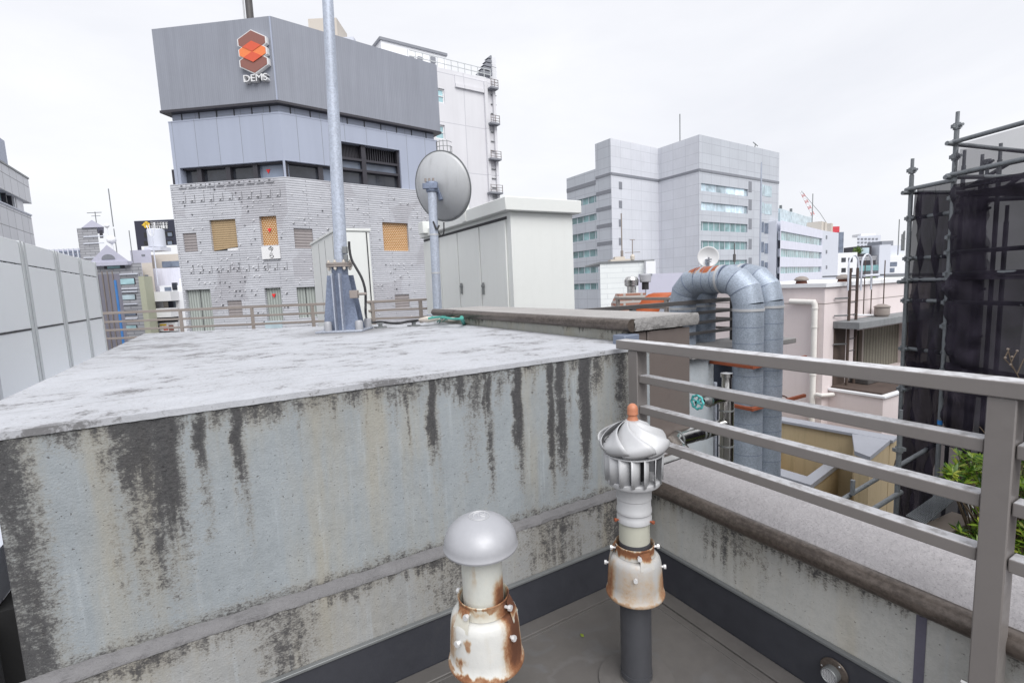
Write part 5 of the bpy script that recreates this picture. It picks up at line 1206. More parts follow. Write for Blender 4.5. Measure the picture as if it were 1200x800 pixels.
P4(MB().fbox(Fe, aE, bE, zE-.5, zE2, -20, -8), 'upper_storey', M['teal_light']); P4(MB().fbox(Fe, bE+.02, Fe.hit(964, 256, -8)[0], zE-.5, Fe.hit(955, 254, -8)[1], -16, -8), 'plant_room', M['white_far'])
for px in (905, 918, 930): s_, z = Fe.hit(px, 250, -8); P4(MB().fbox(Fe, s_-.3, s_+.3, zE2, zE2+1.2, -9, -8.4), 'roof_unit', M['trim'])
for px in (958, 968, 975): s_, z = Fe2.hit(max(px, 964), 268, -2); P4(MB().fbox(Fe2, s_-1, s_+.9, zE, zE+3.2, -6, -2), 'roof_unit', M['cream'])
for y in (278, 295, 313, 330): s_, z = Fe2.hit(968, y); P4(MB().fbox(Fe2, s_-.25, s_+.25, z-.5, z+.5, 0, .1).fbox(Fe2, s_+.6, s_+1.0, z-.5, z+.5, 0, .1), 'wall_vent', M['band_dark'])
p = PD(952, 250, 150); rod = zat(p.to_2d(), 227)
tag(MB().tube([(p.x, p.y, zE), (p.x, p.y, rod)], .12, 8).build('lightning_rod', M['trim']), 'thin rod on the roof of the ribbed office beside the crane', 'lightning rod')
# red and white crane
k0_ = PD(953, 252, 230); k1_ = PD(939, 224, 230); cr_ = thing('tower_crane', 'red and white crane jib rising behind the ribbed office roof', 'crane', (k0_.x, k0_.y, BASE))
off_ = V3(k0_.x, k0_.y, BASE)
a3, b3 = k0_-off_, k1_-off_; jd = (b3-a3); nrm = jd.cross(fwd).normalized()*.6; bx_ = MB(); b2x = MB()
N_ = 8
for i in range(N_):
    m_ = bx_ if i % 2 == 0 else b2x; p, q = a3+jd*(i/N_), a3+jd*((i+1)/N_)
    m_.tube([p+nrm, q+nrm], .13, 6).tube([p-nrm, q-nrm], .13, 6).tube([p+nrm, q-nrm], .09, 6).tube([p-nrm, q+nrm], .09, 6)
bx_.build('jib_red', paint('crane_red', (.55,.12,.12), .5), cr_); b2x.build('jib_white', M['white_far'], cr_)
MB().tube([(0,0,0), tuple(a3)], 1.1, 8).build('tower', M['white_far'], cr_); mr = PD(975, 271, 230)-off_
MB().tube([b3, a3+side*3+V3(0,0,1), mr], .10, 6).build('tie_rope', M['trim'], cr_); MB().bar(mr-side*2, mr+side*2.5, 3, 4).build('counterweight', paint('crane_red_weight', (.60,.06,.08), .5), cr_)
def simple_block(name, label, x0, x1, ytop, t, mat, depth=14, cat='building', parts=None, yb=None, skew=0.0):
    """a block seen face on: pixel columns x0..x1, roof at row ytop, t metres away"""
    ym = 330; A = PD(x0, ym, t).to_2d(); B = PD(x1, ym, t*(1+skew)).to_2d(); zt_q = zat(((A+B)/2), ytop); F = Facade(A, B)
    th = thing(name, label, cat, (A.x, A.y, BASE)); rd_ = ray(x1-(x1-x0)*.15, ym).to_2d().normalized()*depth; qq = (A+rd_, B+rd_); F.back = V3(rd_.x, rd_.y, 0)
    o = MB().prism(ccw([A, B, qq[1], qq[0]]), BASE, zt_q).build('wall', mat, th); o.data.transform(Matrix.Translation((-A.x, -A.y, -BASE)))
    def put(mb, nm, mt, par=None, **k):
        o = mb.build(nm, mt, par or th, **k); o.data.transform(Matrix.Translation((-A.x, -A.y, -BASE))); return o
    return th, F, zt_q, put
def rect_on(F, put, x0, y0, x1, y1, mat, name, d0=-.02, d1=.05, par=None, **k): r = F.rect(x0, y0, x1, y1); return put(MB().fbox(F, *r, d0, d1), name, mat, par, **k)
th, F, z_, put = simple_block('blue_glass_block', 'narrow blue glass block just behind the ribbed office end wall', 979, 987, 272, 170, M['glass_blue'])
th, F, z_, put = simple_block('distant_tower', 'pale distant tower block with a stepped top on the skyline at right', 1003, 1030, 276, 420, M['pale_far'], 30)
wb = MB()
for j in range(5):
    for i in range(6): r = F.rect(1004.5+i*4.3, 279+j*4.2, 1007+i*4.3, 281+j*4.2); wb.fbox(F, *r, .0, .3)
put(wb, 'window_grid', M['band_dark']); rect_on(F, put, 1010, 273.5, 1027, 276.5, M['white_far'], 'roof_room', -12, -1)
# flats with grey gables and balconies
th, F, z_, put = simple_block('grey_flats', 'dark grey flats with glass balconies and a roof garden, right of the skyline tower', 1000, 1036, 300, 60, M['grey_far'], 12)
rect_on(F, put, 1028, 287, 1041, 338, M['pale_far'], 'stair_wall', -4, .25)
for y in (305, 320.5):
    rect_on(F, put, 1004, y, 1026, y+11, M['dark_frame'], 'balcony_recess', -.1, .02); gl = rect_on(F, put, 1003, y+6, 1027, y+12.5, M['teal'], 'balcony_glass', .3, .36)
rect_on(F, put, 1008, 288, 1024, 300, M['dark_frame'], 'roof_shelter', -3, -.4); rect_on(F, put, 1011, 290, 1021, 297, M['teal_light'], 'shelter_glass', -.4, -.35)
pl_ = PD(1005, 297, 59.5); 
def bush(o_name, label, p, rad, n, mat, cat='plant', stem=.3, par=None, seed=1, lsz=.08, parts=True):
    rr = random.Random(seed); b = MB()
    for _ in range(n):
        d = Vector((rr.gauss(0,1), rr.gauss(0,1), rr.gauss(0,1))).normalized()*(rr.random()**.45); q = Vector((d.x*rad[0], d.y*rad[1], d.z*rad[2]+stem+rad[2])); u = Vector((rr.gauss(0,1), rr.gauss(0,1), rr.gauss(0,1))).normalized()*lsz; v = u.orthogonal().normalized()*lsz*.5
        b.add([q-u*.5, q+v*.5, q+u*.6, q-v*.5], [(0,1,2,3)])
    t = thing(o_name, label, cat, p); b.build('foliage', mat, t); MB().tube([(0,0,0), (0,0,stem+rad[2])], max(.01, rad[0]*.08), 6).build('stem', M['wood'], t); return t
bush('roof_shrub', 'small green shrub on the roof terrace of the dark grey flats', (pl_.x, pl_.y, z_), (.55,.5,.45), 130, M['leaf'], seed=4, lsz=.28)
pl_ = PD(1021, 325, 59); bush('balcony_shrub', 'green shrub spilling from a balcony of the dark grey flats', (pl_.x, pl_.y, PD(1021, 330, 59).z-.5), (1.1,.4,.6), 160, M['leaf'], seed=5, lsz=.28)
th, F, z_, put = simple_block('white_flats', 'white flats with slanted dark windows, left of the dark grey flats', 981, 1003.5, 296, 58, M['white_far'], 10)
for y in (302, 314): 
    for x in (986, 994): rect_on(F, put, x, y, x+5, y+5, M['glass'], 'window', -.05, .04)
th, F, z_, put = simple_block('white_house', 'white stepped house with a flat roof behind the pink building and scaffold', 1036, 1066, 301, 70, M['white_far'], 12)
for x, y in ((1040, 314), (1043, 307)): rect_on(F, put, x, y, x+8, y+5, M['glass_blue'], 'window')
rect_on(F, put, 1044, 287, 1066, 301, M['pale_far'], 'upper_storey', -6, -1); rect_on(F, put, 1052, 280, 1066, 287, M['band_dark'], 'roof_room', -6, -3)
p = PD(1052.5, 290, 66); tag(MB().tube([(p.x,p.y,p.z-1),(p.x,p.y,zat(p.to_2d(), 257))], .06, 8).build('radio_mast', M['trim']), 'thin radio mast above the white stepped house near the scaffold', 'mast')
p = PD(1058, 285, 66); am = MB(); 
for q in (-.5, .2, .6): am.tube([(p.x+q*.6,p.y,p.z-1),(p.x+q*.6,p.y,p.z+1.4+q*.4)], .09, 6)
am.tube([(p.x-.5,p.y,p.z+.4),(p.x+.6,p.y,p.z+.6)], .07, 6); tag(am.build('phone_antenna', M['trim']), 'cluster of short phone antennas on the roof next to the scaffold', 'antenna')
th, F, z_, put = simple_block('grey_shed', 'plain pale grey wall with a dark coping right behind the pink building', 1036, 1068, 322, 30, M['white_tile'], 6); rect_on(F, put, 1036, 320.5, 1068, 322.5, M['band_dark'], 'coping', -6, .1)

# ------------------------------------------------------------------ between the office block and the ducts
th, F, z_, put = simple_block('white_ribbed_block', 'low white ribbed block with rooftop antennas in front of the large office block', 703.5, 766, 307, 34, M['white_tile'], 7)
rect_on(F, put, 703, 305.5, 766.5, 307.5, M['trim'], 'roof_edge', -7, .08)
put(MB().fbox(F, F.hit(755, 330)[0], F.hit(766, 330)[0], BASE, z_-.02, .0, .5), 'side_bay', M['white_far'])
p = F.pt(F.hit(736.5, 300)[0], z_, -2); o = put(MB().tube([p, p+V3(0,0,zat((p.x,p.y), 250)-z_)], .045, 8).tube([p, p+V3(0,0,.9)], .10, 8), 'lightning_rod', M['rail_far'])
p = F.pt(F.hit(747.5, 300)[0], z_, -1.5); at_ = MB(); h_ = zat((p.x,p.y), 281)-z_
at_.tube([p, p+V3(0,0,h_)], .035, 8); at_.tube([p+V3(0,0,h_*.45)-side*.55, p+V3(0,0,h_*.45)+side*.55], .02, 6); at_.tube([p+V3(0,0,h_)-side*.18, p+V3(0,0,h_)+side*.18], .025, 6)
for k in range(7): q = p+V3(0,0,h_*.45)+side*(-.5+k*.165); at_.tube([q-fwd*.18, q+fwd*.18], .012, 5)
put(at_, 'aerial', M['rail_far']); put(MB().lathe([(.02,.1),(.15,.2),(.17,.45),(.06,.6)], 12, c=p), 'aerial_base', M['cream'])
p = F.pt(F.hit(730, 303)[0], z_, -1); put(MB().bar(p-side*.75+V3(0,0,.12), p+side*.65+V3(0,0,.12), 1, .22).bar(p-side*.4+V3(0,0,.32), p+side*.3+V3(0,0,.32), .7, .2), 'roof_unit', M['cream'])
th, F, z_, put = simple_block('pale_plant_box', 'pale metal plant boxes beside the white ribbed block, left of the ducts', 748, 800, 320.5, 24, M['lilac'], 3)
rect_on(F, put, 749, 321, 764, 323, M['band_dark'], 'box_cap', -.1, .06); s_ = F.hit(756.5, 330)[0]; put(MB().fbox(F, s_-.02, s_+.02, 0, z_, 0, .015), 'door_joint', M['trim'])
p = PD(740, 332, 22); vt_ = thing('roof_ventilator', 'shiny round roof ventilator against the white ribbed block', 'roof vent', (p.x, p.y, p.z-.6))
MB().lathe([(.20,-.5),(.20,.45),(.30,.5),(.32,.75),(.24,.88),(.05,.92)], 24, c=(0,0,0)).build('hood', M['steel_pipe'], vt_); MB().lathe([(.15,.3),(.15,.62)], 16, c=side*.62).build('neck', M['black'], vt_); MB().lathe([(.22,.62),(.25,.66),(.25,.95),(.1,1.0)], 20, c=side*.62).build('second_hood', M['alu_cap'], vt_)
p0, p1 = PD(721, 360, 12), PD(757, 360, 12); zt3 = PD(735, 344, 12).z; zb3 = PD(735, 372, 12).z
ck = MB(); ck.extrude([p0+V3(0,0,zb3-p0.z), p1+V3(0,0,zb3-p1.z), p1+V3(0,0,zt3-p1.z), p0+side*.12+V3(0,0,zt3-p0.z), p0+side*.0+V3(0,0,zt3-.25-p0.z)], fwd*.5); tag(ck.build('brick_chimney', M['brick_red']), 'low red brick chimney stub left of the orange hood', 'chimney')
# orange hood of a square duct
h0 = PD(741, 371, 9.5); hd = thing('duct_hood', 'curved orange hood on a square galvanised duct left of the bent ducts', 'duct', (h0.x, h0.y, h0.z))
hw_ = .46; hz_ = PD(760, 343.5, 9.5).z-h0.z; dx_ = side*1.0
prof = [(0.0, 0), (.04, hz_*.12), (.13, hz_*.45), (.26, hz_*.78), (.40, hz_*.95), (.52, hz_)]
top_ = [side*(x*.80)+V3(0,0,z) for x, z in prof]
n_ = len(top_); dv_ = side*.40-fwd*.20
ob = MB(); ob.add([p for p in top_]+[p+dv_ for p in top_], [(i, i+1, n_+i+1, n_+i) for i in range(n_-1)]); ob.build('curved_top', M['orange'], hd, solid=.01)
fb = MB(); poly_ = [p+dv_*1.02 for p in top_]+[side*(.52*.8+.16)+V3(0,0,hz_)+dv_*1.02, side*(.52*.8+.16)+dv_*1.02]; fb.extrude(poly_, fwd*.35); fb.build('side_cheek', M['galv'], hd)
MB().bar(side*(.52*.8+.17)+dv_*1.02-V3(0,0,.1), side*(.52*.8+.17)+dv_*1.02+V3(0,0,hz_+.02), .05, .05, up=(1,0,0)).build('flange', M['dark_frame'], hd)
# round white dish behind the ducts, thin poles
p = PD(830, 301, 11); rd = thing('round_dish', 'round white dish aerial standing behind the rusty topped duct', 'satellite dish', (p.x, p.y, p.z))
rq = 12.2/575*11; ax_ = (-fwd-side*.15).normalized(); Mq2 = ax_.to_track_quat('Z', 'Y').to_matrix()
MB().lathe([(max(.001, rq*i/8), -.07+.07*(i/8)**2) for i in range(9)], 40, M=Mq2, caps=False).build('reflector', M['white'], rd, sharp=60, solid=.008)
fa = MB(); c_ = ax_*.04-V3(0,0,.06); fa.bar(c_-side*.06, c_+side*.06, .05, .03); fa.bar(c_-side*.05-V3(0,0,.05), c_+side*.05-V3(0,0,.05), .05, .025); fa.tube([c_+V3(0,0,.05), c_-V3(0,0,.2)], .02, 8); fa.build('feed', M['band_dark'], rd); MB().tube([V3(0,0,-.05)+fwd*.05, V3(0,0,-4)+fwd*.05], .05, 10).build('post', M['galv_pole'], rd)
p = PD(890.5, 320, 26); zt5 = zat(p.to_2d(), 190); tag(MB().tube([(p.x,p.y,-10),(p.x,p.y,zt5-1.2),(p.x,p.y,zt5)], [.055,.045,.03], 10).build('slim_pole', M['galv_pole']), 'slim white pole standing in front of the large office block', 'pole')
p = PD(860.5, 320, 16); zt5 = zat(p.to_2d(), 285); tag(MB().tube([(p.x,p.y,-4),(p.x,p.y,zt5)], .016, 8).tube([(p.x,p.y,zt5-.6),(p.x,p.y,zt5-.35)], .045, 8).build('whip_aerial', M['rail_dark']), 'short dark whip aerial behind the ducts', 'aerial')
# ------------------------------------------------------------------ far left: stepped grey building
GX = -11.0
g0, g1 = PX(-60, 200, GX).y, PX(36, 250, GX).y
lb = thing('stepped_building', 'grey stone clad building with stepped terraces at the left edge of the photo', 'building', (GX, g1, BASE))
def P5(mb, name, mat, par=None, **k):
    o = mb.build(name, mat, par or lb, **k); o.data.transform(Matrix.Translation((-GX, -g1, -BASE))); return o
g2 = PX(42, 290, GX).y; Fg = Facade((GX, g0-6), (GX, g2))
zA, zB, zC = PX(30, 209, GX).z, PX(28, 235, GX).z, PX(38, 254, GX).z
sg = lambda px, py: Fg.hit(px, py)[0]
wnd = [sg(-40, 240), sg(22, 250), PX(10, 250, GX).z, PX(10, 226.5, GX).z]
P5(MB().box(GX-8, GX-.35, g0-6, g2-.02, BASE, zC), 'core', M['grey_panel']); P5(MB().wall(Fg, 0, Fg.L, BASE, zC, (), .2, 0), 'terrace_wall', M['grey_panel'])
P5(MB().wall(Fg, 0, sg(30, 240), zC, zB, [(wnd[0], wnd[1], max(zC+.02, wnd[2]), wnd[3])], .3, -.12), 'upper_wall', M['grey_panel']); P5(MB().box(GX-8, GX-.45, g0-6, g0-6+sg(30, 240), zC, zB), 'core', M['grey_panel'])
P5(MB().fbox(Fg, 0, sg(34, 225), zB, zA, -8, .05), 'top_storey', M['grey_panel']); P5(MB().fbox(Fg, 0, sg(34, 225)+.05, zA+.002, zA+.12, -8, .1), 'coping', M['trim'])
P5(MB().fbox(Fg, 0, Fg.L, zC+.002, zC+.10, -.5, .06), 'terrace_coping', M['pale_far'])
sts = [sg(x, 240) for x in (-30, -12, 3, 12, 18, 22)]
fr = MB()
for s_ in sts: fr.fbox(Fg, s_-.07, s_+.03, wnd[2], wnd[3], -.35, -.12)
o = P5(fr, 'window_frame', M['dark_frame']); P5(MB().fbox(Fg, wnd[0], wnd[1], wnd[2], wnd[3], -.42, -.36), 'pane', M['teal_light'], o)
P5(MB().box(GX-7, GX-1.2, g0-6, PX(9, 190, GX-1.2).y, zA-.5, PX(2, 163, GX-1.2).z), 'roof_tower', M['mid_panel'])
s_ = sg(20, 283); P5(MB().fbox(Fg, sg(12, 282), sg(30, 286), PX(20, 288, GX).z-.3, PX(20, 284, GX).z, .0, .05), 'louvre', M['dark_frame'])

# gable roofed office with a tower
th, F, zg, put = simple_block('gable_building', 'grey banded building with a pointed white gable and teal windows', 116, 168, 309, 46, M['grey_far'], 12)
pk = F.hit(133, 287)[1]; aL, aR = F.hit(108, 309)[0], F.hit(154, 309)[0]; ze = F.hit(130, 307)[1]
gb = MB(); gb.extrude([F.pt(aL, ze, .3), F.pt(aR, ze, .3), F.pt((aL+aR)/2, pk, .3)], F.back*1.0); put(gb, 'gable_roof', M['lilac'])
put(MB().fbox(F, aL, aR, ze-.35, ze-.002, -.2, .45), 'eaves', M['lilac'])
ar = MB(); cs, cz = (aL+aR)/2, F.hit(131, 304)[1]; rw = (aR-aL)*.17; ar.extrude([F.pt(cs+rw*math.cos(math.pi*k/12), cz+rw*.75*math.sin(math.pi*k/12), .3) for k in range(13)], Vector((F.n.x, F.n.y, 0))*.05); put(ar, 'arched_louvre', M['band_dark'])
for i, (ya, yb) in enumerate(((308, 315), (326, 333.5), (345, 351.5), (364, 370), (381, 387))):
    xr = (122, 146) if i == 0 else (134, 158+i*.8); o = rect_on(F, put, xr[0], ya, xr[1], yb, M['dark_frame'], 'window', -.02, .03); rect_on(F, put, xr[0]+(4 if i == 0 else .8), ya+.6, xr[1]-(5 if i == 0 else 1), yb-.4, [M['teal'], M['sky_glass'], M['teal_light'], M['glass_blue'], M['sky_glass']][i], 'pane', .03, .06, o)
for y in (321, 338, 341.5, 356, 373): rect_on(F, put, 116, y, 162, y+1.4, M['pale_far'], 'string_course', .0, .12)
put(MB().fbox(F, F.hit(165, 330)[0], F.hit(171.5, 330)[0], BASE, F.hit(165, 324)[1], -.8, .25), 'yellow_side', M['yellow_wall'])
th, F, zt_, put = simple_block('pointed_tower', 'narrow grey tower with a pointed roof behind the gable building', 98.5, 122, 267, 60, M['grey_far'], 7)
a, b = F.hit(97, 267)[0], F.hit(123.5, 267)[0]; put(MB().extrude([F.pt(a, zt_, .2), F.pt(b, zt_, .2), F.pt((a+b)/2, F.hit(109, 258)[1], .2)], F.back*1.03), 'pointed_roof', M['lilac'])
for y in (276.5, 284.5, 301): rect_on(F, put, 98.5, y, 122, y+1.2, M['pale_far'], 'string_course', 0, .1)
rect_on(F, put, 117, 270, 120.5, 279, M['dark_frame'], 'window')
p = F.pt(F.hit(117, 262)[0], zt_+.3, -2); put(MB().tube([p, p+V3(0,0,4.6)], .06, 6), 'lightning_rod', M['trim'])
p = F.pt(F.hit(97.5, 265)[0], zt_-.4, -2); put(MB().tube([p, p+V3(0,0,2.6)], .05, 6).tube([p+V3(0,0,2.5)-side*1.0, p+V3(0,0,2.5)+side*.8], .04, 6).tube([p+V3(0,0,2.1)-side*.5, p+V3(0,0,2.1)+side*.6], .03, 6), 'aerial', M['trim'])
for px, py, t, r, lab_ in ((125, 264.5, 58, .26, 'tiny white dish aerial on the shoulder of the pointed tower'), (130.5, 281, 50, .42, 'white radome ball beside the peak of the white gable')):
    p = PD(px, py, t); s_ = MB(); s_.lathe([(max(.003, r*math.sin(math.pi*k/10)), -r*math.cos(math.pi*k/10)) for k in range(11)], 20); s_.tube([(0,0,-r*.8), (0,0,-1.6)], r*.2, 8); tag(s_.build('radome' if r > .3 else 'dish_aerial', M['white_far'], loc=p), lab_, 'aerial')
th, F, z_, put = simple_block('sheeted_building', 'scaffolded block wrapped in grey dust sheets with a blue edge, below the gable', 113, 141, 321, 34, M['sheet_grey'], 5)
rect_on(F, put, 139.5, 328, 142.5, 420, M['blue_edge'], 'sheet_edge', -.3, .06)
pp_ = MB()
for px in (117, 123, 129, 135): s_ = F.hit(px, 340)[0]; pp_.fbox(F, s_-.03, s_+.03, BASE, z_+.2, .02, .08)
put(pp_, 'scaffold_pole', M['rail_far'])
th, F, z_, put = simple_block('distant_flats', 'pale lilac distant flats with rows of balconies on the skyline at far left', 58, 103, 292, 300, M['lilac'], 30)
fl_ = MB(); 
for j in range(4): fl_.fbox(F, .5, F.L*.985, F.hit(80, 295+j*3.4)[1]-.5, F.hit(80, 295+j*3.4)[1]+.5, 0, .6)
put(fl_, 'balcony_band', M['glass_blue'])
cl_ = MB()
for k in range(9): q = F.L*k/8; cl_.fbox(F, q-.3, q+.3, BASE, z_+.2, 0, .9)
put(cl_, 'column', M['pale_far'])
# dark building with a yellow flower sign
th, F, z_, put = simple_block('navy_building', 'dark navy building with a yellow sign and white lettering on top', 166, 215, 258, 90, M['navy'], 14)
rect_on(F, put, 167.5, 287.8, 215, 302, M['white_far'], 'lower_storeys', -.1, .25)
for y in (272.8, 282.8):
    rect_on(F, put, 169, y-1, 203, y+5, M['black'], 'balcony', .02, .06)
    for x in (177.5, 187, 197): rect_on(F, put, x, y, x+5, y+4, M['glass_blue'], 'window', .05, .12)
s_, z = F.hit(172.3, 263.6); fl_ = MB()
for k in range(5): a = 2*math.pi*k/5+.3; fl_.lathe([(.30, 0), (.30, .12)], 10, c=F.pt(s_+.32*math.cos(a), z+.32*math.sin(a), .05), M=frame_on(F, 0, 0, 0).to_3x3())
fl_.lathe([(.45, 0), (.45, .10)], 12, c=F.pt(s_, z, .05), M=frame_on(F, 0, 0, 0).to_3x3()); fl_.extrude([F.pt(s_-.9, z, .05), F.pt(s_-.3, z-.3, .05), F.pt(s_-.3, z+.3, .05)], Vector((F.n.x, F.n.y, 0))*.1); put(fl_, 'sign_emblem', M['yellow'])
ox = F.A
for row, (ys_, n_) in enumerate(((262.6, 6), (266.0, 7))):   # illegible white characters, as strokes
    for k in range(n_):
        s_, z = F.hit(178.6+k*(20.0/n_), ys_); g_c = MB(); rc_ = random.Random(k*7+row); hw_c = .30 if row == 0 else .24
        for q in range(3): zz_ = z-hw_c+q*hw_c; g_c.fbox(F, s_-hw_c*(.5+.5*rc_.random()), s_+hw_c*(.5+.5*rc_.random()), zz_-.04, zz_+.04, .05, .12)
        g_c.fbox(F, s_-.05+rc_.uniform(-.2,.2), s_+.05, z-hw_c, z+hw_c, .05, .125); put(g_c, 'sign_character', M['white'])
# small blocks in front of it
th, F, z_, put = simple_block('grey_house', 'plain pale grey house with a rooftop water tank, under the navy building', 157, 181, 293, 64, M['lilac'], 10)
t_ = F.pt(F.hit(165.5, 290)[0], z_, -3); put(MB().lathe([(1.0, .6), (1.0, 2.9), (.8, 3.0)], 20, c=t_).bar(t_-side*1.1+V3(0,0,.3), t_+side*1.1+V3(0,0,.3), 2, .5), 'water_tank', M['pale_far']); rect_on(F, put, 166, 298, 170, 300, M['band_dark'], 'vent')
th, F, z_, put = simple_block('cream_house', 'cream house wall with a pale blue roof light beneath the navy building', 181, 215, 298, 66, M['cream'], 10); rect_on(F, put, 191, 306, 215, 313, M['glass_blue'], 'roof_light', -.1, .2)
th, F, z_, put = simple_block('cream_block', 'narrow cream block with small dark windows beside the yellow green wall', 168.5, 181, 308, 54, M['cream'], 8); 
for y in (322, 330): rect_on(F, put, 170, y, 174, y+4, M['band_dark'], 'window')
th, F, z_, put = simple_block('pale_block', 'pale grey block with tall ribbed panels left of the tiled floors', 179, 214, 314, 56, M['off_rib'], 8)
th, F, z_, put = simple_block('white_apartments', 'white apartment house with stepped balconies and a printed billboard below', 166, 222, 342, 48, M['white_far'], 9)
rect_on(F, put, 177, 334, 222, 343, M['white_far'], 'upper_storey', -8, -1.2); rect_on(F, put, 190, 325, 222, 335, M['white_far'], 'top_room', -8, -2.5)
rect_on(F, put, 192.5, 331, 198, 340, M['glass'], 'door', -1.3, -1.1); rect_on(F, put, 183.5, 336.5, 191, 341, M['glass_blue'], 'window', -1.3, -1.1); rect_on(F, put, 200, 331, 207, 334, M['glass'], 'window', -2.6, -2.4)
for y0_, y1_, wy in ((342, 353, None), (361, 371.5, 353)):
    rect_on(F, put, 164.5, y0_, 210, y1_, M['white'], 'balcony_front', .0, 1.2)
rect_on(F, put, 166, 353.2, 209, 361, M['glass_blue'], 'balcony_recess', .0, .05)
for x0, x1, m in ((166, 171, 'white'), (184, 192.3, 'white'), (207, 210, 'white'), (173, 184, 'cream'), (192.5, 198, 'cream'), (198, 203.5, 'navy')): rect_on(F, put, x0, 353.4, x1, 360.8, M[m], 'balcony_panel', .05, .10)
rect_on(F, put, 166, 371.6, 209, 377.5, M['dark_frame'], 'shop_recess', .0, .06)
bbd = rect_on(F, put, 166, 378, 211, 388, M['white'], 'billboard', .3, .6)
tx = F.hit(176, 382); loc_ = Matrix.Translation((-F.A.x, -F.A.y, -BASE))
text_mesh('G7', .62, loc_ @ frame_on(F, tx[0], tx[1]+.02, .61), .01, 'sign_lettering', M['black'], bbd)
s2 = MB()
for k in range(9): s_, z = F.hit(169.5+k*1.6, 386); s2.fbox(F, s_-.035, s_+.045, z-.03, z+.05, .6, .63)
put(s2, 'small_print', M['band_dark'], bbd)
rect_on(F, put, 186, 381, 192, 386, M['black'], 'picture_patch', .6, .63, bbd); rect_on(F, put, 192.3, 379, 200, 381, M['yellow'], 'picture_patch', .6, .63, bbd); rect_on(F, put, 197, 382, 202, 386, M['logo_red'], 'picture_patch', .6, .64, bbd); rect_on(F, put, 203, 380, 208.5, 386.5, M['logo_brown'], 'picture_patch', .6, .635, bbd)
rect_on(F, put, 171, 389.5, 200, 393, M['glass'], 'window', .0, .1)
# forked phone mast and thin rods at left
p = PD(181, 300, 50); fm = thing('forked_mast', 'white forked phone mast rising in front of the navy building', 'mast', (p.x, p.y, p.z-3)); ht = zat(p.to_2d(), 275)-(p.z-3)
MB().tube([(0,0,0),(0,0,ht)], .055, 8).build('pole', M['pale_far'], fm)
ar = MB()
for dx, dz_ in ((-.42, .95), (-.16, 1.0), (.34, .95)): ar.tube([V3(0,0,ht-.2), side*dx*.6+V3(0,0,ht+.1), side*dx+V3(0,0,ht+dz_)], .045, 6)
ar.build('arm', M['white_far'], fm)
for i, (px, yt, yb_, w_) in enumerate(((136, 268, 288, 'just right of the white gable peak'), (155, 270, 300, 'left of the water tank on the grey house'))):
    p = PD(px, yb_, 52); tag(MB().tube([(p.x,p.y,p.z-2),(p.x,p.y,zat(p.to_2d(), yt))], .045, 6).build('lightning_rod', M['trim']), 'thin lightning rod '+w_, 'lightning rod')

# ------------------------------------------------------------------ pink building on the right
kc = PD(967, 330, 11.0).to_2d(); zK = zat(kc, 336.5)
kl = Vector((kc.x, kc.y+2.6)); kr = Vector((kc.x+5.5, kc.y))
pkb = thing('pink_building', 'pale pink rendered building with a curtained window under a concrete awning', 'building', (kc.x, kc.y, BASE))
def P6(mb, name, mat, par=None, **k):
    o = mb.build(name, mat, par or pkb, **k); o.data.transform(Matrix.Translation((-kc.x, -kc.y, -BASE))); return o
yl_ = PX(814, 345, kc.x).y; kl = Vector((kc.x, yl_))
Fk1 = Facade(kl, kc); Fk3 = Facade(kc, kr)
wn = Fk3.rect(1001, 382, 1068, 427); wn = (wn[0], Fk3.L-.4, wn[2]-.25, wn[3])
yl_ = PX(814, 345, kc.x).y; kl = Vector((kc.x, yl_)); P6(MB().box(kc.x+.02, kr.x, kc.y+.8, yl_-.01, BASE, zK-.02), 'core', M['pink'])
P6(MB().wall(Fk1, 0, Fk1.L, BASE, zK, (), .2, 0), 'side_wall', M['pink']); P6(MB().wall(Fk3, 0, Fk3.L, BASE, zK, [wn], .55, 0), 'front_wall', M['pink'])
P6(MB().prism(ccw([kc+Vector((-.06,-.06)), Vector((kr.x, kc.y-.06)), Vector((kr.x, yl_)), Vector((kc.x-.06, yl_))]), zK, zK+.09), 'roof_edge', M['white_far'], bevel=.01)
jl = MB(); zj = Fk3.hit(1000, 352.5)[1]; jl.fbox(Fk1, 0, Fk1.L, zj-.008, zj+.008, -.01, .004); jl.fbox(Fk3, 0, Fk3.L, zj-.008, zj+.008, -.01, .004); P6(jl, 'wall_joint', M['rail_far'])
wo_ = P6(MB().fbox(Fk3, wn[0], wn[1], wn[3]-.09, wn[3]-.01, -.5, -.40).fbox(Fk3, Fk3.hit(1033, 400)[0]-.04, Fk3.hit(1033, 400)[0]+.04, wn[2], wn[3]-.09, -.5, -.42), 'window', M['rail_far'])
P6(MB().fbox(Fk3, wn[0], Fk3.hit(1033, 400)[0]-.04, wn[2], wn[3]-.09, -.60, -.54), 'curtain', M['curtain_dark'], wo_); P6(MB().fbox(Fk3, Fk3.hit(1033, 400)[0]+.04, wn[1], wn[2], wn[3]-.09, -.60, -.545), 'curtain', M['curtain_dark'], wo_)
P6(MB().fbox(Fk3, wn[0], wn[1], wn[2], wn[3]-.09, -.53, -.505), 'pane', glass('window_pane_dim', (.10,.10,.095), .08, .3), wo_) if False else None
az_ = Fk3.hit(1000, 380)[1]; a0_ = Fk3.hit(976, 380)[0]
P6(MB().fbox(Fk3, a0_, Fk3.L, az_-.02, az_+.14, 0, .55), 'awning', M['sill_concrete'], bevel=.01)
P6(MB().fbox(Fk3, a0_+.05, a0_+.55, wn[2]-.6, az_-.025, .0, .02), 'painted_shadow_panel', M['rust_floor'])  # dark sheet on the wall paints the shade under the awning
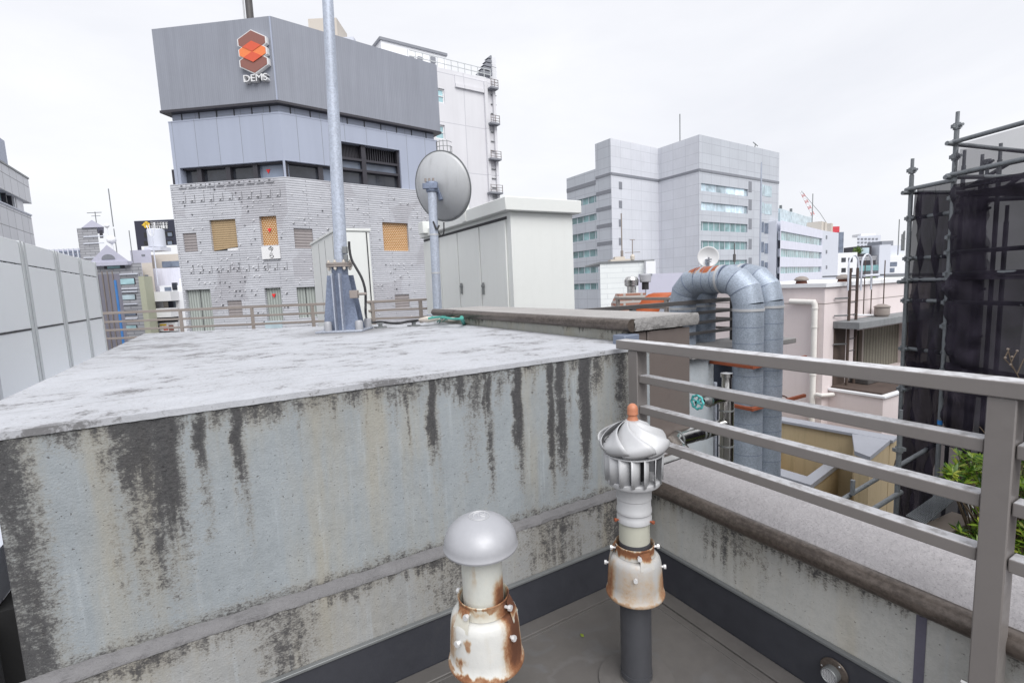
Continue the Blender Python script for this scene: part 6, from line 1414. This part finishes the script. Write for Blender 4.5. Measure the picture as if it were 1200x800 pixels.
sz_ = Fk3.hit(1000, 447)[1]; P6(MB().fbox(Fk3, a0_-.1, Fk3.L, sz_-2.6, sz_-.05, .0, 1.1), 'lower_bay', M['pink']); P6(MB().fbox(Fk3, a0_-.14, Fk3.L, sz_-.048, sz_+.01, -.0, 1.15), 'bay_coping', M['white_far'], bevel=.01); P6(MB().fbox(Fk3, a0_-.05, Fk3.L, sz_+.012, sz_+.05, .03, 1.05), 'bay_roof', M['rust_floor'])
P6(MB().fbox(Fk3, a0_+.6, a0_+2.0, sz_+.05, sz_+.25, .1, .5), 'roof_debris', M['rail_dark'], bevel=.02)
# rainwater pipe
pa, pb = Fk1.hit(926, 353, .09), Fk1.hit(955, 354, .09); pc = Fk1.hit(952, 505, .09)
P6(MB().tube([Fk1.pt(pa[0], pa[1], .09), Fk1.pt(pb[0]-.03, pb[1], .09), Fk1.pt(pb[0], pb[1]-.06, .09), Fk1.pt(pb[0], pc[1]-2, .09)], .062, 16), 'drainpipe', M['pipe_cream'], sharp=25)
cl2 = MB(); 
for y in (362, 384, 440, 478): s_, z = Fk1.hit(955, y, .09); cl2.tube([Fk1.pt(pb[0], z, .09), Fk1.pt(pb[0], z+.03, .09)], .072, 16)
P6(cl2, 'pipe_clip', M['pipe_cream'])
pa = Fk3.hit(954, 460, .1); q = Fk1.hit(957, 462, .1); P6(MB().tube([Fk1.pt(q[0], q[1], .10), Fk1.pt(Fk1.L+.05, q[1], .12), Fk3.pt(.25, q[1]-.02, .12)], .045, 12), 'stub_pipe', M['pipe_cream'], sharp=25)
# mushrooms on the roof edge
for px, w_ in ((939, 'left one, above the drainpipe'), (988, 'right one, beside the ladder hoops')):
    p = PD(px, 336, 11.6); m_ = thing('roof_cowl', 'small rusty cowl on the pink building roof, '+w_, 'roof vent', (p.x, p.y, zK+.08), 'rusty cowls on the pink roof'); MB().lathe([(.13,0),(.11,.07),(.13,.08)], 20).build('base', M['rust_dark'], m_); MB().lathe([(.15,.08),(.155,.11),(.11,.16),(.04,.185)], 20).build('cap', M['rail_far'], m_)
# hooped ladder
lt0 = Fk3.hit(992, 340, .25); ld_ = thing('hooped_ladder', 'rusty steel ladder with white hoops fixed to the pink building', 'ladder', tuple(Fk3.pt(lt0[0], zK-4.5, .2)))
la, lb_ = Fk3.hit(995, 360, .2)[0], Fk3.hit(1003.5, 360, .2)[0]; ztop_ = zat(Fk3.pt(la, 0, .2).to_2d(), 299); oL = Fk3.pt(lt0[0], zK-4.5, .2)
def P7(mb, name, mat): o = mb.build(name, mat, ld_); o.data.transform(Matrix.Translation(-oL)); return o
hp_ = MB(); W4 = lb_-la
for s_, dd in ((la, .2), (lb_, .2), (la-.15, .75), (lb_-.15, .75)):
    pass
for dd, lft in ((.2, -.02), (.50, -.10)):
    pts = [Fk3.pt(la+lft-.06, zK-.1, dd), Fk3.pt(la+lft-.06, ztop_-.25, dd)]+[Fk3.pt((la+lb_)/2+lft+(W4/2+.06)*-math.cos(math.pi*k/8), ztop_-.25+.25*math.sin(math.pi*k/8), dd) for k in range(1, 8)]+[Fk3.pt(lb_+lft+.06, ztop_-.25, dd), Fk3.pt(lb_+lft+.06, zK-.1, dd)]
    hp_.tube(pts, .019, 8)
hp_.tube([Fk3.pt(la-.3, zK+.22, .62), Fk3.pt(lb_-.0, zK+.22, .62)], .03, 8); P7(hp_, 'hoop', M['pale_far'])
P7(MB().tube([Fk3.pt(la, zK+.4, .2), Fk3.pt(la, zK-4.5, .2)], .032, 8), 'rail', M['rust_floor']); P7(MB().tube([Fk3.pt(lb_, zK+.4, .2), Fk3.pt(lb_, zK-4.5, .2)], .032, 8), 'rail', M['rust_floor'])
z = zK-4.3
while z < zK+.3: P7(MB().tube([Fk3.pt(la, z, .2), Fk3.pt(lb_, z, .2)], .014, 6), 'rung', M['rail_dark']); z += .28
sf = MB()
for y in (349, 369, 402): z = Fk3.hit(990, y, .1)[1]; sf.tube([Fk3.pt(la-.28, z, .03), Fk3.pt(la, z, .2)], .018, 6)
P7(sf, 'stay', M['trim'])
# rods on a bar and a metal pot above the awning
rodg = thing('aerial_rack', 'three thin rods standing on a white bar above the awning of the pink building', 'aerial', tuple(Fk3.pt(Fk3.hit(1020, 369, .1)[0], az_+.14, .1))); oA = Vector(rodg.location)
def P8(mb, name, mat, par=rodg): o = mb.build(name, mat, par); o.data.transform(Matrix.Translation(-oA)); return o
b0_, b1_ = Fk3.hit(1000, 369, .12), Fk3.hit(1030, 369, .12); P8(MB().tube([Fk3.pt(b0_[0], b0_[1], .12), Fk3.pt(b1_[0], b1_[1], .12)], .02, 8), 'bar', M['white_far'])
for px in (1012, 1020.5, 1035): s_ = Fk3.hit(px, 360, .12)[0]; P8(MB().tube([Fk3.pt(s_, b0_[1]-.05, .12), Fk3.pt(s_, zat(Fk3.pt(s_, 0, .12).to_2d(), 305), .12)], .012, 6), 'rod', M['rust_floor'])
pt_ = Fk3.pt(Fk3.hit(1033, 376, .25)[0], az_+.14, .25); po_ = thing('metal_cowl', 'round dull metal cowl standing on the concrete awning', 'roof vent', pt_); MB().lathe([(.13,0),(.14,.03),(.16,.05),(.16,.20),(.15,.22),(.17,.225),(.17,.25),(.08,.30),(.01,.31)], 24).build('body', M['rail_far'], po_)

# ------------------------------------------------------------------ low ochre roof structure
oz = -1.75
def oc(px, py, z): p = PZ(px, py, z); return Vector((p.x, p.y))
A_, B_, C_, D_ = oc(905, 491, oz), oc(1043, 517, oz), oc(1013, 541, oz), oc(985, 540, oz)
ob_ = thing('ochre_rooftop', 'low ochre walled rooftop enclosure with blue grey coping and a rusty floor', 'roof structure', (B_.x, B_.y, oz-5)); oO = V3(B_.x, B_.y, oz-5)
def P9(mb, name, mat, par=None, **k): o = mb.build(name, mat, par or ob_, **k); o.data.transform(Matrix.Translation(-oO)); return o
# raised far wall with ochre band, then the ring shaped coping around the sunk floor
far0, far1 = oc(905, 493, oz), oc(1043, 518, oz); Ff = Facade(far0, far1); near_d = 1.0
E1 = oc(1015, 541, oz); E2 = oc(1005, 525, oz)
P9(MB().fbox(Ff, -4, Ff.L, oz-6, oz, -.5, 0), 'back_wall', M['ochre']); P9(MB().fbox(Ff, -4, Ff.L+.06, oz+.002, oz+.07, -.28, .06), 'back_coping', M['blue_coping'], bevel=.01)
zl = oz-.62
r0, r1_, r2_, r3_ = oc(915, 511, zl), oc(1001, 529, zl), oc(950, 568, zl), oc(885, 548, zl)
rp = [r0, r1_, r2_, r3_]; ctr_ = sum(rp, Vector((0,0)))/4; inn = [p.lerp(ctr_, .30) for p in rp]
cp_ = MB()
for i in range(4):
    a, b, c, d = rp[i], rp[(i+1)%4], inn[(i+1)%4], inn[i]; q = [a, b, c, d]; q = ccw(q); cp_.prism(q, zl-.10, zl)
P9(cp_, 'ring_coping', M['blue_coping'])
wl_ = MB(); wl_.prism(ccw([p.lerp(ctr_, .05) for p in rp]), zl-5, zl-1.0)
for i in range(4):
    a, b = rp[i].lerp(ctr_, .04), rp[(i+1)%4].lerp(ctr_, .04); c, d = rp[(i+1)%4].lerp(ctr_, .27), rp[i].lerp(ctr_, .27); wl_.prism(ccw([a, b, c, d]), zl-5, zl-.101)
P9(wl_, 'wall', M['ochre']); P9(MB().prism(ccw([p.lerp(ctr_, .272) for p in rp]), zl-.9, zl-.55), 'sunk_floor', M['rust_floor'])
bq = [oc(1000, 512.5, oz), oc(1042.5, 518, oz), oc(1019, 537.5, oz), oc(1003, 531, oz)]; wg = MB(); wg.prism(ccw(bq), oz-6, oz-.02); P9(wg, 'front_block', M['ochre']); ctb = sum(bq, Vector((0,0)))/4; P9(MB().prism(ccw([p+(p-ctb).normalized()*.06 for p in bq]), oz-.018, oz+.060), 'front_coping', M['blue_coping'], bevel=.01)
bp = PZ(921, 504, zl+.02); 
stp = MB(); stp.tube([Vector((0,0,0)), V3(0,0,.14), V3(0,0,.14)+(-fwd*.0+side*.30), side*.30], .014, 8); tag(stp.build('grab_bar', M['white_far'], loc=bp), 'small white grab bar on the blue grey coping of the ochre enclosure', 'grab bar')

# ------------------------------------------------------------------ scaffold with dark mesh
SB = Vector((5.90, 1.92)); se = Vector((-.36, -.93)).normalized(); sn = Vector((.93, -.36)).normalized()
vA = ray(1063, 320); 
den = vA.x*se.y-vA.y*se.x; tA = (SB.x*se.y-SB.y*se.x)/den; sA = (Vector((vA.x*tA, vA.y*tA))-SB).dot(se)      # where the left standard stands on the same line
scf = thing('scaffold', 'steel tube scaffold hung with dark mesh sheets at the right edge', 'scaffold', (SB.x, SB.y, BASE)); SO = V3(SB.x, SB.y, BASE)
def S(u, z, d=0): q = SB+se*u+sn*d; return V3(q.x, q.y, z)
def PS(mb, name, mat, par=None, **k): o = mb.build(name, mat, par or scf, **k); o.data.transform(Matrix.Translation(-SO)); return o
FS = Facade(SB+se*sA, SB+se*6)
def zrow(px, py): return FS.hit(px, py)[1]
tr = .020
zBt, zAt_ = zat(SB, 131), zat(SB+se*sA, 186)
zA2 = zat(SB+se*sA+sn*.9, 190)
stands = [(0, 0, zBt, -9), (sA, 0, zAt_, -9), (sA, .9, zA2, -9), (-.64, .9, zat(SB+se*-.64+sn*.9, 176), -9), (-.50, .95, zat(SB+se*-.5+sn*.95, 181), -9), (-.30, .9, zat(SB+se*-.3+sn*.9, 168), -9), (1.35, .9, zBt-.10, -9), (2.6, 0, zBt, -9), (2.6, .9, zBt-.1, -9), (-.12, 1.4, zat(SB+se*-.12+sn*1.4, 185), -9), (sA*.5, .9, zAt_-.5, -9)]
def couplers(P, n0, n1, st=.45):
    c = MB(); z = n0
    while z < n1: c.tube([(P.x, P.y, z), (P.x, P.y, z+.05)], tr*1.45, 10); c.bar(V3(P.x, P.y, z+.025)-side*.05, V3(P.x, P.y, z+.025)+side*.05, .03, .03); z += st
    return c
for i, (u, d, zt_q, zb_q) in enumerate(stands):
    PS(MB().tube([S(u, zb_q, d), S(u, zt_q-.16, d)], tr, 14).tube([S(u, zt_q-.16, d), S(u, zt_q, d)], tr*.75, 12), 'standard', M['scaf'])
def led(u0, z0, u1, z1, d0=0, d1=None, r=tr): d1 = d0 if d1 is None else d1; return PS(MB().tube([S(u0, z0, d0), S(u1, z1, d1)], r, 12), 'ledger', M['scaf'])
zl_ = lambda y: zat(SB, y)
UE = 4.2
cpl_me = None
def clampat(u, z, d=0):
    global cpl_me
    if cpl_me is None:
        c = MB(); c.tube([(0,0,-.028),(0,0,.028)], tr*1.45, 10); c.bar(-side*.045, side*.036, .03, .032); c.tube([-fwd*.06, fwd*.03], .014, 8)
        cpl_me = c.build('coupler', M['scaf'], scf); o = cpl_me
    else:
        o = cpl_me.copy(); COL.objects.link(o)
    o.location = S(u, z, d)-SO; return o
for y in (167, 205, 296, 321, 354): led(-.04, zl_(y), UE, zl_(y), -.035 if y < 210 else .04); clampat(0, zl_(y)); clampat(2.6, zl_(y))
for y in (148, 184, 232, 278, 338, 382, 435): clampat(0, zl_(y))
for y in (184, 228): led(-.72, zl_(y), UE, zl_(y), .945); 
led(.0, zl_(205)-.02, .0, zl_(205)-.02, -.1, 1.0); led(0, zl_(168), 0, zl_(180), -.1, 1.0); led(1.35, zl_(190), 1.35, zl_(190), -.1, 1.0)
led(-.6, zl_(205), -.25, zl_(185), .93); led(-.28, zl_(216), -.02, zl_(196), .93); led(-.7, zl_(205), .6, zl_(205), .90)
zA_ = lambda y: zat(SB+se*sA, y)
for y in (222, 256, 303, 328, 352, 408): led(sA-.03, zA_(y), .04, zA_(y), .03 if y > 230 else -.03); 
for y in (226, 330): led(sA, zA_(y), sA, zA_(y), -.1, 1.0)
for y in (200, 222, 256, 303, 328, 352, 408, 455): clampat(sA, zA_(y)); clampat(sA, zA_(y)+.08, .9)
led(sA, zA_(236), .0, zA_(236)-.05, .92)
# flat decks seen through the mesh
for z in (zl_(226), zl_(226)-1.85):
    PS(MB().box(-.01, .01, -.01, .01, 0, .01), 'x', M['scaf']) if False else None
    dkk = MB(); dkk.hexa([S(-.05, z-.03, .12), S(UE, z-.03, .12), S(UE, z-.03, .82), S(-.05, z-.03, .82), S(-.05, z, .12), S(UE, z, .12), S(UE, z, .82), S(-.05, z, .82)]); PS(dkk, 'deck_board', M['rail_dark'])
rs = random.Random(21)
def sheet(u0, u1, z0, z1, d, mat, name='mesh_sheet', nu=26, nz=22, amp=.02, sag=0.0, slope=0):
    vt = []; ph = [rs.uniform(0, 6) for _ in range(6)]
    for i in range(nu+1):
        for j in range(nz+1):
            a, b = i/nu, j/nz; u = u0+(u1-u0)*a; z = z0+(z1-z0)*b-slope*(1-b)*0
            w_ = amp*(math.sin(a*13+ph[0]+b*2.5)+.7*math.sin(a*29+ph[1]-b*4)+.5*math.sin(b*11+ph[2]+a*5)+.5*math.sin((a+b)*19+ph[3]))
            tie = abs(math.sin(b*math.pi*4))*.75+.25
            vt.append(S(u, z-sag*math.sin(a*math.pi)*b, d-w_*tie))
    b_ = MB(); b_.add(vt, [(i*(nz+1)+j, (i+1)*(nz+1)+j, (i+1)*(nz+1)+j+1, i*(nz+1)+j+1) for i in range(nu) for j in range(nz)]); return PS(b_, name, mat, sharp=80)
zS = zl_(222)
sheet(.03, UE, zl_(168)-.02, zS, -.02, M['net_thin'], sag=.03)
zq0, zq1 = zl_(520), zS+.04
for r_i in range(3):
    za_ = zq0+(zq1-zq0)*r_i/3-(.05 if r_i else 0); zb_q = zq0+(zq1-zq0)*(r_i+1)/3
    sheet(.03, 1.80, za_, zb_q, -.012*r_i, M['net'], nz=20, amp=.045, sag=.02); sheet(1.78, UE, za_, zb_q, -.012*r_i+.012, M['net'], nz=20, amp=.045)
for r_i in range(3):
    za_ = -2.8+(zA_(223)+2.8)*r_i/3-(.05 if r_i else 0); sheet(sA+.03, -.03, za_, -2.8+(zA_(223)+2.8)*(r_i+1)/3, .012*r_i, M['net'] if r_i < 2 else M['net_mid'], nz=20, amp=.045)
sheet(sA+.12, -.05, zA_(330), zA_(226), .5, M['net_thin'], amp=.05)
sd = MB()
def sheet_side(u, z0, z1, d0, d1, mat):
    vt = []; n1, n2 = 10, 24
    for i in range(n1+1):
        for j in range(n2+1): a, b = i/n1, j/n2; vt.append(S(u+.03*math.sin(a*9+b*7), z0+(z1-z0)*b, d0+(d1-d0)*a))
    PS(MB().add(vt, [(i*(n2+1)+j, (i+1)*(n2+1)+j, (i+1)*(n2+1)+j+1, i*(n2+1)+j+1) for i in range(n1) for j in range(n2)]), 'mesh_sheet', mat, sharp=80)
sheet_side(sA+.02, -3, zA_(226), 0, .9, M['net']); sheet_side(.02, zl_(520), zl_(176), 0, .9, M['net_thin'])
# the dark building inside
din = thing('scaffolded_building', 'dark brick building hidden behind the scaffold mesh', 'building', (SB.x, SB.y, BASE))
dm_ = MB(); p_ = [S(sA+.4, 0, 1.5), S(8, 0, 1.5), S(8, 0, 9), S(sA+.4, 0, 9)]; dm_.prism(ccw([(p.x, p.y) for p in p_]), BASE, zl_(232)); o = dm_.build('wall', M['brick_dark'], din); o.data.transform(Matrix.Translation(-SO))
o = MB().prism(ccw([(S(sA+.36,0,1.46).x, S(sA+.36,0,1.46).y), (S(8,0,1.46).x, S(8,0,1.46).y), (S(8,0,2.2).x, S(8,0,2.2).y), (S(sA+.36,0,2.2).x, S(sA+.36,0,2.2).y)]), zl_(232)+.002, zl_(232)+.12).build('coping', M['rail_dark'], din); o.data.transform(Matrix.Translation(-SO))
# loose foot of the scaffold near the parapet
n0 = PD(1053, 540, 4.3); ft = thing('scaffold_brace', 'short scaffold post with two sloping tubes clamped to it below the railing', 'scaffold post', (n0.x, n0.y, n0.z-3)); oF = V3(n0.x, n0.y, n0.z-3)
def PF(mb, name, mat, par=ft): o = mb.build(name, mat, par); o.data.transform(Matrix.Translation(-oF)); return o
zt_q = zat(n0.to_2d(), 480); PF(MB().tube([(n0.x,n0.y,n0.z-3),(n0.x,n0.y,zt_q-.12)], tr, 12).tube([(n0.x,n0.y,zt_q-.12),(n0.x,n0.y,zt_q)], tr*.75, 10), 'post', M['scaf']); [setattr(PF(couplers(n0, z_c, z_c+.01, .3), 'coupler', M['scaf']), 'hide_select', False) for z_c in (n0.z-.55, n0.z-.2, n0.z+.08, n0.z+.3)]
PF(MB().tube([PD(985, 586, 4.5), PD(1098, 519, 5.0)], tr, 12), 'tube', M['scaf']); PF(MB().tube([PD(1012, 603, 4.1), PD(1056, 576, 4.35)], tr, 12), 'tube', M['scaf'])
PF(MB().tube([PD(999, 577, 4.5)+V3(0,0,-.02), PD(999, 577, 4.5)+V3(0,0,.12)], .02, 8), 'pin', M['scaf'])
zb6 = zat(SB, 498); bt = PS(MB().tube([S(0, zat(SB, 497), 0), S(0, zat(SB, 492), 0)], tr*1.06, 12), 'blue_tape', M['scaf_blue'])
# ground level bits under the bush: wire panel, beige board, dark sheets
w0 = [PD(1062, 604, 4.0), PD(1085, 613, 3.8), PD(1118, 586, 4.4), PD(1098, 579, 4.6)]
wp = MB()
for k in range(13): wp.tube([w0[0].lerp(w0[1], k/12), w0[3].lerp(w0[2], k/12)], .004, 5)
for k in range(22): wp.tube([w0[0].lerp(w0[3], k/21), w0[1].lerp(w0[2], k/21)], .003, 5)
tag(wp.build('wire_panel', M['scaf']), 'grey welded wire panel lying below the scaffold post', 'wire panel')
c0_, c1_ = PD(1096, 622, 3.9), PD(1130, 606, 4.1); tag(MB().bar(c0_, c1_, .17, .04).build('timber_board', M['plank'], bevel=.006), 'beige board lying in the gap under the shrub', 'board')
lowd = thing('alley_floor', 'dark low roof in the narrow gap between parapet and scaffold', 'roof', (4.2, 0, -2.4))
MB().box(-1.85, 2.2, -6, 1.9, -3, .0).build('slab', M['gap_shade'], lowd)
MB().box(.25, .30, 1.905, 2.6, -3, 1.8).build('dark_sheet', M['gap_shade'], lowd)
# ------------------------------------------------------------------ shrub
sb_ = PD(1168, 640, 3.7); shrub = thing('leafy_shrub', 'glossy green shrub with yellow tipped leaf rosettes below the railing', 'shrub', (sb_.x, sb_.y, sb_.z-1.2)); oS = V3(sb_.x, sb_.y, sb_.z-1.2)
rb2 = random.Random(31); stems = MB(); lv1, lv2 = MB(), MB()
def rosette(p, n, L, up):
    up = up.normalized()
    for k in range(n):
        a = 2*math.pi*k/n+rb2.uniform(-.4,.4); el = rb2.uniform(-.15, .85); o_ = up.orthogonal().normalized(); o2 = up.cross(o_)
        d = ((o_*math.cos(a)+o2*math.sin(a))*math.cos(el)+up*math.sin(el)).normalized(); s_ = d.cross(up).normalized(); l = L*rb2.uniform(.7, 1.15); w_ = l*.17; nrm_ = s_.cross(d).normalized()
        m = lv2 if rb2.random() < .20 else lv1
        m.add([p, p+d*l*.45+s_*w_-nrm_*l*.03, p+d*l*.50+nrm_*l*.015, p+d*l*.45-s_*w_-nrm_*l*.03, p+d*l-nrm_*l*.12], [(0,1,2),(0,2,3),(1,4,2),(2,4,3)])
targets = []
for _ in range(300):
    px = rb2.uniform(1108, 1215); py = rb2.uniform(530, 655)
    if (px < 1150 and 575 < py < 600) or (px < 1122 and (py > 590 or py < 548)) or (px < 1135 and 572 < py < 612): continue
    targets.append(PD(px, py, rb2.uniform(3.35, 4.15)))
root = PD(1180, 660, 3.75); 
for p in targets:
    m = root.lerp(p, .55)+V3(rb2.uniform(-.05,.05), rb2.uniform(-.05,.05), rb2.uniform(-.12,-.02)); stems.tube([root+V3(rb2.uniform(-.06,.06), rb2.uniform(-.06,.06), -.6), m, p], [.010, .006, .003], 5)
    rosette(p, rb2.randint(9, 13), rb2.uniform(.06, .085), V3(rb2.uniform(-.5,.5), rb2.uniform(-.6,.2), 1)); 
    if rb2.random() < .5: rosette(p-V3(0,0,.04), 7, .07, V3(rb2.uniform(-.6,.6), rb2.uniform(-.6,.6), .8))
stems.tube([root-V3(0,0,1.2), root], .03, 8)
for mb_q, nm, mt_ in ((stems, 'stem', M['wood']), (lv1, 'leaves', M['leaf']), (lv2, 'young_leaves', M['leaf_new'])):
    o = mb_q.build(nm, mt_, shrub, sharp=70); o.data.transform(Matrix.Translation(-oS))
# bare twig in front of the mesh
tp = PD(1196, 452, 3.6); tg = thing('bare_twig', 'bare thin twig with a few dry seed heads in front of the dark mesh', 'twig', tp); tw = MB(); sd_ = MB()
def tq(px, py): return PD(px, py, 3.6)-tp
for pts in ([(1200, 470), (1196, 446), (1186, 428), (1181, 410)], [(1192, 438), (1200, 420)], [(1188, 432), (1177, 420), (1183, 408)], [(1185, 424), (1192, 411)], [(1148, 500), (1158, 512), (1165, 522), (1170, 540)]):
    tw.tube([tq(*p) for p in pts], .0035, 5)
for px, py in ((1181, 409), (1178, 419), (1192, 411), (1184, 427), (1186, 418)): sd_.lathe([(.002,-.008),(.008,-.004),(.008,.004),(.002,.008)], 8, c=tq(px, py))
tw.build('branch', M['wood'], tg); sd_.build('seed_head', M['plank'], tg)
